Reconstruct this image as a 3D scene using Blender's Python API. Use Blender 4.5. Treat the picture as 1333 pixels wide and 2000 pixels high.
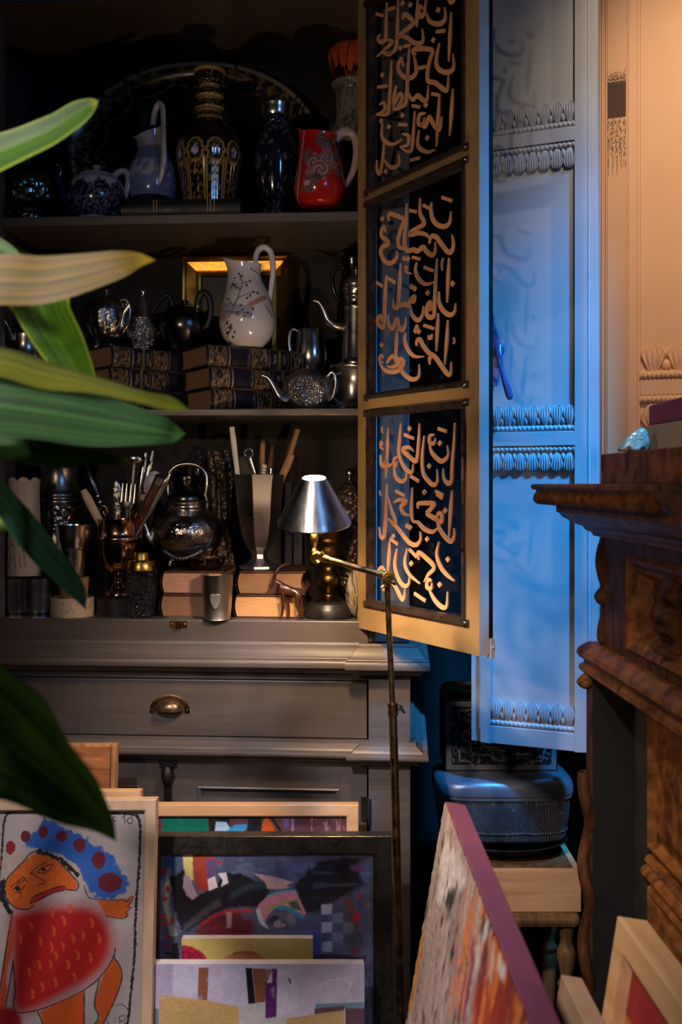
import bpy, bmesh, math, random
import numpy as np
from mathutils import Vector, Matrix

for o in list(bpy.data.objects):
    bpy.data.objects.remove(o, do_unlink=True)
SC = bpy.context.scene
COL = SC.collection
random.seed(7)
RNG = np.random.RandomState(11)
R = math.radians

# ------------------------------------------------------------------ camera
F, CX, CY, EZ = 1944.0, 667.0, 945.0, 1.30        # focal length in pixels, principal point, eye height
cam_d = bpy.data.cameras.new('camera')
cam = bpy.data.objects.new('camera', cam_d)
COL.objects.link(cam)
cam.location = (0, 0, EZ)
cam.rotation_euler = (R(90), 0, 0)
cam_d.sensor_fit = 'VERTICAL'
cam_d.sensor_height = 36.0
cam_d.sensor_width = 24.0
cam_d.lens = F / 2000.0 * 36.0
cam_d.shift_y = -(1000.0 - CY) / 2000.0
cam_d.clip_start = 0.05
cam_d.dof.use_dof = True
cam_d.dof.focus_distance = 1.85
cam_d.dof.aperture_fstop = 4.5
SC.camera = cam

# ------------------------------------------------------------------ light and exposure
SC.view_settings.view_transform = 'Standard'
SC.view_settings.look = 'None'
SC.view_settings.gamma = 1.0
SC.view_settings.use_curve_mapping = False
SC.view_settings.exposure = 0.0
world = bpy.data.worlds.new('world')
SC.world = world
world.use_nodes = True
world.node_tree.nodes['Background'].inputs[0].default_value = (0.35, 0.42, 0.60, 1)
world.node_tree.nodes['Background'].inputs[1].default_value = 0.006

def light(name, kind, loc, target, energy, col, **kw):
    d = bpy.data.lights.new(name, kind)
    d.energy = energy
    d.color = col
    for k, v in kw.items():
        setattr(d, k, v)
    o = bpy.data.objects.new(name, d)
    COL.objects.link(o)
    o.location = loc
    o.rotation_euler = (Vector(target) - Vector(loc)).to_track_quat('-Z', 'Y').to_euler()
    return o

WARM = (1.0, 0.72, 0.46)
# warm spotlight at the left of the camera: throws the lettering and the leaves on the shutter
light('warm_spotlight', 'SPOT', (-0.80, 0.0, 1.64), (0.28, 2.0, 1.40), 25, (1.0, 0.75, 0.54),
      spot_size=R(58), spot_blend=0.8, shadow_soft_size=0.022)
# warm ceiling spotlight on the pale panelled door
light('ceiling_spotlight', 'SPOT', (0.56, 0.95, 2.90), (0.84, 2.1, 1.90), 105, (1.0, 0.74, 0.48),
      spot_size=R(44), spot_blend=1.0, shadow_soft_size=0.05)
# small warm fill light added to brighten the corner of the sideboard
light('sideboard_fill', 'SPOT', (-0.34, 0.90, 2.80), (0.46, 1.46, 1.33), 34, (1.0, 0.72, 0.46),
      spot_size=R(20), spot_blend=0.9, shadow_soft_size=0.03)
# blue daylight falling as a narrow beam from a high window at the right
light('daylight_beam', 'AREA', (1.25, 0.65, 3.55), (0.40, 2.03, 1.12), 5.6, (0.03, 0.36, 0.92),
      shape='DISK', size=0.22, spread=R(23))
# the same window's soft sky light
light('daylight_window', 'AREA', (1.25, -0.70, 2.25), (-0.15, 1.9, 1.1), 1.5, (0.20, 0.46, 1.0),
      shape='RECTANGLE', size=0.16, size_y=0.40, spread=R(80))
# soft neutral room light from the left, over the leaning pictures
light('room_lamp', 'SPOT', (-0.55, 0.05, 2.35), (0.02, 1.70, 0.34), 185, (1.0, 0.88, 0.84),
      spot_size=R(40), spot_blend=0.9, shadow_soft_size=0.05)

# ------------------------------------------------------------------ helpers
def W(px, py, Y):
    return Vector(((px - CX) / F * Y, Y, EZ - (py - CY) / F * Y))

def lin(r, g, b):
    def f(c):
        c /= 255.0
        return c / 12.92 if c <= 0.04045 else ((c + 0.055) / 1.055) ** 2.4
    return (f(r), f(g), f(b))

def cr(pts, n=4, closed=False):
    """Catmull-Rom through the points (tuples of any length)."""
    P = [np.array(p, float) for p in pts]
    out = []
    N = len(P)
    rng = range(N if closed else N - 1)
    for i in rng:
        if closed:
            p0, p1, p2, p3 = P[(i - 1) % N], P[i], P[(i + 1) % N], P[(i + 2) % N]
        else:
            p1, p2 = P[i], P[i + 1]
            p0 = P[i - 1] if i > 0 else 2 * p1 - p2
            p3 = P[i + 2] if i + 2 < N else 2 * p2 - p1
        for k in range(n):
            t = k / n
            out.append(0.5 * ((2 * p1) + (-p0 + p2) * t + (2 * p0 - 5 * p1 + 4 * p2 - p3) * t * t
                              + (-p0 + 3 * p1 - 3 * p2 + p3) * t ** 3))
    if not closed:
        out.append(P[-1])
    return [tuple(float(x) for x in p) for p in out]

class MB:
    def __init__(s):
        s.v, s.f, s.m, s.c, s.s = [], [], [], [], []
    def add(s, vs, fs, m=0, c=(1, 1, 1), T=None, smooth=True):
        o = len(s.v)
        if T is not None:
            vs = [T @ Vector(p) for p in vs]
        s.v += [tuple(p) for p in vs]
        if len(c) == len(vs) and hasattr(c[0], '__len__'):
            s.c += list(c)
        else:
            s.c += [c] * len(vs)
        s.f += [tuple(i + o for i in f) for f in fs]
        s.m += [m] * len(fs)
        s.s += [smooth] * len(fs)
        return s
    def box(s, x0, x1, y0, y1, z0, z1, m=0, T=None, mf=None, c=(1, 1, 1)):
        v = [(x0, y0, z0), (x1, y0, z0), (x1, y1, z0), (x0, y1, z0), (x0, y0, z1), (x1, y0, z1), (x1, y1, z1), (x0, y1, z1)]
        f = [(0, 1, 5, 4), (1, 2, 6, 5), (2, 3, 7, 6), (3, 0, 4, 7), (4, 5, 6, 7), (3, 2, 1, 0)]  # front(-y) right back left top bottom
        n0 = len(s.m)
        s.add(v, f, m, c, T, False)
        if mf:
            for k, mm in mf.items():
                s.m[n0 + k] = mm
        return s
    def lathe(s, prof, n=40, T=None, m=0, c=(1, 1, 1), sub=0, mod=None, colf=None, sy=1.0, caps=True):
        P = cr(prof, sub) if sub else prof
        vs, cs, fs = [], [], []
        K = len(P)
        for i, (r, z) in enumerate(P):
            for j in range(n):
                th = 2 * math.pi * j / n
                rr = r * (mod(th, z, i / (K - 1)) if mod else 1.0)
                vs.append((rr * math.cos(th), rr * math.sin(th) * sy, z))
                if colf:
                    cs.append(colf(th, z, i / (K - 1)))
        for i in range(K - 1):
            for j in range(n):
                a, b = i * n + j, i * n + (j + 1) % n
                fs.append((a, b, b + n, a + n))
        if caps:
            if P[0][0] > 1e-5: fs.append(tuple(range(n - 1, -1, -1)))
            if P[-1][0] > 1e-5: fs.append(tuple((K - 1) * n + j for j in range(n)))
        return s.add(vs, fs, m, cs if colf else c, T, True)
    def tube(s, pts, r, n=10, sub=0, m=0, c=(1, 1, 1), T=None, flat=1.0, caps=True, up=None):
        """r: number or list; flat: ratio of the second radius"""
        if not hasattr(r, '__len__'):
            r = [r] * len(pts)
        if sub:
            q = cr([tuple(p) + (rr,) for p, rr in zip(pts, r)], sub)
            pts = [p[:3] for p in q]
            r = [max(p[3], 1e-5) for p in q]
        P = [Vector(p) for p in pts]
        K = len(P)
        vs, fs = [], []
        N = None
        for i in range(K):
            t = (P[min(i + 1, K - 1)] - P[max(i - 1, 0)])
            t = t.normalized() if t.length > 1e-9 else Vector((0, 0, 1))
            if N is None:
                ref = Vector(up) if up is not None else (Vector((0, 1, 0)) if abs(t.y) < 0.9 else Vector((1, 0, 0)))
                N = (ref - t * ref.dot(t)).normalized()
            else:
                N = (N - t * N.dot(t)).normalized()
            B = t.cross(N)
            for j in range(n):
                a = 2 * math.pi * j / n
                vs.append(P[i] + N * (r[i] * math.cos(a) * flat) + B * (r[i] * math.sin(a)))
        for i in range(K - 1):
            for j in range(n):
                a, b = i * n + j, i * n + (j + 1) % n
                fs.append((a, b, b + n, a + n))
        if caps:
            fs.append(tuple(range(n - 1, -1, -1)))
            fs.append(tuple((K - 1) * n + j for j in range(n)))
        return s.add(vs, fs, m, c, T, True)
    def ball(s, ctr, r, n=16, m=0, c=(1, 1, 1), T=None):
        if not hasattr(r, '__len__'): r = (r, r, r)
        vs, fs = [], []
        h = max(n // 2, 4)
        for i in range(h + 1):
            ph = math.pi * i / h
            for j in range(n):
                th = 2 * math.pi * j / n
                vs.append((ctr[0] + r[0] * math.sin(ph) * math.cos(th), ctr[1] + r[1] * math.sin(ph) * math.sin(th), ctr[2] - r[2] * math.cos(ph)))
        for i in range(h):
            for j in range(n):
                a, b = i * n + j, i * n + (j + 1) % n
                fs.append((a, b, b + n, a + n))
        return s.add(vs, fs, m, c, T, True)
    def prism(s, poly, y0, y1, m=0, T=None, c=(1, 1, 1), smooth=False):
        """poly in (x, z), extruded along y"""
        n = len(poly)
        vs = [(p[0], y0, p[1]) for p in poly] + [(p[0], y1, p[1]) for p in poly]
        fs = [tuple(range(n)), tuple(range(2 * n - 1, n - 1, -1))]
        fs += [(i, i + n, (i + 1) % n + n, (i + 1) % n) for i in range(n)]
        return s.add(vs, fs, m, c, T, smooth)
    def sweep(s, prof, path, m=0, T=None, c=(1, 1, 1), closed=False, caps=True):
        """profile of (out, z) along an (x, y) path; out points to the right of travel"""
        n, K = len(path), len(prof)
        D = []
        for i in range(n if closed else n - 1):
            a, b = path[i], path[(i + 1) % n]
            d = Vector((b[0] - a[0], b[1] - a[1])).normalized()
            D.append(Vector((d.y, -d.x)))
        vs, fs = [], []
        for i in range(n):
            if closed: n1, n2 = D[i - 1], D[i]
            else: n1, n2 = D[max(i - 1, 0)], D[min(i, n - 2)]
            q = (n1 + n2) / (1 + n1.dot(n2))
            for (o, z) in prof:
                vs.append((path[i][0] + q.x * o, path[i][1] + q.y * o, z))
        for i in range(n if closed else n - 1):
            j = (i + 1) % n
            for k in range(K - 1):
                fs.append((i * K + k, j * K + k, j * K + k + 1, i * K + k + 1))
        if caps and not closed:
            fs.append(tuple(range(K)))
            fs.append(tuple((n - 1) * K + k for k in range(K - 1, -1, -1)))
        return s.add(vs, fs, m, c, T, True)
    def grid(s, fn, nu, nv, m=0, T=None, colf=None, c=(1, 1, 1), smooth=True):
        vs, cs, fs = [], [], []
        for i in range(nu + 1):
            for j in range(nv + 1):
                vs.append(fn(i / nu, j / nv))
                if colf: cs.append(colf(i / nu, j / nv))
        for i in range(nu):
            for j in range(nv):
                a = i * (nv + 1) + j
                fs.append((a, a + nv + 1, a + nv + 2, a + 1))
        return s.add(vs, fs, m, cs if colf else c, T, smooth)
    def ribbon(s, pts, w, y0, y1, T=None, m=0, sub=5, c=(1, 1, 1)):
        """a pen stroke in the (x, z) plane with a width per point, given a thickness from y0 to y1"""
        q = cr([(p[0], p[1], ww) for p, ww in zip(pts, w)], sub) if len(pts) > 1 else None
        L, Rr = [], []
        for i, p in enumerate(q):
            a, b = q[max(i - 1, 0)], q[min(i + 1, len(q) - 1)]
            dx, dz = b[0] - a[0], b[1] - a[1]
            l = math.hypot(dx, dz) or 1
            hw = max(p[2], 0.0002) / 2
            L.append((p[0] - dz / l * hw, p[1] + dx / l * hw))
            Rr.append((p[0] + dz / l * hw, p[1] - dx / l * hw))
        n = len(q)
        vs = [(x, y0, z) for x, z in L] + [(x, y0, z) for x, z in Rr] + [(x, y1, z) for x, z in L] + [(x, y1, z) for x, z in Rr]
        fs = []
        for i in range(n - 1):
            fs += [(i, i + 1, n + i + 1, n + i), (2 * n + i, 3 * n + i, 3 * n + i + 1, 2 * n + i + 1),
                   (i, 2 * n + i, 2 * n + i + 1, i + 1), (n + i, n + i + 1, 3 * n + i + 1, 3 * n + i)]
        fs += [(0, n, 3 * n, 2 * n), (n - 1, 3 * n - 1, 4 * n - 1, 2 * n - 1)]
        return s.add(vs, fs, m, c, T, False)
    def build(s, name, mats, parent=None, bev=0.0, ang=40, fix=True, loc=None, rot=None):
        me = bpy.data.meshes.new(name)
        me.from_pydata([tuple(map(float, p)) for p in s.v], [], s.f)
        if not hasattr(mats, '__len__'): mats = [mats]
        for mm in mats: me.materials.append(mm)
        me.polygons.foreach_set('material_index', s.m)
        me.polygons.foreach_set('use_smooth', s.s)
        if any(c != (1, 1, 1) for c in s.c[:1] + s.c[-1:] + s.c[len(s.c) // 2:len(s.c) // 2 + 1]) or any(getattr(mm, 'get')('vc') for mm in mats):
            at = me.color_attributes.new('Col', 'FLOAT_COLOR', 'POINT')
            flat = np.ones((len(s.v), 4), np.float32)
            flat[:, :3] = np.array(s.c, np.float32)
            at.data.foreach_set('color', flat.ravel())
        if fix:
            b = bmesh.new(); b.from_mesh(me)
            bmesh.ops.remove_doubles(b, verts=b.verts, dist=1e-6)
            bmesh.ops.recalc_face_normals(b, faces=b.faces)
            b.to_mesh(me); b.free()
        if any(s.s): me.set_sharp_from_angle(angle=R(ang))
        me.update()
        o = bpy.data.objects.new(name, me)
        COL.objects.link(o)
        if parent is not None: o.parent = parent
        if loc is not None: o.location = loc
        if rot is not None: o.rotation_euler = rot
        if bev:
            md = o.modifiers.new('bevel', 'BEVEL')
            md.width = bev; md.segments = 2; md.limit_method = 'ANGLE'; md.angle_limit = R(35)
        return o

def tag(o, label, cat, group=None, kind=None):
    o['label'] = label
    o['category'] = cat
    if group: o['group'] = group
    if kind: o['kind'] = kind
    return o
def thing(name, label, cat, loc=(0, 0, 0), rotz=0.0, group=None, rot=None):
    o = bpy.data.objects.new(name, None)
    COL.objects.link(o)
    o.empty_display_size = 0.05
    o.location = loc
    o.rotation_euler = rot if rot is not None else (0, 0, rotz)
    return tag(o, label, cat, group)
def struct(o):
    o['kind'] = 'structure'
    return o
def TM(loc=(0, 0, 0), rx=0, ry=0, rz=0, s=1.0):
    return Matrix.Translation(loc) @ Matrix.Rotation(rz, 4, 'Z') @ Matrix.Rotation(ry, 4, 'Y') @ Matrix.Rotation(rx, 4, 'X') @ Matrix.Scale(s, 4)

def text(mb, string, size, T, m=0, ext=0.0003, align='CENTER', sx=1.0, c=(1, 1, 1)):
    cu = bpy.data.curves.new('lettering', 'FONT')
    cu.body = string; cu.size = size; cu.extrude = ext; cu.align_x = align; cu.align_y = 'CENTER'
    cu.resolution_u = 3
    ob = bpy.data.objects.new('lettering', cu)
    COL.objects.link(ob)
    bpy.context.view_layer.update()
    me = bpy.data.meshes.new_from_object(ob.evaluated_get(bpy.context.evaluated_depsgraph_get()))
    vs = [(v.co.x * sx, v.co.y, v.co.z) for v in me.vertices]
    fs = [tuple(p.vertices) for p in me.polygons]
    bpy.data.objects.remove(ob, do_unlink=True)
    bpy.data.curves.remove(cu)
    bpy.data.meshes.remove(me)
    mb.add(vs, fs, m, c, T, False)

# ------------------------------------------------------------------ materials
def M(name, col, rough=0.5, metal=0.0, var=0.15, vs=25.0, stretch=(1, 1, 1), bump=0.0, bs=90.0, btype='noise',
      vc=False, coat=0.0, rvar=0.1, spec=0.5, dark=None, darkamt=0.0, darks=14.0, trans=0.0, ior=1.5, sss=0.0, bstretch=None):
    m = bpy.data.materials.new(name)
    m.use_nodes = True
    if vc: m['vc'] = 1
    N, L = m.node_tree.nodes, m.node_tree.links
    b = N['Principled BSDF']
    tc = N.new('ShaderNodeTexCoord')
    mp = N.new('ShaderNodeMapping'); mp.inputs['Scale'].default_value = stretch
    L.new(tc.outputs['Object'], mp.inputs[0])
    nz = N.new('ShaderNodeTexNoise'); nz.inputs['Scale'].default_value = vs; nz.inputs['Detail'].default_value = 5
    L.new(mp.outputs[0], nz.inputs['Vector'])
    mr = N.new('ShaderNodeMapRange')
    mr.inputs[1].default_value = 0.3; mr.inputs[2].default_value = 0.7
    mr.inputs[3].default_value = 1 - var; mr.inputs[4].default_value = 1 + var
    L.new(nz.outputs[0], mr.inputs[0])
    mul = N.new('ShaderNodeVectorMath'); mul.operation = 'SCALE'
    if vc:
        at = N.new('ShaderNodeAttribute'); at.attribute_name = 'Col'
        mx = N.new('ShaderNodeVectorMath'); mx.operation = 'MULTIPLY'
        mx.inputs[1].default_value = col
        L.new(at.outputs['Color'], mx.inputs[0]); L.new(mx.outputs[0], mul.inputs[0])
    else:
        mul.inputs[0].default_value = col
    L.new(mr.outputs[0], mul.inputs['Scale'])
    out = mul.outputs[0]
    if dark is not None:
        n2 = N.new('ShaderNodeTexNoise'); n2.inputs['Scale'].default_value = darks; n2.inputs['Detail'].default_value = 6
        L.new(tc.outputs['Object'], n2.inputs['Vector'])
        r2 = N.new('ShaderNodeMapRange'); r2.inputs[1].default_value = 0.45; r2.inputs[2].default_value = 0.68
        r2.inputs[3].default_value = 0; r2.inputs[4].default_value = darkamt
        L.new(n2.outputs[0], r2.inputs[0])
        mix = N.new('ShaderNodeMix'); mix.data_type = 'RGBA'
        L.new(r2.outputs[0], mix.inputs['Factor'])
        L.new(out, mix.inputs[6]); mix.inputs[7].default_value = (*dark, 1)
        out = mix.outputs[2]
    L.new(out, b.inputs['Base Color'])
    b.inputs['Metallic'].default_value = metal
    rr = N.new('ShaderNodeMapRange'); rr.inputs[1].default_value = 0.3; rr.inputs[2].default_value = 0.7
    rr.inputs[3].default_value = max(rough - rvar, 0.02); rr.inputs[4].default_value = min(rough + rvar, 1)
    L.new(nz.outputs[0], rr.inputs[0]); L.new(rr.outputs[0], b.inputs['Roughness'])
    b.inputs['Specular IOR Level'].default_value = spec
    b.inputs['Coat Weight'].default_value = coat
    b.inputs['Coat Roughness'].default_value = 0.1
    b.inputs['Transmission Weight'].default_value = trans
    b.inputs['IOR'].default_value = ior
    if sss:
        b.inputs['Subsurface Weight'].default_value = sss
        b.inputs['Subsurface Scale'].default_value = 0.01
    if bump:
        bp = N.new('ShaderNodeBump'); bp.inputs['Strength'].default_value = min(bump, 1); bp.inputs['Distance'].default_value = 0.002 * max(bump, 1)
        mp2 = N.new('ShaderNodeMapping'); mp2.inputs['Scale'].default_value = bstretch or stretch
        L.new(tc.outputs['Object'], mp2.inputs[0])
        if btype == 'voronoi':
            t = N.new('ShaderNodeTexVoronoi'); t.inputs['Scale'].default_value = bs
            L.new(mp2.outputs[0], t.inputs['Vector']); L.new(t.outputs['Distance'], bp.inputs['Height'])
        elif btype == 'wave':
            t = N.new('ShaderNodeTexWave'); t.inputs['Scale'].default_value = bs; t.inputs['Distortion'].default_value = 6; t.inputs['Detail'].default_value = 3
            L.new(mp2.outputs[0], t.inputs['Vector']); L.new(t.outputs['Color'], bp.inputs['Height'])
        else:
            t = N.new('ShaderNodeTexNoise'); t.inputs['Scale'].default_value = bs; t.inputs['Detail'].default_value = 4
            L.new(mp2.outputs[0], t.inputs['Vector']); L.new(t.outputs[0], bp.inputs['Height'])
        L.new(bp.outputs[0], b.inputs['Normal'])
    return m

def wood(name, c1, c2, rough=0.5, scale=6.0, stretch=(1, 1, 8), bump=0.15, coat=0.0, spec=0.3):
    m = bpy.data.materials.new(name); m.use_nodes = True
    N, L = m.node_tree.nodes, m.node_tree.links
    b = N['Principled BSDF']
    tc = N.new('ShaderNodeTexCoord'); mp = N.new('ShaderNodeMapping')
    mp.inputs['Scale'].default_value = tuple(1.0 / s * 8 for s in stretch)
    L.new(tc.outputs['Object'], mp.inputs[0])
    n1 = N.new('ShaderNodeTexNoise'); n1.inputs['Scale'].default_value = scale; n1.inputs['Detail'].default_value = 8; n1.inputs['Distortion'].default_value = 0.6
    L.new(mp.outputs[0], n1.inputs['Vector'])
    rp = N.new('ShaderNodeValToRGB')
    rp.color_ramp.elements[0].position = 0.32; rp.color_ramp.elements[0].color = (*c2, 1)
    rp.color_ramp.elements[1].position = 0.66; rp.color_ramp.elements[1].color = (*c1, 1)
    L.new(n1.outputs[0], rp.inputs[0]); L.new(rp.outputs[0], b.inputs['Base Color'])
    b.inputs['Roughness'].default_value = rough
    b.inputs['Specular IOR Level'].default_value = spec
    b.inputs['Coat Weight'].default_value = coat
    bp = N.new('ShaderNodeBump'); bp.inputs['Strength'].default_value = bump; bp.inputs['Distance'].default_value = 0.001
    L.new(n1.outputs[0], bp.inputs['Height']); L.new(bp.outputs[0], b.inputs['Normal'])
    return m

def clear_glass(name, tint=(1, 1, 1), rough=0.0, refl=1.0):
    m = bpy.data.materials.new(name); m.use_nodes = True
    N, L = m.node_tree.nodes, m.node_tree.links
    N.remove(N['Principled BSDF'])
    tr = N.new('ShaderNodeBsdfTransparent'); tr.inputs[0].default_value = (*tint, 1)
    gl = N.new('ShaderNodeBsdfGlossy'); gl.inputs['Roughness'].default_value = rough
    fr = N.new('ShaderNodeFresnel'); fr.inputs[0].default_value = 1.5
    mu = N.new('ShaderNodeMath'); mu.operation = 'MULTIPLY'; mu.inputs[1].default_value = refl
    ge = N.new('ShaderNodeNewGeometry'); iv = N.new('ShaderNodeMath'); iv.operation = 'SUBTRACT'; iv.inputs[0].default_value = refl
    L.new(ge.outputs['Backfacing'], iv.inputs[1]); mu.use_clamp = True
    L.new(fr.outputs[0], mu.inputs[0]); L.new(iv.outputs[0], mu.inputs[1])
    mx = N.new('ShaderNodeMixShader')
    L.new(mu.outputs[0], mx.inputs[0]); L.new(tr.outputs[0], mx.inputs[1]); L.new(gl.outputs[0], mx.inputs[2])
    L.new(mx.outputs[0], N['Material Output'].inputs[0])
    return m

MAT = dict(
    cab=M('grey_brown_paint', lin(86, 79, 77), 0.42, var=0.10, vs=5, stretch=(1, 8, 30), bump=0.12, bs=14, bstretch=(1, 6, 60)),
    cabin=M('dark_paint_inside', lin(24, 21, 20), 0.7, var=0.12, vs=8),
    gold=M('gold_paint', lin(178, 148, 104), 0.40, 0.30, var=0.12, vs=12, bump=0.05, bs=300),
    shut=M('pale_grey_paint', lin(160, 164, 174), 0.5, var=0.05, vs=9, bump=0.06, bs=40),
    edge=M('grey_edge_paint', lin(190, 190, 195), 0.5, var=0.06),
    peach=M('peach_paint', lin(214, 168, 134), 0.55, var=0.04, vs=7, bump=0.08, bs=60),
    black=M('black_paint', lin(22, 21, 21), 0.5),
    trim=M('bronze_bead', lin(100, 86, 80), 0.30, 0.8, var=0.2, vs=60),
    steel=M('steel', (0.62, 0.60, 0.57), 0.25, 1.0, var=0.08),
    letter=M('copper_lettering', lin(226, 164, 122), 0.5, 0.0, var=0.05),
    glass=clear_glass('pane_glass', (0.93, 0.96, 0.97)),
    wall=M('dark_wall', lin(12, 13, 17), 0.9, var=0.08, vs=6),
    oak=wood('dark_oak', lin(128, 82, 42), lin(62, 36, 18), 0.48, 5, (1, 1, 1), 0.3, spec=0.12),
    oakd=wood('darker_oak', lin(92, 56, 34), lin(46, 26, 15), 0.48, 6, (1, 1, 3), 0.3, spec=0.10),
    pine=wood('pine', lin(224, 186, 146), lin(198, 150, 108), 0.5, 5, (10, 1, 1), 0.1),
    ash=wood('pale_ash', lin(206, 178, 150), lin(178, 146, 116), 0.55, 6, (2, 1, 10), 0.1),
    silver=M('tarnished_silver', (0.56, 0.54, 0.52), 0.27, 1.0, var=0.12, vs=20, dark=(0.03, 0.028, 0.03), darkamt=0.55, darks=18, rvar=0.08),
    silverb=M('bright_silver', (0.70, 0.68, 0.66), 0.21, 1.0, var=0.06, rvar=0.04),
    brass=M('brass', lin(196, 156, 84), 0.28, 1.0, var=0.12, vs=40),
    bronze=M('dark_bronze', lin(108, 80, 46), 0.35, 1.0, var=0.25, vs=20),
)
# ------------------------------------------------------------------ the room
struct(MB().box(-2.2, 2.0, -1.6, 2.62, -0.05, 0.0).build('floor', wood('floor_boards', lin(92, 66, 46), lin(58, 40, 28), 0.5, 4, (8, 1, 1))))
struct(MB().box(-2.2, 2.0, 2.50, 2.62, 0.0, 3.1).build('wall_back', MAT['wall']))
struct(MB().box(-2.3, -2.2, -1.6, 2.62, 0.0, 3.1).build('wall_left', MAT['wall']))
struct(MB().box(1.45, 1.55, 1.25, 2.50, 0.0, 3.1).build('wall_right', MAT['wall']))

# ------------------------------------------------------------------ the grey cabinet
CA = R(-3.7)
CO = Vector((0.0323, 1.90, 0.0))
CU = Vector((math.cos(CA), math.sin(CA), 0))
CV = Vector((-math.sin(CA), math.cos(CA), 0))
Z1, Z2, Z3 = 1.8210, 1.4446, 1.0380            # tops of the three shelves
def cab_at(px, v):
    """point of the cabinet at pixel column px and depth v behind its front"""
    k = (px - CX) / F
    u = (k * (CO.y + v * CV.y) - CO.x - v * CV.x) / (CU.x - k * CU.y)
    p = CO + CU * u + CV * v
    return p
cab = thing('cabinet', 'large grey-brown painted cabinet with open shelves, long drawer and one glazed gold door', 'cabinet', CO, CA)
SD = 0.30
b = MB()
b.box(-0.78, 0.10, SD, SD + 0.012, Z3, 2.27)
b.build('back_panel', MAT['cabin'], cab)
for u0, u1, nm in ((-0.78, -0.70, 'left'), (0.020, 0.098, 'right')):
    b = MB().box(u0, u1, 0.0, 0.024, 0.998, 2.27)
    b.build('stile', MAT['cab'], cab, bev=0.0015)
    uu = (u0, u0 + 0.02) if nm == 'left' else (u1 - 0.02, u1)
    MB().box(uu[0], uu[1], 0.024, SD, 0.998, 2.27).build('side_panel', MAT['cab'], cab)
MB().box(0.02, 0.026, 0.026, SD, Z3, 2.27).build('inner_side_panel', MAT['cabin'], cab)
for z, t in ((Z1, 0.018), (Z2, 0.0135)):
    MB().box(-0.70, 0.02, 0.0, SD, z - t, z).build('shelf', MAT['cab'], cab, bev=0.002)
MB().box(-0.78, 0.098, -0.01, SD, 2.232, 2.27).build('top_rail', MAT['cab'], cab, bev=0.003)
b = MB().box(-0.80, 0.02, -0.003, SD, 0.99, Z3)
b.build('counter_board', MAT['cab'], cab, bev=0.002)
prof = [(-0.01, .998), (.003, .998), (.0045, .996), (.005, .992), (.007, .9905), (.0135, .981), (.018, .9742), (.0195, .9728), (.0225, .9715), (.0235, .9700), (.0232, .968),
        (.0255, .967), (.0275, .9645), (.0285, .959), (.0275, .953), (.025, .951), (.018, .949), (.012, .944), (.010, .940), (-0.01, .940)]
path = [(-.86, -.004), (.006, -.004), (.006, -.020), (.108, -.020), (.108, .45)]
MB().sweep(prof, path).build('cornice_moulding', MAT['cab'], cab, ang=30)
prof2 = [(-.01, .812), (.002, .812), (.003, .806), (.005, .8045), (.012, .799), (.0145, .7965), (.0155, .7945), (.022, .793), (.0255, .790), (.026, .786), (.024, .7825),
         (.014, .780), (.008, .775), (.007, .771), (-.01, .771)]
MB().sweep(prof2, path).build('waist_moulding', MAT['cab'], cab, ang=30)
# lower body
b = MB()
b.box(-0.86, 0.02, 0.018, 0.45, 0.0, 0.945)
b.box(0.02, 0.10, 0.0, 0.45, 0.0, 0.945)
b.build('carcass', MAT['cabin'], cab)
MB().box(0.021, 0.100, -0.018, 0.0, 0.0, 0.945).build('stile', MAT['cab'], cab, bev=0.0015)
MB().box(-0.86, 0.0195, -0.001, 0.018, 0.925, 0.945).build('rail', MAT['cab'], cab)
MB().box(-0.86, 0.0195, -0.001, 0.018, 0.800, 0.8115).build('rail', MAT['cab'], cab)
dr = MB().box(-0.76, 0.0175, -0.0005, 0.02, 0.8135, 0.9225).build('drawer', MAT['cab'], cab, bev=0.002)
# nicks in the drawer front
for nm, px, py, s in (('nick', 176, 1427, 1.0), ('nick', 465, 1400, 1.2), ('nick', 600, 1415, 1.0)):
    p = W(px, py, 1.9)
# cup pull: half dome with a flange and three screws
pu, pz = -0.3640, 0.8665
cup = MB()
def cupfn(i, j):
    th = math.pi * i                      # along the arc
    ph = math.pi * 0.5 * j                # from the flange outward
    rx = 0.0275 * math.cos(ph) + 0.004
    return (pu + (0.0275 * math.cos(ph) ** 0.8) * math.cos(th), -0.001 - 0.019 * math.sin(ph) ** 1.0, pz - .004 + 0.022 * math.cos(ph) ** 0.8 * math.sin(th))
cup.grid(cupfn, 24, 12)
cupo = cup.build('cup_pull', M('bronze_pull', lin(122, 96, 78), 0.32, 0.85, var=0.25, vs=60), dr, fix=False)
fl = MB()
def flfn(i, j):
    th = math.pi * (-0.06 + 1.12 * i)
    r = 0.86 + 0.30 * j
    return (pu + 0.0335 * r * math.cos(th), -0.0022 + 0.001 * (2 * j - 1) ** 2, pz - .004 + 0.0265 * r * math.sin(th))
fl.grid(flfn, 28, 4)
for th in (0.02, math.pi / 2, math.pi - 0.02):
    fl.ball((pu + 0.0345 * math.cos(th), -0.003, pz - .004 + 0.0275 * math.sin(th)), 0.0028, 10)
fl.build('pull_flange', MAT['bronze'], cupo, fix=False)
# catch on the counter board
cu_ = -0.346
k = MB()
k.box(cu_ - .016, cu_ + .016, -.0055, -.003, 1.0235, 1.0355)
k.ball((cu_ - .0125, -.0055, 1.0295), .0028, 8); k.ball((cu_ + .0125, -.0055, 1.0295), .0028, 8)
k.tube([(cu_, -.006, 1.034), (cu_, -.011, 1.030), (cu_, -.010, 1.021)], .0032, 8)
k.build('door_catch', MAT['bronze'], cab)
MB().prism([(cu_ - .028, Z3), (cu_ + .026, Z3), (cu_ + .020, Z3 + .005), (cu_ - .022, Z3 + .005)], -.003, .02).build('door_stop', MAT['cab'], cab)
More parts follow.
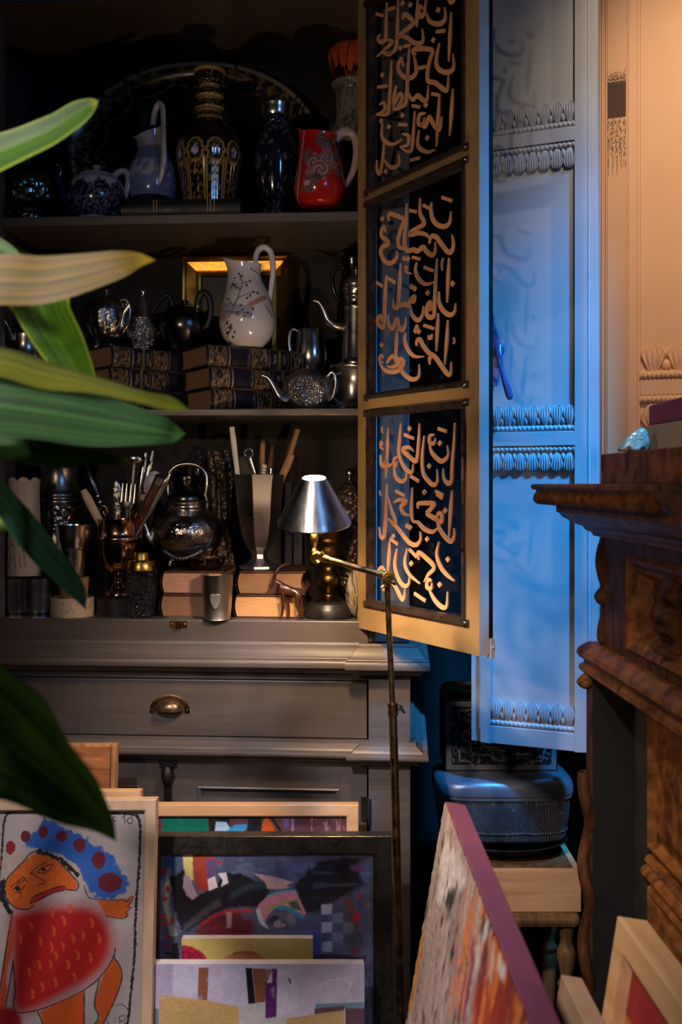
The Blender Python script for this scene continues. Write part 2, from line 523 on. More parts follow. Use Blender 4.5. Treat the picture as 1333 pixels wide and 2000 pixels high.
# lower doors with a sunk panel
def cab_door(u0, u1, nm):
    s = 0.052
    d = MB()
    zt, zb = 0.769, 0.06
    d.box(u0, u0 + s, -.0008, .016, zb, zt); d.box(u1 - s, u1, -.0008, .016, zb, zt)
    d.box(u0 + s, u1 - s, -.0008, .016, zt - s, zt); d.box(u0 + s, u1 - s, -.0008, .016, zb, zb + s)
    o = d.build('cabinet_door', MAT['cab'], cab, bev=0.001)
    MB().box(u0 + s - .002, u1 - s + .002, .0075, .014, zb + s - .002, zt - s + .002).build('door_panel', MAT['cab'], o)
    MB().sweep([(0, -.001), (-.004, -.0012), (-.008, .003), (-.011, .0075)], [(0, 0), (1, 0)]) if False else None
    m = MB()
    a0, a1, c0, c1 = u0 + s, u1 - s, zb + s, zt - s
    q = [(0, 0.0), (.003, -.0018), (.006, .0005), (.012, .0078)]
    for (i0, y0), (i1, y1) in zip(q, q[1:]):
        A = [(a0 + i0, y0, c0 + i0), (a1 - i0, y0, c0 + i0), (a1 - i0, y0, c1 - i0), (a0 + i0, y0, c1 - i0)]
        B = [(a0 + i1, y1, c0 + i1), (a1 - i1, y1, c0 + i1), (a1 - i1, y1, c1 - i1), (a0 + i1, y1, c1 - i1)]
        m.add(A + B, [(j, (j + 1) % 4, 4 + (j + 1) % 4, 4 + j) for j in range(4)], smooth=False)
    m.build('panel_moulding', MAT['cab'], o)
    return o
dl = cab_door(-0.745, -0.371, 'l')
d2 = cab_door(-0.363, 0.0175, 'r')
lk = MB()
lx = -0.367
lk.tube([(lx, -.004, .60), (lx, -.004, .745)], .0075, 10)
lk.tube([(lx, -.006, .72), (lx, -.008, .738), (lx, -.006, .756)], [.008, .0125, .009], 12, sub=4)
lk.box(lx - .017, lx + .017, -.004, -.001, .752, .770)
lk.ball((lx - .013, -.005, .763), .003, 8); lk.ball((lx + .013, -.005, .763), .003, 8); lk.ball((lx + .011, -.007, .738), .003, 8)
lk.build('door_bolt', MAT['black'], d2)
hg = MB(); hg.tube([(.0215, -.020, .655), (.0215, -.020, .705)], .0045, 10); hg.box(.006, .0215, -.0025, -.001, .657, .703)
for z in (.660, .680, .700): hg.ball((.012, -.003, z), .002, 6)
hg.build('hinge', MAT['black'], d2)

# ------------------------------------------------------------------ gold glazed door of the cabinet
DW, DZ0, DZ1 = 0.363, 1.025, 2.245
DA = math.atan2(-0.8545, 0.5195)
DD, DN = Vector((0.5195, -0.8545, 0)), Vector((0.8545, 0.5195, 0))
def door_px(px, py, n=0.0):
    """pixel -> (along, height) on the plane of the gold door, n behind its face"""
    O = CO + DN * n
    k = (px - CX) / F
    t = (k * O.y - O.x) / (DD.x - k * DD.y)
    Y = O.y + DD.y * t
    return t, EZ - (py - CY) / F * Y
panels = [(1.846, 2.205), (1.460, 1.828), (1.073, 1.434)]
P0, P1 = 0.036, 0.325
b = MB()
gm = {1: 1, 2: 1, 3: 1, 4: 1, 5: 1}
TH = 0.020
b.box(0, P0, 0, TH, DZ0, DZ1, mf=gm); b.box(P1, DW, 0, TH, DZ0, DZ1, mf=gm)
zs = [DZ0] + [z for p in reversed(panels) for z in p] + [DZ1]
for i in range(0, len(zs), 2):
    b.box(P0, P1, 0, TH, zs[i], zs[i + 1], mf=gm)
gdoor = b.build('glazed_door', [MAT['gold'], MAT['edge']], cab, fix=False)
gdoor.rotation_euler = (0, 0, DA - CA)
MB().box(0.004, DW - .002, TH, TH + .010, DZ0 + .002, DZ0 + .03).box(0.004, .03, TH, TH + .010, DZ0 + .03, DZ1).box(DW - .028, DW - .002, TH, TH + .010, DZ0, DZ1).build('rebate_strip', MAT['black'], gdoor)
la = MB(); la.box(DW - .006, DW + .003, TH + .002, TH + .010, DZ0 - .006, DZ0 + .026); la.ball((DW + .003, TH + .006, DZ0 + .012), .003, 8)
la.build('latch', MAT['edge'], gdoor)

GN = 0.015                       # the glass lies this far behind the face
PEN = {}
P2S, P3S, P1S = (690, 340, 1174 / 270), (690, 760, 1074 / 290), (690, 0, 1333 / 270)
PEN[1] = (P2S, [
    [(672,240),(665,300),(680,380),(720,430),(780,445),(825,410),(835,318)],
    [(575,205),(573,330),(605,400),(595,435),(500,490),(492,515),(560,500),(625,515),(652,545)],
    [(650,592),(668,530),(710,535),(760,600),(815,665),(850,640),(858,580),(845,515)],
    [(460,250),(455,400),(440,560),(455,640),(490,650),(520,640),(548,655),(600,620),(622,650),(670,690),(700,660),(703,578)],
    [(310,400),(305,352),(330,338),(400,365),(435,388),(405,480),(386,560),(395,612),(422,632),(440,600)],
    [(282,492),(265,448),(243,490),(252,532),(290,562),(302,592),(252,622),(238,662),(265,730),(310,757),(350,742),(376,700),(375,648)],
    [(820,712),(812,880),(803,1092)],
    [(735,998),(735,1090),(770,1160),(825,1196),(866,1170),(876,1095)],
    [(718,718),(706,900),(697,1100),(690,1200),(650,1216),(626,1170),(640,1112),(662,1092),(666,1140),(642,1162)],
    [(545,748),(534,820),(560,890),(620,935),(692,916)],
    [(408,758),(400,900),(390,1060),(380,1130),(350,1127),(345,1065)],
    [(386,1070),(400,1112),(440,1102),(470,1112),(500,1060),(526,1042),(520,1082),(482,1092)],
    [(490,1110),(502,1190),(552,1242),(592,1200),(602,1118)],
    [(288,858),(278,1000),(272,1150),(264,1290),(235,1292),(210,1250),(230,1208),(252,1222),(240,1252)],
    [(300,1198),(305,1270),(335,1312),(360,1262),(376,1230),(395,1300),(420,1322),(446,1280),(450,1215)],
    [(728,1182),(720,1330),(712,1505)],
    [(810,1242),(800,1420),(783,1618)],
    [(545,1460),(545,1420),(572,1405),(602,1460),(650,1520),(700,1552),(750,1622),(800,1690),(832,1700),(838,1595)],
    [(692,1545),(657,1562),(655,1618)],
    [(450,1348),(440,1400),(465,1480),(520,1545),(605,1550)],
    [(376,1318),(370,1450),(362,1595)],
    [(290,1605),(328,1552),(372,1562),(378,1610),(340,1640),(290,1630)],
    [(262,1562),(242,1540),(230,1582),(262,1602)],
    [(228,1600),(270,1662),(340,1682),(400,1660),(432,1602),(410,1570),(395,1612),(430,1690),(500,1742),(560,1720),(566,1615)],
  ], [((760,198),(842,227)),((600,264),(652,292)),((484,308),(542,322)),((508,706),(572,722)),((607,792),(686,822)),((204,920),(252,952)),((300,884),(360,922)),((604,1284),(692,1312))],
  [(250,378),(438,716),(470,722),(850,930),(637,1008),(500,955),(526,972),(545,1300),(534,1330),(562,1336),(245,1448)],
  [[(770,714),(757,760),(763,818)],[(440,802),(455,784),(462,812),(446,826),(500,848)],[(645,1368),(650,1400),(660,1378),(669,1398),(676,1358)],[(860,1388),(866,1420),(857,1442)]])
PEN[2] = (P3S, [
    [(742,243),(735,400),(722,560),(718,660),(690,682),(660,642),(655,572)],
    [(592,328),(560,340),(558,385),(590,392),(600,350)],
    [(556,375),(570,450),(610,500),(650,522),(692,480),(685,408)],
    [(520,338),(505,480),(510,600),(545,660),(585,692),(613,670),(611,578)],
    [(485,248),(478,380),(470,480),(455,522),(405,482),(362,438),(405,420),(445,452)],
    [(350,248),(340,370),(335,460),(360,540),(400,592),(432,597),(438,538)],
    [(326,488),(300,510),(310,556),(328,520)],
    [(298,555),(310,630),(350,667),(386,650),(389,598)],
    [(258,278),(252,420),(245,560),(240,645)],
    [(200,475),(205,540),(230,556),(240,530),(265,552),(300,530)],
    [(720,732),(710,880),(697,1080)],
    [(612,920),(625,1000),(670,1070),(715,1102),(736,1060),(734,1005)],
    [(475,865),(475,830),(530,824),(592,830),(565,870),(540,900),(590,932),(640,962),(646,912),(620,900),(602,960)],
    [(625,1000),(580,1032),(520,1012),(470,962),(440,962)],
    [(430,712),(425,850),(430,940),(452,968)],
    [(298,822),(340,800),(388,816),(350,850),(370,900),(422,917)],
    [(248,685),(242,850),(235,1000),(225,1072),(200,1062),(191,995)],
    [(250,775),(282,880),(312,968),(270,952)],
    [(258,938),(320,1000),(360,1050),(410,1110),(460,1127),(492,1090),(489,1030)],
    [(268,1100),(262,1220),(255,1325)],
    [(238,1322),(210,1290),(188,1320),(225,1342)],
    [(265,1385),(310,1430),(345,1500),(370,1522),(379,1445)],
    [(320,1155),(305,1270),(330,1370),(370,1422),(405,1412),(413,1355)],
    [(395,1155),(378,1260),(410,1340),(488,1408)],
    [(480,1235),(475,1180),(530,1220),(592,1290),(550,1340),(518,1395)],
    [(572,1388),(550,1380),(538,1430),(570,1442),(574,1400)],
    [(548,1438),(590,1520),(640,1572),(680,1572),(689,1465)],
    [(625,1105),(610,1200),(640,1290),(690,1350),(738,1388)],
  ], [((618,284),(682,307)),((374,328),(442,357)),((418,628),(480,668)),((600,738),(657,768)),((608,760),(652,790)),((311,738),(377,770)),((270,1083),(327,1122)),((410,1158),(467,1217)),((447,1478),(528,1533)),((213,1438),(242,1458))],
  [(632,392),(412,285),(555,556),(670,880),(395,990),(416,1002),(540,1085),(295,1066),(520,746),(425,1262),(630,1415),(690,1232)],
  [[(195,406),(205,380),(213,400),(200,416),(222,438)],[(213,270),(211,295),(214,318)],[(200,733),(197,752),(206,773)]])
PEN[0] = (P1S, [
    [(952,118),(940,350),(928,592)], [(968,858),(955,1080),(937,1312)], [(920,-12),(950,20),(988,0)],
    [(715,130),(740,200),(810,232),(870,215),(896,160),(890,70)], [(708,0),(692,120),(660,157),(640,110),(652,60),(692,92)],
    [(628,0),(622,140),(618,262)],
    [(485,190),(490,142),(530,150),(588,210),(560,250),(490,310),(440,360),(428,395)],
    [(440,350),(520,360),(600,416),(660,416),(682,370),(670,275)],
    [(440,0),(435,200),(425,420),(390,500),(330,522)],
    [(330,25),(322,220),(318,370),(275,407),(243,370),(270,330)],
    [(318,378),(382,400),(330,460),(233,547)], [(288,508),(350,522),(390,500)],
    [(608,525),(580,502),(600,477),(700,470),(772,490),(750,560),(725,680),(730,780),(800,800),(880,862),(916,860),(926,725)],
    [(836,415),(810,560),(815,640),(870,692),(940,692),(977,640),(970,520)],
    [(492,640),(470,568),(440,630),(455,700),(510,747),(570,747),(613,690),(605,600),(588,530)],
    [(548,465),(535,650),(525,850),(515,980),(480,1020),(400,1052),(394,1000)],
    [(540,900),(580,962),(630,922),(690,972),(720,950),(731,825)],
    [(420,825),(400,930),(390,1055)], [(402,1012),(450,910),(482,930),(460,990),(430,1022)],
    [(375,585),(365,800),(350,1030),(330,1102),(230,1112)], [(228,1108),(310,1062),(302,990),(258,1010)],
    [(840,905),(825,1150),(808,1415)],
    [(702,1090),(645,1110),(638,1190),(682,1200),(692,1130)], [(650,1192),(700,1222),(740,1130),(790,1210),(840,1252),(861,1125)],
    [(640,1255),(628,1390),(660,1440),(730,1467),(798,1445)],
    [(600,1070),(585,1300),(570,1440),(530,1462),(458,1415)], [(480,1290),(540,1312),(530,1400),(470,1412)],
    [(285,1192),(280,1300),(310,1360),(390,1392),(478,1343)],
    [(305,1365),(290,1530),(265,1672),(235,1632),(235,1545)], [(302,1535),(350,1600),(400,1617),(446,1580),(446,1485)],
  ], [((345,92),(407,74)),((228,134),(292,152)),((494,447),(557,438)),((807,306),(892,297)),((243,841),(332,830)),((638,657),(707,644)),((574,1020),(647,1032)),((763,905),(827,916)),((444,1200),(522,1206)),((558,1547),(647,1524))],
  [(825,95),(555,45),(480,30),(460,460),(778,385),(285,722),(480,1110),(350,1220),(705,1010),(720,1330),(275,1165),(320,1652)], [])

for pi, (z0, z1) in enumerate(panels):
    pane = MB().box(P0 - .003, P1 + .003, GN, GN + .003, z0 - .003, z1 + .003).build('glass_pane', MAT['glass'], gdoor)
    (ox, oy, sc), strokes, dashes, dots, fine = PEN[pi]
    def tp(p): return door_px(ox + p[0] / sc, oy + p[1] / sc, GN - .001)
    L = MB()
    y0, y1 = GN - .0026, GN - .0002
    for st in strokes:
        q = [tp(p) for p in st]; n = len(q)
        if n == 3: w = [.003, .0082, .0025]
        else: w = [.0030] + [.0070] + [.0082] * (n - 4) + [.0062, .0018]
        L.ribbon(q, w, y0, y1)
    for a, c in dashes:
        L.ribbon([tp(a), tp(c)], [.0058, .0058], y0, y1, sub=1)
    for d in dots:
        t, z = tp(d)
        L.prism([(t - .0062, z), (t, z - .0052), (t + .0062, z), (t, z + .0052)], y0, y1)
    for st in fine:
        L.ribbon([tp(p) for p in st], [.0025] + [.0040] * (len(st) - 2) + [.0025], y0, y1)
    L.build('gilt_lettering', MAT['letter'], gdoor, fix=False)
    tr = MB()
    e = .0055
    tr.box(P0 - .004, P1 + .008, -.006, .002, z1 - e, z1 + .002)
    tr.box(P0 - .004, P1 + .008, -.006, .002, z0 - .002, z0 + e)
    tr.box(P0 - .002, P0 + .0025, -.004, .002, z0, z1); tr.box(P1 - .0025, P1 + .003, -.004, .002, z0, z1)
    tr.box(P0 + .0035, P0 + .006, -.002, GN - .001, z0 + e, z1 - e); tr.box(P1 - .006, P1 - .0035, -.002, GN - .001, z0 + e, z1 - e)
    tr.box(P0, P1, -.002, GN - .001, z1 - e - .0035, z1 - e); tr.box(P0, P1, -.002, GN - .001, z0 + e, z0 + e + .0035)
    tro = tr.build('glazing_bead', MAT['trim'], gdoor)
    for (t, z) in ((P0 - .006, z0 + .001), (P0 - .006, z1 - .002), (P1 + .006, z0 + .001), (P1 + .006, z1 - .002)):
        s = MB()
        s.box(t - .006, t + .006, -.003, 0, z - .006, z + .006, m=0)
        s.ball((t, -.004, z), (.0038, .003, .0038), 10, m=1)
        s.build('screw_clip', [MAT['trim'], MAT['silverb']], gdoor)

# ------------------------------------------------------------------ carved leaf moulding (used on the shutter and on the pale door)
def carved(w0, w1, z, up, leaf_h=0.040, bead=0.012, pitch=0.0245, n0=0.0, skip=None):
    """rope bead at height z; the leaves stand up (up=1) or hang (up=-1) from it; face looks to -y"""
    m = MB()
    r = bead / 2
    pts = [(w0 + (w1 - w0) * i / 120, n0 - r * .35, z) for i in range(121)]
    vs, fs = [], []
    for i, p in enumerate(pts):
        for j in range(10):
            a = 2 * math.pi * j / 10
            rr = r * (1 + .14 * math.sin(2 * math.pi * (p[0] / .009) + a * 1.0))
            vs.append((p[0], p[1] - rr * math.cos(a), p[2] + rr * math.sin(a)))
    for i in range(120):
        for j in range(10):
            fs.append((i * 10 + j, i * 10 + (j + 1) % 10, (i + 1) * 10 + (j + 1) % 10, (i + 1) * 10 + j))
    m.add(vs, fs)
    m.box(w0, w1, n0 - .003, n0 + .004, z - r * 1.1, z + r * 1.1)
    nl = int(round((w1 - w0) / pitch))
    pt = (w1 - w0) / nl
    for k in range(nl):
        if skip and skip(k): continue
        c = w0 + pt * (k + .5)
        def leaf(i, j):
            u = 2 * i - 1
            hw = pt * (.20 + .34 * min(1, j / .62) ** .8) * (1 if j < .62 else math.sqrt(max(0.0, 1 - ((j - .62) / .38) ** 2)) * .97 + .03)
            rib = .5 + .5 * math.cos(u * math.pi * 5)
            fan = u * hw
            zz = r + leaf_h * (j + .035 * rib * j ** 3)
            d = (.0072 * (1 - u ** 4) ** .5 * (.45 + .55 * math.sin(math.pi * min(1, .15 + j * .8))) + .0030 * rib * min(1, j * 3)) * (1 if j < .9 else max(.25, 1 - (j - .9) * 7))
            return (c + fan, n0 - d, z + up * zz)
        m.grid(leaf, 30, 14)
    for k in range(nl + 1):                           # buds between the leaves
        if skip and skip(k): continue
        c = w0 + pt * k
        if k in (0, nl): continue
        m.ball((c, n0 - .002, z + up * (r + leaf_h * .22)), (pt * .20, .006, leaf_h * .24), 10)
    return m

# ------------------------------------------------------------------ pale shutter in the blue daylight
SA = R(-22.3)
shut = thing('window_shutter', 'pale tall shutter leaf with carved leaf mouldings, lit blue behind the gold door', 'shutter', (0.2668, 2.05, 0), SA)
SW, SZ0, SZ1 = 0.256, 0.770, 2.42
I0, I1 = 0.041, 0.213
rows = [(0.806, 1.376), (1.405, 1.981), (2.009, 2.36)]
b = MB()
b.box(0, .020, .006, .030, SZ0, SZ1)
b.box(.020, I0, 0, .030, SZ0, SZ1); b.box(I1, .238, 0, .030, SZ0, SZ1); b.box(.238, SW, .004, .030, SZ0, SZ1)
zz = [SZ0] + [z for r_ in rows for z in r_] + [SZ1]
for i in range(0, len(zz), 2): b.box(I0, I1, 0, .030, zz[i], zz[i + 1])
b.build('frame', MAT['shut'], shut, bev=0.0012)
for z0, z1 in rows:
    MB().box(I0 - .002, I1 + .002, .009, .022, z0 - .002, z1 + .002).build('panel', MAT['shut'], shut)
MB().tube([(.239, .0015, SZ0), (.239, .0015, SZ1)], .003, 8).tube([(.0195, .003, SZ0 + .03), (.0195, .003, SZ1)], .0028, 8).build('bead', MAT['shut'], shut)
for (z, up) in ((.8125, 1), (1.3695, -1), (1.4115, 1), (1.9745, -1), (2.0155, 1)):
    carved(I0, I1, z, up, n0=.009).build('carved_moulding', MAT['shut'], shut, fix=False)
hp = MAT['handle'] = M('handle_paint', lin(56, 84, 140), 0.3, 0.2, var=0.1)
hd = MB(); hd.prism([(.030, 1.50), (.056, 1.50), (.060, 1.515), (.062, 1.545), (.060, 1.60), (.052, 1.625), (.050, 1.645), (.030, 1.645)], -.006, .001)
hd.ball((.062, -.010, 1.572), (.012, .012, .015), 14)
hdo = hd.build('handle_plate', hp, shut, bev=.001)
MB().tube([(.063, -.018, 1.575), (.066, -.024, 1.555), (.070, -.026, 1.535), (.079, -.028, 1.505), (.087, -.028, 1.478), (.0885, -.028, 1.468)], [.006, .007, .0055, .0065, .0075, .004], 12, sub=5, flat=.6).build('lever', hp, hdo)

# ------------------------------------------------------------------ peach panelled door
PA = R(-20)
PO = ((1172 - CX) / F * 2.13, 2.13, 0)
door = struct(bpy.data.objects.new('door_1', None)); COL.objects.link(door); door.location = PO; door.rotation_euler = (0, 0, PA)
b = MB()
for i, (w0, w1, y) in enumerate(((0, .0045, .004), (.0045, .0085, .000), (.0085, .0125, .003), (.0125, .0165, -.001))):
    b.box(w0, w1, y, .04, 0, 2.6)
b.box(.0165, .056, -.003, .04, 0, 2.6); b.box(.056, .0595, -.001, .04, 0, 2.6)
b.box(.0595, .078, -.0035, .04, 0, 2.6); b.box(.078, .084, .001, .04, 0, 2.6)
prow = [(0.5, 1.487), (1.520, 2.5)]
b.box(.084, .55, -.0005, .04, 1.487, 1.520)
b.box(.084, .55, .006, .04, 0, 1.487); b.box(.084, .55, .006, .04, 1.520, 2.6)
b.build('stile_and_panel', MAT['peach'], door, bev=.0008)
carved(.084, .40, 1.529, 1, leaf_h=.052, bead=.018, pitch=.052, n0=.006).build('carved_moulding', MAT['peach'], door, fix=False)
carved(.084, .40, 1.478, -1, leaf_h=.050, bead=.017, pitch=.052, n0=.006).build('carved_moulding', MAT['peach'], door, fix=False)
# brown paint patch brushed on the stile
sm = MB()
def stain(x, z):
    e = math.sin(x * 900) * .3 + math.sin(x * 2300 + 2) * .4 + math.sin(z * 700 + x * 1500) * .5
    return e
n = 0
for i in range(74):
    x = .0175 + .0375 * i / 74
    rr = random.Random(i)
    cl = .5 + .5 * math.sin(i * .55) * math.sin(i * .17 + 1)          # smears gather in streaks
    segs = [(2.080 - .004 * rr.random(), 2.150 + .004 * rr.random())]
    z = 2.078
    while z > 2.078 - .11 * (.35 + .65 * cl):
        z -= .002 + .010 * rr.random()
        h = (.003 + .016 * rr.random()) * cl
        if rr.random() < .30 + .5 * cl: segs.append((z - h, z))
        z -= h
    z = 2.152
    while z < 2.152 + .030 * (.3 + .7 * rr.random()):
        h = .001 + .004 * rr.random()
        segs.append((z, z + h)); z += h + .002 + .004 * rr.random()
    for a, c in segs:
        sm.box(x, x + .00052, -.0036, -.0028, a, c)
sm.build('paint_stain', M('brown_stain', lin(66, 44, 34), .7, var=.35, vs=200), door, fix=False)
# unseen block added at the right, shading the pale door from the window
struct(MB().box(0.722, 1.45, 1.80, 1.92, 0, 3.1).build('light_block', MAT['wall']))

# ------------------------------------------------------------------ carved oak sideboard
BO = Vector((0.4058, 1.60, 0))
BA = math.atan2(-1, 0.0345)
sb = thing('sideboard', 'dark carved oak sideboard with gadrooned cornice, mask panel and twist post', 'sideboard', BO, BA)
OK_, OD = MAT['oak'], MAT['oakd']
BL, BD = 0.50, 0.34
MB().box(-.075, BL, -.075, BD, 1.291, 1.300).sweep([(.07, 1.2905), (.081, 1.2905), (.0835, 1.2955), (.081, 1.300), (.07, 1.300)], [(0, BD), (0, 0), (BL, 0)]).build('top_board', OK_, sb, bev=.0015)
cpath = [(0, BD), (0, 0), (BL, 0)]
MB().sweep([(-.01, 1.291), (.076, 1.291), (.074, 1.284), (.066, 1.274), (.058, 1.268), (.048, 1.267), (.048, 1.254), (.044, 1.252), (.040, 1.246), (.030, 1.240),
            (.026, 1.236), (.014, 1.232), (.010, 1.226), (.002, 1.222), (0, 1.217), (-.01, 1.217)], cpath).build('cornice', OK_, sb, ang=30)
g = MB()
for i in range(28):
    x = -.072 + (BL + .07) * i / 28
    g.add(*(lambda m: (m.v, m.f))(MB().ball((0, 0, 0), (.0072, .0125, .0170), 12)), T=TM((x, -.0665, 1.279), rx=R(-42)) @ Matrix.Rotation(R(34), 4, 'Y'))
for i in range(26):
    y = -.066 + (BD + .06) * i / 26
    g.add(*(lambda m: (m.v, m.f))(MB().ball((0, 0, 0), (.0105, .0052, .0155), 10)), T=TM((-.0665, y, 1.279), ry=R(42)))
g.build('gadroon_band', OK_, sb)
MB().box(0.002, BL, .012, BD, 1.300, 1.3475).build('gradin', OK_, sb, bev=.002)
# frieze with sunk panel
A0, A1 = .20, .44
zt, zb = 1.217, 1.040
b = MB()
b.box(.05, .159, .004, BD, zb, zt); b.box(.159, A1 + .03, .004, BD, 1.198, zt); b.box(.159, A1 + .03, .004, BD, zb, 1.058); b.box(A1 + .03, BL, .004, BD, zb, zt)
b.box(0, .05, .03, BD, zb, zt)
b.build('frieze', OD, sb, bev=.001)
MB().box(.15, A1 + .04, .030, .06, 1.05, 1.21).build('sunk_panel', OD, sb)
m = MB()
for (i0, y0), (i1, y1) in zip([(0, .004), (.006, -.001), (.012, .003), (.018, .010), (.024, .010), (.034, .028)], [(.006, -.001), (.012, .003), (.018, .010), (.024, .010), (.034, .028), (.036, .031)]):
    a0, a1, c0, c1 = .159, A1 + .03, 1.058, 1.198
    A = [(a0 + i0, y0, c0 + i0), (a1 - i0, y0, c0 + i0), (a1 - i0, y0, c1 - i0), (a0 + i0, y0, c1 - i0)]
    B = [(a0 + i1, y1, c0 + i1), (a1 - i1, y1, c0 + i1), (a1 - i1, y1, c1 - i1), (a0 + i1, y1, c1 - i1)]
    m.add(A + B, [(j, (j + 1) % 4, 4 + (j + 1) % 4, 4 + j) for j in range(4)], smooth=False)
m.build('panel_frame', OK_, sb)
# mask: brow, ears, nose and open mouth
mk = MB()
mc, mz = .315, 1.128
def gs(u, v, cu, cv, su, sv): return math.exp(-((u - cu) / su) ** 2 - ((v - cv) / sv) ** 2)
def mask(i, j):
    u, v = 2 * i - 1, 2 * j - 1
    wd = .75 + .18 * v if v < .2 else .79 - .1 * (v - .2)
    e = max(0, 1 - (u / 1.0) ** 2 - (v / 1.0) ** 4 * .9)
    h = .020 * e ** .5
    h += .016 * gs(u, v, 0, .05, .16, .34) + .006 * gs(u, v, -.22, -.02, .12, .12) + .006 * gs(u, v, .22, -.02, .12, .12)
    h += .010 * gs(u, v, -.38, .42, .26, .13) + .010 * gs(u, v, .38, .42, .26, .13)
    h -= .010 * gs(u, v, -.36, .20, .16, .10) + .010 * gs(u, v, .36, .20, .16, .10)
    h += .006 * gs(u, v, -.36, .19, .09, .06) + .006 * gs(u, v, .36, .19, .09, .06)
    h += .008 * gs(u, v, 0, -.28, .42, .09) - .022 * gs(u, v, 0, -.44, .24, .10) + .012 * gs(u, v, 0, -.64, .36, .12)
    h += .005 * gs(u, v, -.62, -.1, .2, .4) + .005 * gs(u, v, .62, -.1, .2, .4)
    h += .002 * math.sin(v * 26 + abs(u) * 8) * (v < -.6)
    return (mc + u * .074 * wd, .030 - 1.35 * max(h, 0), mz + v * .068)
mk.grid(mask, 44, 44)
for sx in (-1, 1):
    mk.tube([(mc + sx * .044, .026, mz + .020), (mc + sx * .058, .018, mz + .040), (mc + sx * .060, .016, mz + .058), (mc + sx * .052, .020, mz + .064)], [.006, .011, .008, .002], 10, sub=4, flat=.6)
    mk.tube([(mc + sx * .030, .022, mz + .050), (mc + sx * .012, .014, mz + .056), (mc + sx * .004, .018, mz + .042)], [.003, .005, .003], 8, sub=4)
mk.build('carved_mask', OD, sb, fix=False)
# corner herm: a twisted leaf-wrapped baluster
pl = MB()
pp = [(.014, 1.045), (.020, 1.055), (.019, 1.075), (.015, 1.092), (.014, 1.105), (.022, 1.113), (.025, 1.123), (.020, 1.132), (.015, 1.138), (.019, 1.15), (.0225, 1.175), (.020, 1.198), (.015, 1.215)]
pl.lathe(pp, 40, T=TM((.028, .020, 0)), sub=4, mod=lambda th, z, t: 1 + .13 * abs(math.sin(3 * th + (z - 1.05) * 30)) ** .7 - .05)
pl.build('corner_baluster', OD, sb)
MB().sweep([(-.01, 1.046), (.006, 1.046), (.014, 1.040), (.020, 1.034), (.022, 1.026), (.018, 1.020), (.012, 1.017), (.012, 1.012), (.018, 1.008), (.019, 1.001), (.014, .996), (.006, .993), (-.01, .993)], cpath).build('base_moulding', OK_, sb, ang=30)
# lower stage: end board with half-twist, recess and panelled body
MB().box(0, .024, -.012, BD, 0.0, .993).build('end_board', OD, sb, bev=.003)
MB().box(.024, .027, -.008, BD, 0.0, .992).box(.0271, .10, .055, BD, 0.0, .992).build('recess_shade', M('painted_shade', lin(14, 11, 10), .8), sb)  # near-black sheets that put the shade of the recess into the colour
MB().tube([(.013, -.014, .985), (.013, -.020, .992)], .014, 12).ball((.013, -.016, .984), (.016, .012, .011), 14).build('post_cap', OK_, sb)
tw = MB()
def twist(i, j):
    th, z = math.pi * 2 * i, .05 + .79 * j
    r = .0060 + .0125 * (.5 + .5 * math.cos(th - z * 48)) ** 1.3
    return (.013 + r * math.cos(th), -.0125 - r * math.sin(th) * .85 - .001, z)
tw.grid(twist, 20, 240)
tw.build('half_twist', OD, sb, fix=False)
lb = MB().box(.10, BL, .060, BD, 0.05, .990)
lb.build('lower_body', OD, sb)
def raised(a0, a1, z0, z1):
    m = MB()
    q = [(0, .060), (.004, .050), (.010, .048), (.016, .054), (.020, .058), (.024, .058), (.042, .052)]
    for (i0, y0), (i1, y1) in zip(q, q[1:]):
        A = [(a0 + i0, y0, z0 + i0), (a1 - i0, y0, z0 + i0), (a1 - i0, y0, z1 - i0), (a0 + i0, y0, z1 - i0)]
        B = [(a0 + i1, y1, z0 + i1), (a1 - i1, y1, z0 + i1), (a1 - i1, y1, z1 - i1), (a0 + i1, y1, z1 - i1)]
        m.add(A + B, [(j, (j + 1) % 4, 4 + (j + 1) % 4, 4 + j) for j in range(4)], smooth=False)
    m.box(a0 + .042, a1 - .042, .052, .060, z0 + .042, z1 - .042)
    return m
raised(.104, BL - .005, .750, .975).build('raised_panel', OK_, sb, bev=.001)
raised(.104, BL - .005, .10, .700).build('raised_panel', OK_, sb, bev=.001)
MB().sweep([(-.061, .742), (-.052, .740), (-.048, .733), (-.052, .727), (-.044, .722), (-.042, .716), (-.050, .710), (-.061, .708)], [(.10, 0), (BL, 0)]).build('waist_rail', OK_, sb)
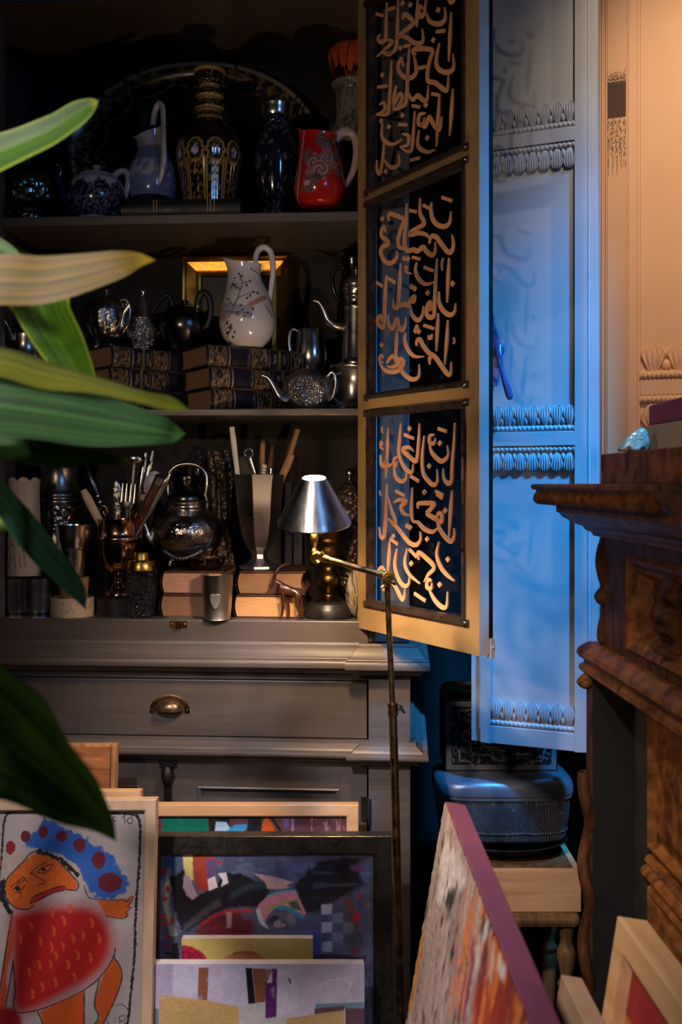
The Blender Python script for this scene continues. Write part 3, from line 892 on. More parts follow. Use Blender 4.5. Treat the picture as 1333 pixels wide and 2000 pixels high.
# ------------------------------------------------------------------ things on the shelves
MAT.update(
    porcelain=M('porcelain', lin(205, 202, 208), 0.16, var=0.04, vc=True, coat=0.4),
    emboss=M('embossed_silver', (0.40, 0.38, 0.36), 0.25, 1.0, var=0.2, vs=30, bump=1.8, bs=90, btype='voronoi', dark=(.02, .02, .02), darkamt=.7, darks=60),
    hammer=M('hammered_silver', (0.50, 0.49, 0.48), 0.18, 1.0, var=0.1, bump=.9, bs=430, btype='voronoi'),
    chased=M('chased_silver', (0.48, 0.46, 0.44), 0.20, 1.0, var=0.2, vs=30, bump=1.2, bs=110, dark=(.03, .03, .03), darkamt=.6, darks=30),
    pewter=M('pewter', (0.40, 0.38, 0.38), 0.36, 1.0, var=0.10, vs=12, bump=.1, bs=200),
    copper=M('copper_plate', (0.42, 0.26, 0.19), 0.17, 1.0, var=0.2, vs=22, dark=(.05, .035, .03), darkamt=.6),
    gunmetal=M('gunmetal', (0.10, 0.10, 0.11), 0.22, 1.0, var=0.2),
    ivory=M('carved_ivory', lin(206, 186, 158), 0.42, var=0.08, vc=True, bump=.15, bs=60),
    smoke=M('smoked_glass', (1, 1, 1), 0.08, 0.0, var=0.05, vc=True, coat=1.0),
    navy=M('navy_cloth', lin(26, 32, 52), .6, var=.1, bump=.2, bs=600),
    blackc=M('black_cloth_cover', lin(24, 24, 28), .5, var=.15, bump=.1, bs=500),
    leather=M('old_leather', lin(70, 36, 26), .45, var=.3, vs=50, bump=.2, bs=200),
    spine=M('tooled_spine', (1, 1, 1), .38, 0.15, var=.1, vc=True),
    pages=M('page_block', lin(150, 112, 84), .85, var=.25, vs=60, stretch=(.4, .4, 14), bump=.4, bs=60, bstretch=(.3, .3, 30)),
    pinkpages=M('pink_page_block', lin(196, 152, 128), .85, var=.2, vs=60, stretch=(.4, .4, 14), bump=.4, bs=60, bstretch=(.3, .3, 30)),
    gilt=M('gilt', lin(214, 158, 66), .26, .95, var=.22, vs=14, bump=.15, bs=50),
    stick=wood('stick_wood', lin(190, 150, 106), lin(146, 104, 66), .5, 12, (1, 1, 12)),
    darkstick=wood('dark_stick', lin(120, 80, 52), lin(80, 50, 32), .45, 12, (1, 1, 12)),
    white=M('white_plastic', lin(222, 216, 206), .4, var=.04),
    foil=M('crinkled_foil', (.13, .10, .08), .4, .8, var=.4, bump=2, bs=110, btype='voronoi'),
)

def upright(d):
    z = d.normalized(); y = Vector((0, 1, 0)); y = (y - z * z.dot(y)).normalized()
    return Matrix((y.cross(z), y, z)).transposed().to_quaternion()

class It:
    """a thing standing on a shelf; outlines are given in photo columns and rows at its own depth"""
    def __init__(s, name, label, cat, px, v, z, group=None, rotz=0.0):
        p = cab_at(px, v)
        s.px, s.c, s.s, s.zb = px, p, p.y / F, z
        s.o = thing(name, label, cat, (p.x, p.y, z), rotz, group)
    def z(s, py): return EZ - (py - CY) * s.s - s.zb
    def P(s, px, py, dy=0.0): return ((px - s.px) * s.s, dy, s.z(py))
    def prof(s, pts, base=True):
        q = [(r * s.s, s.z(py)) for r, py in pts]
        if base: q[0] = (q[0][0], 0.0)
        return [(r, max(z, 0.0)) for r, z in q] if base else q
    def lathe(s, part, mat, pts, parent=None, base=True, n=48, sub=0, bev=0, ang=40, dx=0, **kw):
        return MB().lathe(s.prof(pts, base), n=n, sub=sub, T=TM((dx, 0, 0)), **kw).build(part, mat, parent or s.o, ang=ang)
    def tube(s, part, mat, pts, r, parent=None, n=12, sub=5, flat=1.0, dy=0.0, **kw):
        rr = [q * s.s for q in r] if hasattr(r, '__len__') else r * s.s
        P = [s.P(p[0], p[1], (p[2] if len(p) > 2 else dy)) for p in pts]
        return MB().tube(P, rr, n, sub=sub, flat=flat, **kw).build(part, mat, parent or s.o)

def jug(it, part, mat, rows, spout=0.35, lift=(0, 0), wall=2.0, n=64, sub=6, colf=None, sp_w=0.42, slope=0.0):
    """rows of (left px, right px, py), bottom to top; the top ring is drawn out to a lip on the left"""
    q = cr([(l, r, y) for l, r, y in rows], sub)
    K = len(q)
    vs, fs, cs = [], [], []
    top = it.z(rows[-1][2])
    def ring(l, r, y, t, inset):
        cx = ((l + r) / 2 - it.px) * it.s
        rad = (r - l) / 2 * it.s - inset
        z = max(it.z(y), 0.0)
        f = max(0.0, (z / top - .55) / .45) ** 2.2
        for j in range(n):
            th = 2 * math.pi * j / n
            d = math.atan2(math.sin(th - math.pi), math.cos(th - math.pi))
            g = math.exp(-(d / sp_w) ** 2)
            x = cx + (rad * (1 + spout * f * g)) * math.cos(th)
            yy = rad * math.sin(th) * (1 - .12 * f)
            zz = z + f * (lift[0] * g + slope * -math.cos(th) + lift[1] * math.exp(-((math.pi - abs(d)) / .6) ** 2)) * it.s
            vs.append((x, yy, zz))
            cs.append(colf(th, z / top, it, x, zz) if colf else (1, 1, 1))
    for k, (l, r, y) in enumerate(q): ring(l, r, y, k / (K - 1), 0)
    for k in range(K - 1, K // 3, -1): ring(*q[k], k / (K - 1), wall * it.s)
    m = len(vs) // n
    for i in range(m - 1):
        for j in range(n):
            a, b = i * n + j, i * n + (j + 1) % n
            fs.append((a, b, b + n, a + n))
    fs.append(tuple(range(n - 1, -1, -1))); fs.append(tuple((m - 1) * n + j for j in range(n)))
    mb = MB(); mb.add(vs, fs, 0, cs)
    return mb.build(part, mat, it.o, ang=60)

def hsh(a, b=0.0):
    x = math.sin(a * 127.1 + b * 311.7) * 43758.5453
    return x - math.floor(x)
def vnoise(x, y):
    xi, yi = math.floor(x), math.floor(y)
    fx, fy = x - xi, y - yi
    fx, fy = fx * fx * (3 - 2 * fx), fy * fy * (3 - 2 * fy)
    a, b, c, d = hsh(xi, yi), hsh(xi + 1, yi), hsh(xi, yi + 1), hsh(xi + 1, yi + 1)
    return a + (b - a) * fx + (c - a) * fy + (a - b - c + d) * fx * fy
def fbm(x, y): return .55 * vnoise(x, y) + .3 * vnoise(2.1 * x + 5, 2.1 * y) + .15 * vnoise(4.3 * x, 4.3 * y + 9)
def mixc(a, b, t):
    t = min(max(t, 0), 1)
    return tuple(p + (q - p) * t for p, q in zip(a, b))
def dseg(px, py, ax, ay, bx, by):
    vx, vy = bx - ax, by - ay
    t = ((px - ax) * vx + (py - ay) * vy) / (vx * vx + vy * vy + 1e-9)
    t = min(max(t, 0), 1)
    return math.hypot(px - ax - t * vx, py - ay - t * vy)

# ---- books
def book(name, label, cat, loc, rotz, L, D, T, style, group=None, lean=0.0):
    """spine along local x, facing -y; lies flat with its base at loc"""
    root = thing(name, label, cat, loc, rotz, group)
    cov = style.get('cover', MAT['blackc'])
    c = MB()
    bt = .0028
    c.box(-L / 2, L / 2, -D / 2 + .004, D / 2, 0, bt); c.box(-L / 2, L / 2, -D / 2 + .004, D / 2, T - bt, T)
    c.build('cover', cov, root, bev=.0006)
    p = MB()
    n = 14
    prof_ = []
    for i in range(n + 1):                        # hollowed fore-edge, rounded back
        t = i / n
        prof_.append((-D / 2 + .004 - .004 * math.sin(math.pi * t), bt + (T - 2 * bt) * t))
    for i in range(n, -1, -1):
        t = i / n
        prof_.append((D / 2 - .004 - .005 * math.sin(math.pi * t), bt + (T - 2 * bt) * t))
    V = [(-L / 2 + .004, y, z) for y, z in prof_] + [(L / 2 - .004, y, z) for y, z in prof_]
    m = len(prof_)
    p.add(V, [tuple(range(m)), tuple(range(2 * m - 1, m - 1, -1))] + [(i, (i + 1) % m, m + (i + 1) % m, m + i) for i in range(m)], smooth=False)
    p.build('pages', style.get('pages', MAT['pages']), root)
    s = MB()
    rib = style.get('ribs', True)
    nu, nv = (150, 14) if style.get('tooled') else (40, 10)
    def sp(i, j):
        a = math.pi * (j - .5)
        rr = 1.0 + (.10 if rib and min(abs(i - k) for k in (.06, .24, .42, .62, .80, .94)) < .008 else 0)
        return (-L / 2 + L * i, -D / 2 + .006 - .010 * math.cos(a) * rr, T / 2 + T / 2 * math.sin(a))
    def sc(i, j):
        if not style.get('tooled'): return style.get('spinecol', (.02, .02, .025))
        dark, gold = lin(24, 26, 34), lin(150, 122, 92)
        for a0, a1 in ((.03, .20), (.45, .60), (.84, .97)):
            if a0 < i < a1:
                f = fbm(i * 95 + style['seed'], j * 16) + .18 * math.sin(i * 140) * math.sin(j * 22)
                if min(i - a0, a1 - i) < .008: return gold
                return mixc(dark, gold, (abs(f - .5) < .085) * .95)
        for a0, a1 in ((.22, .43), (.62, .82)):
            if a0 < i < a1 and (min(i - a0, a1 - i) < .007 or min(j - .06, .94 - j) < .02): return gold
        return lin(20, 24, 40) if .22 < i < .43 else dark
    s.grid(sp, nu, nv, colf=sc)
    so = s.build('spine', MAT['spine'] if style.get('tooled') else cov, root, fix=False)
    if style.get('title'):
        t = MB()
        for k, (txt, xx, sz) in enumerate(style['title']):
            text(t, txt, sz, TM((-L / 2 + L * xx, -D / 2 - .0048, T / 2)) @ Matrix.Rotation(R(90), 4, 'X') @ Matrix.Rotation(R(90), 4, 'Z'), ext=.0006, sx=.62)
        t.build('spine_title', MAT['spinegilt'], root, fix=False)
    return root
MAT['spinegilt'] = M('spine_gilt', lin(170, 150, 118), .4, .4)

# ================= top shelf
it = It('silver_pot', 'squat dark silver pot with embossed scrolls at the left end of the top shelf', 'pot', 58, .11, Z1)
it.lathe('body', MAT['emboss'], [(38, 430), (46, 425), (63, 404), (68, 385), (65, 365), (54, 346), (36, 334), (30, 331)], sub=4, mod=lambda th, z, t: 1 + .025 * math.cos(9 * th) * math.sin(math.pi * t))
it.lathe('lid', MAT['emboss'], [(31, 331), (24, 324), (10, 319), (6, 314), (9, 308), (6, 302), (0.5, 299)], base=False, sub=4)
it.tube('handle', MAT['silver'], [(112, 352), (119, 338), (116, 324), (111, 322)], [4, 4, 3, 4])
it = It('teapot', 'small cobalt blue and white porcelain teapot with white handle beside the embossed pot', 'teapot', 190, .06, Z1)
def teac(th, z, t):
    d = 78 * it.s
    u = th * 22; w = z * 900
    n_ = fbm(u, w * .8)
    bl = mixc(lin(16, 20, 66), lin(150, 160, 196), (n_ > .56) * .55)
    edge = .072 + .006 * math.sin(th * 9) + .003 * math.sin(th * 23)
    return bl if .006 < z < edge else lin(212, 214, 226)
it.lathe('body', MAT['porcelain'], [(34, 430), (48, 420), (56, 398), (56, 378), (50, 360), (41, 350), (36, 347)], sub=6, n=110, colf=teac)
it.lathe('lid', MAT['porcelain'], [(37, 347), (34, 343), (18, 338), (6, 336), (5, 333), (8.5, 329), (7, 324), (.5, 322)], base=False, sub=4, c=lin(206, 208, 222))
it.tube('handle', MAT['porcelain'], [(219, 352), (228, 340), (243, 334), (252, 345), (249, 372), (238, 395), (225, 408)], [6, 6.5, 6.5, 6.5, 6, 5.5, 4], c=lin(200, 204, 222))
it.tube('spout', MAT['porcelain'], [(140, 400, -.01), (128, 385, -.012), (122, 362, -.012), (114, 350, -.012)], [10, 8, 6, 5], c=lin(40, 46, 96))

# a black book carries the pitcher and the decanter
BKY = 388
p = cab_at(370, .085)
BKT = EZ - (BKY - CY) * cab_at(370, .02).y / F - Z1
bk = book('book', 'thick black book lying under the decanter and the pale blue pitcher', 'book', (cab_at(370, .095).x, cab_at(370, .095).y, Z1), CA, .236, .15, BKT,
          dict(cover=MAT['blackc'], pages=MAT['blackc'], ribs=False))
gm_ = MB()
for px in (316, 322, 423, 429, 436):
    for k in range(7):
        x = (px - 370) * .000995
        gm_.box(x, x + .0022, -.0793, -.0785, .008 + k * .0036, .0105 + k * .0036)
gm_.build('spine_gilding', MAT['spinegilt'], bk)
ZB = Z1 + BKT

it = It('pitcher', 'pale blue and white relief pitcher with tall strap handle, standing on the black book', 'pitcher', 299, .085, ZB)
def pitc(th, t, it_, x, z):
    f = fbm(th * 7, z * 90)
    c = mixc(lin(126, 144, 190), lin(206, 204, 214), (.36 < t < .60 and f > .52) * .8)
    if t > .80: c = lin(196, 190, 204)
    if .77 < t < .80 or .63 < t < .65: c = lin(150, 132, 150)
    return c
jug(it, 'body', MAT['porcelain'], [(258, 340, 390), (254, 345, 376), (252, 346, 352), (256, 341, 326), (266, 330, 306), (272, 325, 290), (273, 324, 276), (268, 326, 262)], .30, (4, 16), colf=pitc, slope=-9)
it.tube('handle', MAT['porcelain'], [(303, 252, -.022), (308, 228, -.026), (316, 214, -.030), (324, 222, -.033), (326, 250, -.036), (328, 285, -.048), (329, 325, -.050), (322, 360, -.044), (314, 374, -.038)],
        [5, 6, 6, 6, 6, 6.5, 6.5, 6, 4.5], c=lin(214, 212, 220), flat=.7)

it = It('decanter', 'faceted smoked glass decanter with gilt medallions and ringed neck on the black book', 'decanter', 410, .085, ZB)
def decc(th, z, t):
    zz = z / it.z(138)
    k = 10
    a = (th * k / (2 * math.pi) + .5) % 1 - .5
    idx = int(th * k / (2 * math.pi) + .5) % k
    gold = lin(176, 140, 78)
    if zz > .62:
        for c in (.635, .70, .79, .87, .985):
            if abs(zz - c) < .014: return gold
        return mixc(lin(22, 22, 22), gold, (fbm(th * 9, zz * 90) > .62) * .5)
    cy = .355
    e = math.hypot(a / .42, (zz - cy) / .085)
    if .86 < e < 1.04: return gold
    if e <= .86:
        f = fbm(th * 34, zz * 120)
        if e < .4: return mixc(lin(60, 56, 90), lin(196, 186, 226), (f > .45))
        return mixc(lin(16, 18, 20), lin(92, 96, 50), (f > .56) * .8)
    if zz < .30:
        if idx == 8 and abs(a) < .26:
            lf = abs(math.sin(zz * 62 + abs(a) * 7))
            return mixc(lin(26, 36, 58), lin(190, 214, 232), (lf > .55 and abs(a) < .2) * .9)
        f = fbm(th * 40, zz * 150)
        if abs(abs(a) - .44) < .03: return gold
        return mixc(lin(20, 19, 18), gold, (f > .60 and abs(a) < .3) * .8)
    return lin(22, 21, 20)
it.lathe('body', MAT['smoke'], [(50, 385), (53, 378), (57, 350), (63, 318), (64, 300), (58, 280), (44, 258), (31, 240), (24, 228), (22, 220), (29, 216), (29, 208), (21, 203), (20, 197), (27, 192), (27, 184), (20, 179),
        (20, 170), (26, 165), (26, 158), (19, 152), (20, 148), (31, 144), (31, 139), (25, 138), (22, 140)], n=140, sub=7, colf=decc, ang=80,
        mod=lambda th, z, t: (1 + .022 * abs(math.sin(5 * th)) if z / it.z(138) < .62 else 1.0))

it = It('vase', 'dark glass vase with silver rim, between the decanter and the red pitcher', 'vase', 540, .10, Z1)
def vasc(th, z, t):
    f = abs(fbm(th * 3.2, z * 42) - .5)
    return mixc(lin(22, 24, 40), lin(120, 114, 130), (f < .012) * .8)
it.lathe('body', MAT['smoke'], [(28, 425), (28, 412), (22, 405), (20, 399), (30, 394), (38, 365), (43, 325), (42, 295), (33, 265), (26, 248), (28, 238), (32, 231)], n=90, sub=6, colf=vasc)
it.lathe('rim', MAT['silverb'], [(31.5, 232), (33, 226), (34, 214), (35, 208), (33, 207), (31, 214), (29, 230)], base=False, sub=3)

it = It('red_pitcher', 'coral red pitcher with grey rose spray and white handle on the top shelf', 'pitcher', 628, .040, Z1)
ROSE = [(617, 330, 17), (640, 322, 14), (628, 346, 18), (652, 334, 9), (606, 348, 9), (640, 305, 9)]
STEM = [(600, 362, 612, 348), (600, 372, 626, 346), (596, 380, 606, 372), (640, 318, 634, 290), (634, 290, 628, 272), (640, 300, 648, 282), (634, 300, 622, 284), (650, 330, 664, 350), (610, 340, 600, 322), (600, 322, 604, 306), (652, 318, 660, 306), (606, 384, 620, 366)]
def redc(th, t, it_, x, z):
    base = lin(214, 44, 30)
    if math.sin(th) > .15: return base
    px = it.px + x / it.s; py = CY - (z + it.zb - EZ) / it.s
    if px < 590 and py < 262: return lin(216, 60, 44)
    if abs(px - (596 - (py - 262) * .12 + max(0, py - 300) * .02)) < 1.6 and py < 395: return lin(224, 190, 176)
    best = base
    for ax, ay, bx, by in STEM:
        d = dseg(px, py, ax, ay, bx, by)
        w = 4.2 + 3 * fbm(px * .2, py * .2)
        if d < w: best = mixc(lin(70, 54, 52), lin(176, 150, 144), vnoise(px * .55, py * .55))
    for cx, cy, rr in ROSE:
        d = math.hypot(px - cx, py - cy) / rr
        if d < 1 + .15 * math.sin(math.atan2(py - cy, px - cx) * 7):
            w = .5 + .5 * math.sin(d * 11 + math.atan2(py - cy, px - cx) * 2)
            best = mixc(lin(120, 84, 80), lin(220, 176, 168), w)
    d = math.hypot((px - 622) / 9, (py - 359) / 6)
    if d < 1: best = lin(96, 90, 94)
    d = math.hypot((px - 601), (py - 371)) / 6
    if d < 1: best = lin(226, 190, 180)
    return best
jug(it, 'body', MAT['porcelain'], [(592, 660, 408), (584, 668, 400), (577, 674, 384), (575, 676, 366), (579, 673, 338), (584, 668, 310), (588, 662, 288), (590, 659, 274), (589, 661, 264)], .20, (12, 0), colf=redc, n=150, sub=12, slope=3, sp_w=.36)
it.tube('handle', MAT['porcelain'], [(656, 276), (664, 262), (678, 257), (692, 264), (698, 288), (695, 318), (686, 346), (673, 366)], [8, 9, 9, 8.5, 8, 7, 6.5, 6], c=lin(226, 206, 200), flat=.8)

it = It('urn', 'grey white ceramic urn with leaf painting, half hidden behind the gold door', 'urn', 692, .19, Z1)
def urnc(th, z, t):
    return mixc(lin(176, 168, 162), lin(90, 84, 76), (t < .62 and fbm(th * 9, z * 60) > .55) * .8)
it.lathe('body', MAT['porcelain'], [(32, 440), (46, 400), (54, 340), (52, 280), (42, 250), (36, 240), (35, 220), (36, 186), (39, 177), (44, 170), (44, 165), (40, 165), (37, 178), (34, 200)], sub=5, n=80, colf=urnc)
fl_ = It('dried_flower', 'orange dried flower head standing in the grey white urn', 'flower', 692, .19, Z1)
MB().tube([(0, 0, fl_.z(330)), (0, 0, fl_.z(120))], .004, 8).build('stem', MAT['darkstick'], fl_.o)
pm = MB()
for k in range(34):
    a = 2 * math.pi * k / 34 + .1 * hsh(k)
    r = 46 * fl_.s * (.85 + .3 * hsh(k, 2))
    def pet(i, j, a=a, r=r, k=k):
        ph = i * (2.0 + .5 * hsh(k, 5))
        w = (.012 * math.sin(math.pi * min(1, .12 + .8 * i))) * (2 * j - 1)
        rr = r * math.sin(min(ph, 1.9)) * (1 if ph < 1.5 else 1.0)
        z = fl_.z(118) + (fl_.z(86) - fl_.z(118)) * math.cos(ph) - .018 * max(0, ph - 1.6)
        return (rr * math.cos(a) - w * math.sin(a), rr * math.sin(a) + w * math.cos(a), z + .004 * (1 - (2 * j - 1) ** 2))
    pm.grid(pet, 9, 4)
pm.build('petals', M('orange_petals', lin(214, 92, 20), .6, var=.3, vs=60, sss=.2), fl_.o, fix=False)

# oval lacquer tray leaning at the back
tY = 2.150
tray = thing('lacquer_tray', 'big oval black lacquer tray with gold border leaning at the back of the top shelf', 'tray', (0, 0, 0))
tc = W(378, 250, tY)
tray.location = (tc.x, tc.y + .010, Z1 + .001)
tray.rotation_euler = (R(-4.5), 0, CA)
ta, tb = 253 * tY / F, 219 * tY / F
tb = min(tb, (2.225 - Z1) / 2 / math.cos(R(4.5)))
def tfn(i, j):
    th = 2 * math.pi * j
    r = i
    d = 0.0 if r < .82 else -.020 * ((r - .82) / .18) ** 1.6
    return (ta * r * math.cos(th), d, tb + tb * r * math.sin(th))
def tcol(i, j):
    th = 2 * math.pi * j
    blackl, gold = (.006, .006, .0065), lin(150, 108, 56)
    if .955 < i < .985: return mixc(blackl, lin(190, 170, 140), .6 * (fbm(th * 60, 3) > .35))
    if .84 < i < .95:
        f = fbm(th * 26, i * 60) + .12 * math.sin(th * 46)
        return mixc(blackl, gold, (f > .56) * .75)
    g = .80 - .07 * abs(math.sin(th * 7))
    if abs(i - g) < .012: return mixc(blackl, gold, .6 * (fbm(th * 50, i * 40) > .4))
    if .55 < i < .80 and abs(math.sin(th * 7)) < .035 * (1.3 - i): return mixc(blackl, gold, .45 * (fbm(i * 60, th) > .45))
    if i < .5:
        f = fbm(i * math.cos(th) * 16 + 4, i * math.sin(th) * 16)
        return mixc(blackl, lin(96, 70, 74), max(0, f - .6) * 2.2)
    return blackl
MB().grid(tfn, 70, 260, colf=tcol).build('tray_face', M('black_lacquer', (1, 1, 1), .22, 0, var=.05, vc=True), tray, fix=False)
MB().grid(lambda i, j: (tfn(i, j)[0], tfn(i, j)[1] + .003, tfn(i, j)[2]), 20, 120).build('tray_back', MAT['black'], tray, fix=False)

it = It('brass_horn', 'slender dark brass horn standing upright behind the pale blue pitcher', 'horn', 306, .165, Z1)
it.tube('cone', MAT['bronze'], [(306, 455), (298, 380), (286, 300), (280, 238), (266, 190), (256, 160)], [22, 19, 15, 12, 6, 2.5], sub=3)
it.tube('collar', MAT['bronze'], [(283, 240), (281, 236)], [14, 14], sub=0)

# ================= middle shelf
ST = [dict(tooled=True, seed=k * 3.7, cover=MAT['blackc'], title=[('Meyers', .285, .0115), ('Konversations', .33, .0115), ('Lexikon', .375, .0115)]) for k in range(6)]
BT = .0428
def stack(px, v, ang, L, D, labels, group, off, flip=False, seed0=0):
    for k in range(3):
        c0 = cab_at(px + off[k], v)
        a = R(ang)
        ux, uy = Vector((math.cos(a), math.sin(a), 0)), Vector((-math.sin(a), math.cos(a), 0))
        c = c0 + ux * (L / 2) + uy * (D / 2)
        st = dict(ST[seed0 + k])
        if flip: st['title'] = [('Meyers', .675, .0105), ('Konversations', .72, .0105), ('Lexikon', .765, .0105)]
        book('book', labels[k], 'book', (c.x, c.y, Z2 + BT * (2 - k) + .0002), a, L, D, BT - .0004, st, group)
stack(212, .022, 42, .215, .115, ['dark gilt-tooled lexicon volume on top of the left stack, under the ribbed teapot', 'dark gilt-tooled lexicon volume in the middle of the left stack',
      'dark gilt-tooled lexicon volume at the bottom of the left stack'], 'lexicon volumes on the middle shelf', (4, 0, 2))
stack(402, .020, 31, .222, .132, ['dark gilt-tooled lexicon volume on top of the right stack, under the white jug', 'dark gilt-tooled lexicon volume in the middle of the right stack, brown page edges',
      'dark gilt-tooled lexicon volume at the bottom of the right stack'], 'lexicon volumes on the middle shelf', (0, 6, 10), True, 3)
ZS = Z2 + BT * 3

it = It('silver_pitcher', 'dark silver pitcher half hidden by leaves at the left of the middle shelf', 'pitcher', 50, .09, Z2)
jug(it, 'body', MAT['silver'], [(30, 72, 812), (14, 88, 790), (8, 94, 750), (16, 86, 705), (20, 82, 680), (16, 88, 655)], .15, (8, 0))
it.tube('handle', MAT['silver'], [(34, 668, -.03), (26, 640, -.038), (14, 628, -.042), (8, 648, -.043), (12, 690, -.045), (22, 720, -.042)], [3.5, 4, 4.5, 4.5, 4, 3])
it = It('ribbed_teapot', 'silver melon-ribbed teapot on the left stack of lexicon volumes', 'teapot', 209, .105, ZS)
it.lathe('body', MAT['chased'], [(16, 674), (28, 668), (40, 648), (45, 622), (42, 600), (30, 586), (16, 581)], sub=5, n=96, mod=lambda th, z, t: 1 - .07 * (1 - abs(math.sin(5 * th + .6)) ** .5) * math.sin(math.pi * min(1, t + .1)))
it.lathe('lid', MAT['silver'], [(17, 581), (10, 578), (4, 577), (3, 573), (6, 569), (4, 565), (.5, 563)], base=False, sub=3)
it.tube('handle', MAT['silver'], [(236, 590, -.012), (250, 588, -.014), (257, 606, -.014), (254, 632, -.014), (244, 650, -.014)], [3.5, 4, 4, 4, 3])
it.tube('spout', MAT['silver'], [(236, 652, -.028), (246, 640, -.036), (251, 618, -.038), (262, 602, -.040)], [8, 6, 4.5, 4])
for a in (.8, 2.3, 3.9, 5.4): MB().ball((.024 * math.cos(a), .024 * math.sin(a), .0055), .0055, 10).build('foot', MAT['silver'], it.o)
it = It('coffee_pot', 'small chased silver coffee pot with pointed lid beside the ribbed teapot', 'coffee pot', 279, .135, ZS)
it.lathe('body', MAT['hammer'], [(18, 676), (26, 670), (29, 656), (28, 640), (23, 630), (21, 626)], sub=4)
it.lathe('lid', MAT['silver'], [(22, 627), (24, 623), (19, 612), (14, 594), (9, 582), (4, 578), (6, 573), (7, 569), (3, 566), (.5, 562)], base=False, sub=4)
it.tube('handle', MAT['black'], [(298, 612), (312, 588), (328, 577), (337, 592), (334, 620), (318, 645), (303, 656)], [3.5, 4.5, 5, 5, 4.5, 4, 3.5])
it.tube('spout', MAT['silver'], [(258, 660, -.02), (250, 640, -.03), (256, 610, -.034), (254, 588, -.036)], [8, 6, 4.5, 3.5])
it = It('dark_teapot', 'low dark metal teapot with black hooped handle, left on the right book stack', 'teapot', 362, .118, ZS)
it.lathe('body', MAT['gunmetal'], [(20, 676), (36, 671), (47, 652), (49, 634), (43, 614), (28, 602), (14, 598), (8, 597)], sub=5)
it.lathe('knob', MAT['gunmetal'], [(9, 597), (5, 594), (7, 588), (.5, 584)], base=False, sub=3)
it.tube('handle', MAT['black'], [(390, 620, -.028), (391, 595, -.032), (402, 578, -.036), (414, 588, -.038), (417, 615, -.038), (411, 638, -.036), (402, 648, -.032)], [5, 6, 6.5, 6.5, 6, 5.5, 5])
it.tube('handle_ferrule', MAT['silverb'], [(391, 606, -.029), (391, 601, -.030)], 6.6, sub=0)

it = It('white_jug', 'tall white jug with berry sprigs and looped handle on the right book stack', 'jug', 484, .095, ZS)
SPR = [(452, 628, 470, 590), (470, 590, 478, 560), (470, 590, 500, 578), (478, 560, 492, 556), (462, 606, 450, 590), (478, 560, 470, 540), (445, 616, 490, 620), (455, 650, 448, 662), (520, 600, 534, 622), (474, 575, 458, 560), (512, 540, 488, 528)]
BER = [(470, 540), (476, 545), (462, 548), (492, 556), (486, 564), (500, 578), (494, 586), (507, 580), (488, 590), (458, 560), (450, 590), (480, 614), (490, 620), (484, 626), (470, 622), (476, 606), (460, 664), (452, 672), (464, 655), (448, 655), (500, 612), (496, 624)]
def whc(th, t, it_, x, z):
    w = (1, 1, 1)
    if math.sin(th) > .1: return w
    px = it.px + x / it.s; py = CY - (z + it.zb - EZ) / it.s
    for cx, cy in BER:
        if math.hypot(px - cx, py - cy) < 2.3: return lin(70, 50, 56)
    for s_ in SPR:
        if dseg(px, py, *s_) < 1.0: return lin(120, 92, 92)
    if math.hypot((px - 462) / 10, (py - 566) / 7) < 1 and fbm(px * .4, py * .4) > .48: return lin(130, 96, 100)
    if math.hypot((px - 452) / 9, (py - 645) / 12) < 1 and fbm(px * .4, py * .4) > .5: return lin(120, 86, 96)
    u = (px - 440) + (py - 590) * .3
    if 4 < u < 68 and 596 + (px - 440) * .20 < py < 618 + (px - 440) * .24 and px < 512: return lin(196, 200, 222)
    if dseg(px, py, 494, 604, 518, 588) < 5: return lin(206, 160, 146)
    if math.hypot(px - 442, (py - 624)) < 9: return lin(226, 190, 182)
    return w
jug(it, 'body', MAT['porcelain'], [(456, 512, 679), (452, 516, 676), (438, 529, 662), (430, 537, 640), (430, 538, 620), (436, 532, 592), (444, 522, 566), (449, 512, 545), (450, 510, 530), (446, 512, 516)], .34, (11, 2), colf=whc, n=150, sub=12, slope=2, sp_w=.72)
it.tube('handle', MAT['porcelain'], [(502, 530), (500, 505), (506, 488), (518, 483), (530, 494), (534, 525), (531, 558), (527, 590)], [5, 5.5, 6, 6, 6, 5.5, 5, 4.5], c=(1, 1, 1))

# gilt frame leaning behind
gY = 2.178
gc = W(462, 640, gY)
gf = thing('gilt_frame', 'small gilt picture frame leaning behind the white jug', 'picture frame', (gc.x, gc.y - .012, Z2 + .001), rot=(R(-1.5), 0, R(-4)))
gw, gh = .238, (EZ - (503 - CY) * 2.178 / F - Z2) * 1.0
g_ = MB()
gp = [(-.004, 0), (0, -.012), (.004, -.016), (.008, -.014), (.012, -.008), (.030, -.004), (.038, -.008), (.042, -.006), (.046, 0)]
for (i0, y0), (i1, y1) in zip(gp, gp[1:]):
    A = [(-gw / 2 + i0, y0, i0), (gw / 2 - i0, y0, i0), (gw / 2 - i0, y0, gh - i0), (-gw / 2 + i0, y0, gh - i0)]
    B = [(-gw / 2 + i1, y1, i1), (gw / 2 - i1, y1, i1), (gw / 2 - i1, y1, gh - i1), (-gw / 2 + i1, y1, gh - i1)]
    g_.add([(x, y, max(z, 0)) for x, y, z in A + B], [(j, (j + 1) % 4, 4 + (j + 1) % 4, 4 + j) for j in range(4)], smooth=False)
g_.box(-gw / 2 + .002, gw / 2 - .002, 0, .004, 0, gh)
g_.build('moulding', MAT['gilt'], gf)
MB().box(-gw / 2 + .045, gw / 2 - .045, -.003, -.001, .045, gh - .045).build('picture', M('dark_picture', lin(26, 22, 20), .4, var=.4, vs=16), gf)

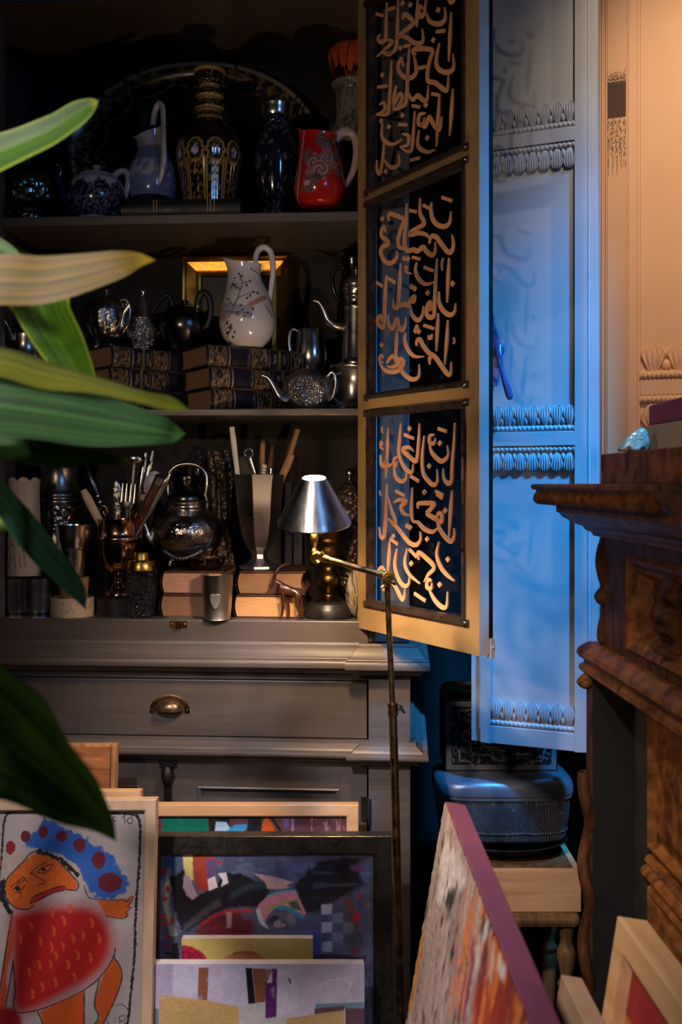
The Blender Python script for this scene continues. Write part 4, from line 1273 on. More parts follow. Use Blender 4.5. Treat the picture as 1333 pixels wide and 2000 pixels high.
it = It('footed_bowl', 'dark silver bowl carrying the cream jug, behind the hammered teapot', 'bowl', 607, .175, Z2)
it.lathe('bowl', MAT['silver'], [(22, 812), (24, 804), (20, 796), (30, 785), (36, 765), (35, 745), (37, 734), (35, 733)], sub=4)
zc = it.z(733) + Z2
it = It('cream_jug', 'shiny plain silver cream jug standing on the dark silver bowl', 'jug', 608, .175, zc)
jug(it, 'body', MAT['silverb'], [(586, 630, 729), (584, 633, 724), (578, 640, 708), (577, 641, 690), (580, 638, 664), (581, 637, 644)], .02, (2, 0), slope=0)
it.tube('handle', MAT['silver'], [(588, 652, -.008), (574, 644, -.010), (567, 655, -.010), (567, 680, -.010), (574, 702, -.010), (583, 708, -.006)], [3, 3.5, 4, 4, 3.5, 3])
it = It('hammered_teapot', 'round hammered silver teapot with slim spout at the front of the middle shelf', 'teapot', 602, .060, Z2)
it.lathe('body', MAT['hammer'], [(26, 806), (34, 798), (44, 782), (50, 762), (46, 744), (34, 731), (20, 725)], sub=5, n=64)
it.lathe('lid', MAT['silver'], [(21, 726), (14, 721), (5, 719), (6, 714), (.5, 711)], base=False, sub=3)
it.tube('spout', MAT['silver'], [(562, 784, -.012), (549, 776, -.015), (538, 758, -.017), (527, 741, -.018), (514, 735, -.018)], [13, 11, 7, 5, 3.5])
it.tube('handle', MAT['silver'], [(640, 738, -.01), (650, 728, -.012), (657, 745, -.012), (653, 772, -.012), (644, 784, -.01)], [3.5, 4, 4, 4, 3])
it = It('chafing_stand', 'dark footed silver stand with a ring handle under the tall coffee pot', 'stand', 694, .110, Z2)
it.lathe('stand', MAT['silver'], [(50, 812), (52, 800), (48, 794), (38, 790), (34, 770), (36, 745), (44, 728), (50, 719), (49, 715)], sub=4)
tt = MB()
tt.tube([((665 - 694) * it.s + 18 * it.s * math.cos(a), -.030 + .006 * math.cos(a), it.z(760) + 27 * it.s * math.sin(a)) for a in [2 * math.pi * k / 24 for k in range(25)]], .0028, 10)
tt.build('ring_handle', MAT['silver'], it.o)
zc = it.z(715) + Z2
it = It('tall_coffee_pot', 'tall tapered silver coffee pot with swan-neck spout beside the gold door', 'coffee pot', 697, .110, zc)
it.lathe('body', MAT['silver'], [(36, 714), (36, 710), (31, 706), (29, 700), (27, 660), (25, 620), (24.5, 606), (27, 603), (27, 599), (24.5, 596), (24.5, 586), (27, 583), (27, 579), (24.5, 576), (25, 570)])
it.lathe('lid', MAT['silver'], [(27, 571), (29, 566), (26, 562), (27, 556), (20, 546), (10, 539), (5, 536), (7, 529), (5, 522), (.5, 519)], base=False, sub=3)
it.tube('spout', MAT['silver'], [(674, 640, 0), (656, 636, -.004), (642, 626, -.006), (633, 606, -.008), (624, 592, -.008), (613, 589, -.008)], [10, 9, 7, 5, 4, 3])
it = It('dark_ewer', 'dark tall ewer in the shade behind the tall coffee pot', 'ewer', 692, .215, Z2)
it.lathe('body', MAT['gunmetal'], [(24, 812), (30, 780), (33, 700), (33, 620), (28, 560), (22, 525), (24, 505), (16, 495), (8, 488), (5, 480)], sub=4)
it.tube('handle', MAT['gunmetal'], [(676, 525, -.01), (658, 528, -.012), (650, 545, -.012), (654, 572, -.012), (664, 590, -.01)], [3, 3.5, 4, 3.5, 3])

# ================= bottom shelf
it = It('twin_canister', 'two-lobed dark polished metal canister at the left end of the bottom shelf', 'canister', 48, .062, Z3)
def lobes(zs, inset=0.0):
    m = MB(); vs = []; n = 80
    for z in zs:
        for j in range(n):
            th = 2 * math.pi * j / n
            r = (41 + 16 * math.cos(2 * th)) * it.s - inset
            vs.append((r * math.cos(th), r * math.sin(th) * .78, z))
    K = len(zs)
    m.add(vs, [(i * n + j, i * n + (j + 1) % n, (i + 1) * n + (j + 1) % n, (i + 1) * n + j) for i in range(K - 1) for j in range(n)] + [tuple(range(n - 1, -1, -1)), tuple((K - 1) * n + j for j in range(n))])
    return m
ztop = it.z(1123)
lobes([.006, ztop - .003], .001).build('body', MAT['silverb'], it.o)
lobes([0, .006], -.002).build('foot', MAT['gunmetal'], it.o)
lobes([ztop - .006, ztop], -.0015).build('lid', MAT['gunmetal'], it.o)
zc = ztop + Z3
it = It('ivory_vase', 'carved cream vase with elephants and scalloped rim on the twin canister', 'vase', 47, .062, zc)
EL = [(22, 1070, 40, 1058), (40, 1058, 56, 1066), (22, 1070, 20, 1108), (30, 1085, 28, 1108), (30, 1085, 38, 1080), (38, 1080, 42, 1108), (56, 1066, 60, 1105), (48, 1082, 52, 1106), (60, 1000, 44, 1030), (44, 1030, 72, 1040), (70, 990, 60, 1000), (66, 1060, 74, 1090)]
def ivc(th, z, t):
    px = it.px + 33 * math.cos(th); py = CY - (z + it.zb - EZ) / it.s
    if math.sin(th) < .1:
        for s_ in EL:
            if dseg(px, py, *s_) < 1.3: return (.50, .42, .34)
    return (1, 1, 1)
MB().lathe([(33 * it.s, 0), (34 * it.s, .008), (33.5 * it.s, .03), (32 * it.s, .09), (30 * it.s, it.z(960)), (31 * it.s, it.z(942))], n=120, sub=10, colf=ivc, caps=False).build('body', MAT['ivory'], it.o, ang=70)
sc_ = MB()
def rim(i, j):
    th = 2 * math.pi * i
    h = it.z(942) + (.010 * abs(math.sin(4 * th + .5)) ** .7) * j
    return ((31 * it.s) * math.cos(th), (31 * it.s) * math.sin(th), h)
sc_.grid(rim, 120, 4)
sc_.grid(lambda i, j: (.93 * rim(i, j)[0], .93 * rim(i, j)[1], rim(i, j)[2] - .03 * (1 - j)), 120, 4)
sc_.build('scalloped_rim', MAT['ivory'], it.o, ang=70, fix=False)
it = It('silver_urn', 'large dark silver urn with embossed band standing behind the carved cream vase', 'urn', 116, .190, Z3)
it.lathe('body', MAT['chased'], [(48, 1200), (52, 1180), (56, 1110), (56, 1050), (52, 1035)], sub=4)
it.lathe('shoulder', MAT['emboss'], [(52, 1035), (54, 1030), (50, 1022), (52, 1000), (47, 985)], base=False, sub=4)
it.lathe('neck', MAT['silver'], [(47, 985), (48, 978), (44, 973), (46, 966), (40, 958), (35, 940), (34, 922), (37, 908), (44, 895), (42, 893)], base=False, sub=4)
it = It('carved_ring', 'pale carved bone ring standing at the front of the shelf, around a tan cup', 'ring', 142, .042, Z3)
MB().lathe([(41 * it.s, 0), (41.5 * it.s, .003), (41 * it.s, .024), (41.5 * it.s, it.z(1168)), (40 * it.s, it.z(1166)), (38 * it.s, it.z(1169)), (38 * it.s, .001)], n=90, sub=4,
           colf=lambda th, z, t: (.62, .52, .44) if abs(fbm(th * 5, z * 160) - .5) < .02 else (1, 1, 1)).build('ring', MAT['ivory'], it.o, ang=60)
it = It('wooden_cup', 'tan cup standing inside the carved bone ring', 'cup', 146, .042, Z3)
it.lathe('cup', MAT['stick'], [(20, 1210), (21, 1200), (25, 1160), (28, 1130), (26, 1130), (24, 1150)], sub=3)
zc = it.z(1130) + Z3
it = It('silver_goblet', 'engraved silver beaker with flared top, standing on the tan cup', 'beaker', 144, .042, zc)
it.lathe('cup', MAT['silverb'], [(24, 1130), (25, 1126), (25.5, 1100), (26, 1073), (28, 1071), (28, 1068), (31, 1060), (33, 1045), (35, 1026), (33, 1025), (30, 1045)], sub=0)
e_ = MB()
for k, (x0, x1, py) in enumerate(((136, 152, 1085), (133, 155, 1094), (137, 151, 1103), (134, 154, 1112))):
    for q in range(int((x1 - x0) / 3)):
        th = -math.pi / 2 + ((x0 + q * 3) - 144) / 26
        rr = 25.9 * it.s
        e_.box(rr * math.cos(th) - .0008, rr * math.cos(th) + .0008, rr * math.sin(th) - .0003, rr * math.sin(th) + .0003, it.z(py), it.z(py - 3.5))
e_.build('engraving', MAT['gunmetal'], it.o)

tro = it = It('trophy_cup', 'two-handled copper-toned trophy cup on black plinth, full of cutlery', 'trophy', 234, .075, Z3)
it.lathe('plinth', MAT['black'], [(50, 1208), (50, 1198), (46, 1192), (45, 1166), (40, 1162), (30, 1160)], ang=30)
it.lathe('bowl', MAT['copper'], [(31, 1160), (29, 1154), (18, 1147), (12, 1136), (14, 1126), (28, 1114), (37, 1096), (41, 1070), (42, 1058), (44, 1056), (45, 1052), (44, 1048), (41, 1046), (40, 1030), (41, 1018), (42, 1014), (39, 1014), (38, 1030), (36, 1080), (20, 1110)], base=False, sub=2)
for sgn in (1, -1):
    it.tube('handle', MAT['copper'], [(234 - sgn * (234 - a), b_) for a, b_ in ((193, 1052), (192, 1020), (197, 995), (205, 988), (210, 1000), (207, 1020), (212, 1040))], [3, 4, 4, 4, 3.5, 3, 2.5])
inner = tro
def cutlery(name, label, cat, mat, top, bot, r, dy=(0, 0), extra=None, sub=4, flat=1.0, group='cutlery standing in the trophy cup', part='handle'):
    """a straight thing standing in the trophy cup; outline given from the bottom to the top"""
    a = Vector(tro.P(bot[0], bot[1], dy[0])) + Vector(tro.o.location)
    c = Vector(tro.P(top[0], top[1], dy[1])) + Vector(tro.o.location)
    d = c - a
    L_ = d.length
    o = thing(name, label, cat, a, group=group)
    o.rotation_mode = 'QUATERNION'; o.rotation_quaternion = upright(d)
    n = len(r)
    MB().tube([(0, 0, L_ * i / (n - 1)) for i in range(n)], [x * tro.s for x in r], 12, sub=sub, flat=flat).build(part, mat, o)
    return o, L_
s_ = tro.s
cutlery('table_knife', 'table knife with smooth ivory-coloured handle, leaning left in the trophy cup', 'knife', M('bone_handle', lin(214, 186, 146), .4), (166, 957), (226, 1075), [3, 3, 4, 7, 8, 8.5, 8.5, 6], (-.005, -.012), flat=.6)
o, L_ = cutlery('carving_knife', 'dark carving knife with beaded ornate handle, leaning left in the cup', 'knife', MAT['gunmetal'], (164, 905), (230, 1075), [3, 3, 4, 5, 6, 4, 7, 9, 8, 5], (.005, .02))
bm_ = MB()
for t in (.55, .62, .72, .80, .9): bm_.ball((0, 0, L_ * t), (7.5 * s_, 7.5 * s_, 4 * s_), 10)
bm_.build('beads', MAT['silver'], o)
cutlery('dessert_spoon', 'upside-down spoon with broad flat patterned handle end in the trophy cup', 'spoon', MAT['chased'], (231, 940), (234, 1080), [3, 4, 5, 5.5, 6, 7, 9, 11, 10, 4], (-.014, -.016), flat=.3)
o, L_ = cutlery('fork', 'tarnished fork with tines up at the front of the trophy cup', 'fork', MAT['silver'], (253, 995), (246, 1080), [4, 4, 3.5, 3.5, 4], (-.018, -.022), flat=.5, part='stem')
t_ = MB()
t_.tube([(0, 0, L_ - .003), (0, 0, L_ + .006), (0, .001, L_ + .016)], [4 * s_, 10 * s_, 14 * s_], 14, sub=4, flat=.25)
for x in (-12, -4.2, 4.2, 12): t_.tube([(x * s_, .001, L_ + .014), (x * s_ * 1.02, .003, L_ + .034), (x * s_ * 1.0, .004, L_ + .052)], [3.2 * s_, 2.8 * s_, 1.2 * s_], 8, sub=3, flat=.6)
t_.build('tines', MAT['silver'], o)
o, L_ = cutlery('ladle', 'long thin spoon with round bowl up, tallest in the trophy cup', 'spoon', MAT['silverb'], (266, 900), (250, 1075), [3, 3, 3, 3, 3.5, 4], (-.012, -.016), part='stem')
MB().ball((0, 0, L_ + .004), (17 * s_, 8 * s_, 11 * s_), 16).build('spoon_bowl', MAT['silverb'], o)
cutlery('table_spoon', 'upright silver spoon handle left of the pale spoon bowl', 'spoon', MAT['silver'], (281, 884), (250, 1078), [3, 3, 3.5, 4, 5, 7, 6, 4], (.010, .022), flat=.5)
cutlery('teaspoon', 'thin silver spoon handle leaning right behind the pale spoon bowl', 'spoon', MAT['silver'], (294, 880), (254, 1078), [3, 3, 3, 3.5, 4, 6, 6, 3], (.014, .028), flat=.5)
o, L_ = cutlery('horn_spoon', 'spoon with pale oval bowl turned to the front in the trophy cup', 'spoon', MAT['silver'], (292, 962), (256, 1075), [3, 3, 3, 4, 4], (.0, .004), part='stem')
MB().ball((0, .001, L_ + .020), (17 * s_, 4 * s_, 25 * s_), 18).build('spoon_bowl', M('pale_horn', lin(196, 186, 196), .3), o)
o, L_ = cutlery('brown_knife', 'brown-handled knife with silver cap, leaning right out of the trophy cup', 'knife', M('brown_handle', lin(84, 46, 32), .35, var=.3), (312, 944), (262, 1040), [4, 8, 9, 9.5, 9, 10], (-.014, -.022))
MB().tube([(0, 0, L_ - .002), (0, 0, L_ + .014), (0, 0, L_ + .018)], [10 * s_, 11 * s_, 7 * s_], 14).build('cap', MAT['silver'], o)
MB().tube([(0, 0, L_ * .28), (0, 0, L_ * .36)], [10 * s_, 10 * s_], 14).build('ferrule', MAT['brass'], o)
cutlery('sharpening_steel', 'slim silver handle with knob end, rightmost in the trophy cup', 'knife', MAT['silver'], (336, 926), (268, 1050), [2.5, 3, 3.5, 4, 5, 5, 5.5, 6, 7, 4], (-.018, -.022))
o, L_ = cutlery('shaving_brush', 'short brush handle with pale ferrule beside the brown knife', 'brush', MAT['darkstick'], (283, 975), (260, 1060), [4, 4, 5, 6, 6], (-.004, -.006))
MB().tube([(0, 0, L_ - .002), (0, 0, L_ + .010)], [8.5 * s_, 8.5 * s_], 14).build('ferrule', M('pale_ferrule', lin(206, 164, 122), .5), o)

it = It('cut_glass_shaker', 'cut glass sugar shaker with brass cap in front of the trophy cup', 'shaker', 277, .028, Z3)
MAT['crystal'] = M('cut_crystal', (0.75, 0.78, 0.82), .06, 0.0, var=.05, bump=4, bs=130, btype='voronoi', trans=1.0, ior=1.5)
it.lathe('glass', MAT['crystal'], [(19, 1213), (22, 1209), (25, 1196), (29, 1165), (30, 1135), (29, 1113)], sub=3, mod=lambda th, z, t: 1 + .015 * math.cos(14 * th))
it.lathe('cap', MAT['brass'], [(29, 1113), (29, 1111), (28, 1098), (26, 1095), (16, 1094), (15, 1092), (15, 1082), (13, 1079), (.5, 1078)], base=False)

def desk_book(label, px0, px1, v, z, T, pages, seed, L=.19, group='old books under the silverware'):
    a, c = cab_at(px0, v), cab_at(px1, v)
    D = (c - a).length
    mid = (a + c) * .5 + CV * (L / 2)
    return book('old_book', label, 'book', (mid.x, mid.y, z), CA - R(90) + R(seed), L, D, T, dict(cover=MAT['leather'], pages=pages, ribs=False, spinecol=lin(60, 34, 26)), group)
TB = .0455
desk_book('old book with pinkish page edges lying on top of the left pair, beside the shaker', 318, 438, .030, Z3 + TB, TB - .0005, MAT['pinkpages'], -1.0, L=.17)
desk_book('old book with grey-brown page edges at the bottom of the left pair, behind the beaker', 314, 440, .030, Z3, TB - .0005, MAT['pages'], 1.0, L=.17)
desk_book('old book with brown page edges on top of the right pair, under the octagonal goblet', 464, 596, .034, Z3 + TB, TB - .0005, MAT['pages'], .6, L=.17)
desk_book('old book with warm tan page edges under the right pair, behind the ibex', 460, 590, .032, Z3, TB - .0005, M('tan_page_block', lin(222, 170, 118), .85, var=.2, vs=60, stretch=(.4, .4, 14), bump=.4, bs=60, bstretch=(.3, .3, 30)), -.8, L=.17)
ZT = Z3 + 2 * TB

it = It('shield_beaker', 'silver beaker with applied shield plaque at the front of the bottom shelf', 'beaker', 425, -.012 + .024, Z3)
it.lathe('cup', MAT['pewter'], [(29, 1217), (30, 1215), (27, 1211), (26, 1205), (28, 1185), (30, 1155), (31, 1125), (32, 1122), (30, 1122), (28, 1150), (26, 1190)], sub=0)
sh = MB()
pts = [(-10, 1159), (-5, 1157), (0, 1159), (5, 1157), (10, 1159), (9, 1172), (5, 1182), (0, 1187), (-5, 1182), (-9, 1172)]
sh.prism([(x * it.s, it.z(y)) for x, y in pts], -29.5 * it.s - .0016, -27 * it.s)
sh.build('shield_plaque', M('bright_plaque', (.86, .85, .84), .38, 1.0, var=.05), it.o, bev=.0005)
it = It('copper_bowl', 'small shallow copper bowl on the left pair of books, behind the beaker', 'bowl', 404, .075, ZT)
it.lathe('bowl', MAT['copper'], [(20, 1124), (26, 1118), (34, 1102), (37, 1091), (38, 1089), (36, 1089), (32, 1102)], sub=3)
it = It('silver_teapot', 'large round silver teapot with finial lid and bail handle on the left pair of books', 'teapot', 366, .130, ZT)
for a in (-2.4, -.9, .8, 2.3): MB().tube([(.036 * math.cos(a), .036 * math.sin(a), .024), (.040 * math.cos(a), .040 * math.sin(a), .010), (.042 * math.cos(a), .042 * math.sin(a), .004)], [.006, .004, .0058], 10, sub=3).ball((.042 * math.cos(a), .042 * math.sin(a), .0055), .005, 8).build('foot', MAT['silver'], it.o)
it.lathe('body', MAT['chased'], [(24, 1102), (42, 1092), (62, 1070), (71, 1046), (70, 1028), (60, 1010), (46, 1001), (40, 998)], base=False, sub=5)
it.lathe('collar', MAT['silverb'], [(40, 999), (42, 995), (39, 990), (40, 984), (42, 980), (38, 976)], base=False, sub=3)
it.lathe('lid', MAT['gunmetal'], [(38, 977), (36, 968), (26, 958), (10, 950), (6, 948)], base=False, sub=4)
MB().lathe([(6 * it.s, it.z(948)), (5 * it.s, it.z(945)), (10 * it.s, it.z(938)), (8 * it.s, it.z(931)), (.5 * it.s, it.z(927))], 24, mod=lambda th, z, t: 1 + .15 * math.sin(8 * th)).build('finial', MAT['emboss'], it.o)
it.tube('bail_handle', MAT['silver'], [(402, 1000), (405, 985), (402, 968), (405, 945), (403, 925), (388, 910), (366, 906), (344, 911), (330, 928), (328, 960), (331, 998)], [3, 5, 4, 4.5, 4, 4, 4, 4, 4, 4, 3], sub=4)
it.tube('spout', MAT['silver'], [(310, 1060, -.02), (296, 1048, -.026), (290, 1028, -.028), (280, 1012, -.03)], [11, 8, 6, 5])
sw = MB()
for k in range(26):
    t = k / 25
    th = -math.pi / 2 - .55 + 1.1 * t
    sw.ball((68 * it.s * math.cos(th), 68 * it.s * math.sin(th), it.z(1072 + 14 * math.sin(math.pi * t))), .003 + .0015 * hsh(k), 8)
sw.build('swag', MAT['silver'], it.o)

gob = it = It('octagonal_goblet', 'octagonal pewter goblet vase full of brushes on the right pair of books', 'goblet', 507, .105, ZT)
og = [(46, 1122), (46, 1117), (40, 1112), (38, 1104), (24, 1098), (17, 1090), (16, 1082), (19, 1074), (27, 1068), (29, 1062), (36, 1044), (43, 1010), (46, 975), (49, 948), (53, 931), (54, 927), (51, 927), (46, 948), (43, 980), (30, 1040)]
MB().lathe(it.prof(og), 8, T=Matrix.Rotation(R(22.5 + 12), 4, 'Z')).build('goblet', MAT['pewter'], it.o, ang=20, bev=.0008)
def ingob(name, label, cat, mat, top, bot, r, dy=(0, 0), flat=1.0, group='brushes and tools in the octagonal goblet', part='handle', sub=3):
    a = Vector(gob.P(bot[0], bot[1], dy[0])) + Vector(gob.o.location)
    c = Vector(gob.P(top[0], top[1], dy[1])) + Vector(gob.o.location)
    d = c - a
    o = thing(name, label, cat, a, group=group)
    o.rotation_mode = 'QUATERNION'; o.rotation_quaternion = upright(d)
    n = len(r)
    MB().tube([(0, 0, d.length * i / (n - 1)) for i in range(n)], [x * gob.s for x in r], 12, sub=sub, flat=flat).build(part, mat, o)
    return o, d.length
ingob('white_stick', 'white flat stick standing straight at the left of the goblet', 'stick', MAT['white'], (454, 834), (474, 1000), [5, 5, 5, 5, 5.5, 5], (-.004, -.004), .5)
o, L_ = ingob('wrench', 'small steel ring wrench leaning left in the goblet', 'wrench', MAT['steel'], (489, 892), (518, 985), [5, 4, 4, 4, 5], (-.01, -.014), .5, part='shank')
MB().tube([(8 * gob.s * math.cos(a), 0, L_ + .007 + 8 * gob.s * math.sin(a)) for a in [2 * math.pi * k / 20 for k in range(21)]], 3.2 * gob.s, 8).build('ring', MAT['silverb'], o)
o, L_ = ingob('paintbrush', 'upright paintbrush handle with dark tip in the middle of the goblet', 'brush', MAT['stick'], (514, 866), (510, 985), [4, 4.5, 5, 5.5, 5.5, 5], (.0, .002))
MB().tube([(0, 0, L_ - .001), (0, 0, L_ + .008)], [4.6 * gob.s, 3 * gob.s], 10).build('tip', MAT['darkstick'], o)
ingob('paintbrush', 'reddish brown brush handle right of the upright paintbrush', 'brush', MAT['darkstick'], (532, 872), (518, 985), [4, 5, 6, 6.5, 6, 3], (.008, .014))
ingob('paintbrush', 'long two-tone wooden handle rising highest at the right of the goblet', 'brush', MAT['stick'], (582, 838), (535, 985), [5, 5, 5.5, 6, 6, 5.5], (.006, .012))
ingob('spatula', 'flat round-ended wooden spatula, rightmost in the goblet', 'spatula', MAT['stick'], (571, 888), (534, 975), [5, 6, 7, 8, 7], (-.010, -.014), .45)
ingob('paintbrush', 'dark wooden brush handle behind the flat spatula', 'brush', MAT['darkstick'], (566, 868), (532, 985), [5, 5, 6, 6, 5], (.014, .02))
o, L_ = ingob('marker_stick', 'short pale stick with dark stripes at the front rim of the goblet', 'stick', MAT['white'], (519, 908), (508, 975), [4, 4.5, 5, 5], (-.016, -.020), .6)
m_ = MB()
for t in (.72, .80, .88): m_.tube([(0, 0, L_ * t), (0, 0, L_ * t + .0012)], [5.1 * gob.s] * 2, 12, flat=.62)
m_.build('stripes', MAT['black'], o)
ingob('metal_tube', 'short bright metal tube at the front rim of the goblet', 'tube', MAT['silverb'], (531, 915), (524, 975), [6, 6, 6.5, 6.5], (-.014, -.018))
o = thing('black_paper', 'black folded paper bag standing in the left of the goblet', 'paper', tuple(Vector(gob.o.location) + Vector(gob.P(480, 985, .006))), group='brushes and tools in the octagonal goblet')
MB().prism([(-.016, 0), (.020, 0), (.024, .058), (.010, .084), (-.004, .104), (-.018, .088), (-.024, .060)], -.004, .008).build('folded_sheet', MAT['black'], o, bev=.002)

it = It('bottle', 'dark bottle with faceted glass stopper behind the silver teapot', 'bottle', 386, .215, Z3)
it.lathe('body', MAT['smoke'], [(28, 1200), (32, 1180), (32, 1000), (26, 950), (11, 930), (10, 915)], sub=4, c=lin(18, 18, 20))
it.lathe('stopper', MAT['crystal'], [(10, 915), (8, 908), (14, 900), (17, 890), (13, 878), (5, 872)], base=False, mod=lambda th, z, t: 1 + .05 * math.cos(8 * th))
it = It('foil_pouch', 'crinkled bronze foil pouch standing left behind the goblet', 'pouch', 426, .195, Z3)
MB().grid(lambda i, j: ((-24 + 48 * i + 4 * math.sin(j * 9)) * it.s + (1 - j) * .010, .012 * math.sin(math.pi * i) * (-1) - .002 * math.sin(i * 22 + j * 13), it.z(880) * j), 24, 30).grid(
    lambda i, j: ((-24 + 48 * i + 4 * math.sin(j * 9)) * it.s + (1 - j) * .010, .012 * math.sin(math.pi * i), it.z(880) * j), 24, 30).build('pouch', MAT['foil'], it.o, fix=False)
for k, (px0, px1, py, lab) in enumerate(((556, 572, 940, 'dark navy upright book hung with earrings, right of the goblet'), (573, 592, 948, 'dark navy upright book between the earrings book and the lamp'))):
    a, c = cab_at(px0, .215), cab_at(px1, .215)
    h = EZ - (py - CY) * a.y / F - Z3
    o = thing('navy_book', lab, 'book', ((a + c) * .5).to_tuple()[:2] + (Z3,), CA, 'navy books behind the goblet')
    w = (c - a).length / 2 - .0006
    MB().box(-w, w, 0, .05, 0, h).build('cover', MAT['navy'], o, bev=.0015)
    MB().box(-w + .002, w - .002, .002, .052, .003, h - .004).build('pages', MAT['pages'], o)
for k, px in enumerate((560, 567)):
    p_ = cab_at(px, .205)
    z0 = EZ - (1018 - CY) * p_.y / F
    o = thing('earring', ('left' if k == 0 else 'right') + ' one of two gold drop earrings under the lampshade edge', 'earring', (p_.x, p_.y, z0), group='gold drop earrings')
    m_ = MB(); s2 = p_.y / F
    m_.tube([(0, .006, .004), (0, -.001, .003), (0, -.001, 0)], .0006, 6)
    for zz_, rr_ in ((-2, 2.2), (-8, 2.6), (-14, 2.2), (-20, 2.8), (-27, 1.8)):
        m_.ball((0, 0, zz_ * s2), (rr_ * s2, rr_ * s2, 2.8 * s2), 8)
    m_.build('drop', MAT['brass'], o)

it = It('lamp_foot', 'old bronze table lamp column on round black base, behind the standing lamp', 'lamp', 643, .052, Z3)
it.lathe('base', M('chipped_black', lin(24, 23, 23), .38, var=.3, vs=40, dark=lin(110, 100, 92), darkamt=.08, darks=160), [(45, 1217), (47, 1212), (47, 1196), (45, 1186), (42, 1180), (40, 1176), (30, 1173)], sub=2)
it.lathe('column', MAT['bronze'], [(31, 1174), (26, 1170), (14, 1165), (12, 1158), (17, 1150), (23, 1138), (22, 1124), (14, 1113), (13, 1104), (22, 1094), (26, 1080), (26, 1066), (29, 1058), (29, 1050), (34, 1042), (38, 1024), (36, 1010)], base=False, sub=4)
paper = MB()
for k in range(7):
    a = -2.9 + k * .42
    paper.grid(lambda i, j, a=a: ((30 + 10 * j + 3 * math.sin(i * 6 + a * 4)) * it.s * math.cos(a + .45 * i), (30 + 10 * j) * it.s * math.sin(a + .45 * i), it.z(1020 - 22 * j) + .002 * math.sin(i * 7 + a)), 6, 5)
paper.build('paper_collar', MAT['white'], it.o, fix=False)
it = It('wrapped_pot', 'crinkled foil-wrapped pot with round knob, behind the lampshade', 'pot', 684, .185, Z3)
it.lathe('body', MAT['foil'], [(30, 1205), (34, 1150), (36, 1060), (34, 1000), (29, 965), (18, 948), (7, 940)], sub=4)
it.lathe('knob', MAT['silverb'], [(7, 941), (5, 934), (9, 927), (8, 919), (.5, 914)], base=False, sub=4)
it = It('woven_ball', 'pale wrapped oval ball beside the black lamp base, half behind the gold door', 'ball', 700, .045, Z3)
MB().ball((0, 0, 48 * it.s), (24 * it.s, 24 * it.s, 48 * it.s), 36).build('ball', M('wrinkled_wrap', lin(150, 138, 112), .7, var=.2, bump=3, bs=26, btype='wave'), it.o)

# ibex figure: one continuous skin
it = It('ibex_figurine', 'small dark brown carved ibex with long curved horn at the shelf edge', 'figurine', 556, .010, Z3)
J = [(560, 1160, 0, 8.5), (572, 1163, 0, 8), (582, 1163, 0, 8), (548, 1152, 0, 8), (541, 1143, 0, 6), (536, 1147, 0, 5.5), (528, 1156, 0, 3),
     (553, 1172, -.005, 5), (554, 1192, -.006, 3.2), (552, 1209, -.007, 2.6), (549, 1216, -.008, 3),
     (556, 1172, .005, 5), (564, 1192, .006, 3.2), (565, 1210, .006, 2.6), (563, 1216, .005, 3),
     (584, 1174, -.005, 6), (580, 1190, -.005, 3.5), (587, 1203, -.005, 2.6), (583, 1216, -.006, 3),
     (587, 1174, .005, 6), (589, 1190, .005, 3.5), (592, 1203, .005, 2.6), (589, 1216, .005, 3), (590, 1160, 0, 2.5), (592, 1168, 0, 1.6)]
E = [(0, 1), (1, 2), (0, 3), (3, 4), (4, 5), (5, 6), (0, 7), (7, 8), (8, 9), (9, 10), (0, 11), (11, 12), (12, 13), (13, 14), (2, 15), (15, 16), (16, 17), (17, 18), (2, 19), (19, 20), (20, 21), (21, 22), (2, 23), (23, 24)]
me = bpy.data.meshes.new('body')
lowz = min(it.z(j[1]) - j[3] * it.s for j in J)
me.from_pydata([(it.P(j[0], j[1])[0], j[2], it.z(j[1]) - lowz) for j in J], E, [])
ob = bpy.data.objects.new('body', me); COL.objects.link(ob); ob.parent = it.o
dw = MAT['darkwood'] = M('dark_carved_wood', lin(66, 36, 24), .28, var=.25, vs=60, coat=.3)
me.materials.append(dw)
sk = ob.modifiers.new('skin', 'SKIN')
if not me.skin_vertices: pass
for k, j in enumerate(J):
    me.skin_vertices[0].data[k].radius = (j[3] * it.s, j[3] * it.s)
me.skin_vertices[0].data[0].use_root = True
sk.use_smooth_shade = True
ob.modifiers.new('subdivision', 'SUBSURF').levels = 2
ob.modifiers['subdivision'].render_levels = 2
for dy_ in (-.0025, .0025):
    it.tube('horn', dw, [(538, 1142, dy_), (537, 1128, dy_ * 1.4), (543, 1113, dy_ * 1.8), (554, 1104, dy_ * 2), (566, 1101, dy_ * 2.2)], [4, 3.6, 3, 2.2, 1], n=10)
it.tube('ear', dw, [(541, 1145, -.004), (546, 1141, -.008), (549, 1142, -.009)], [1.5, 2.6, .8], n=8)
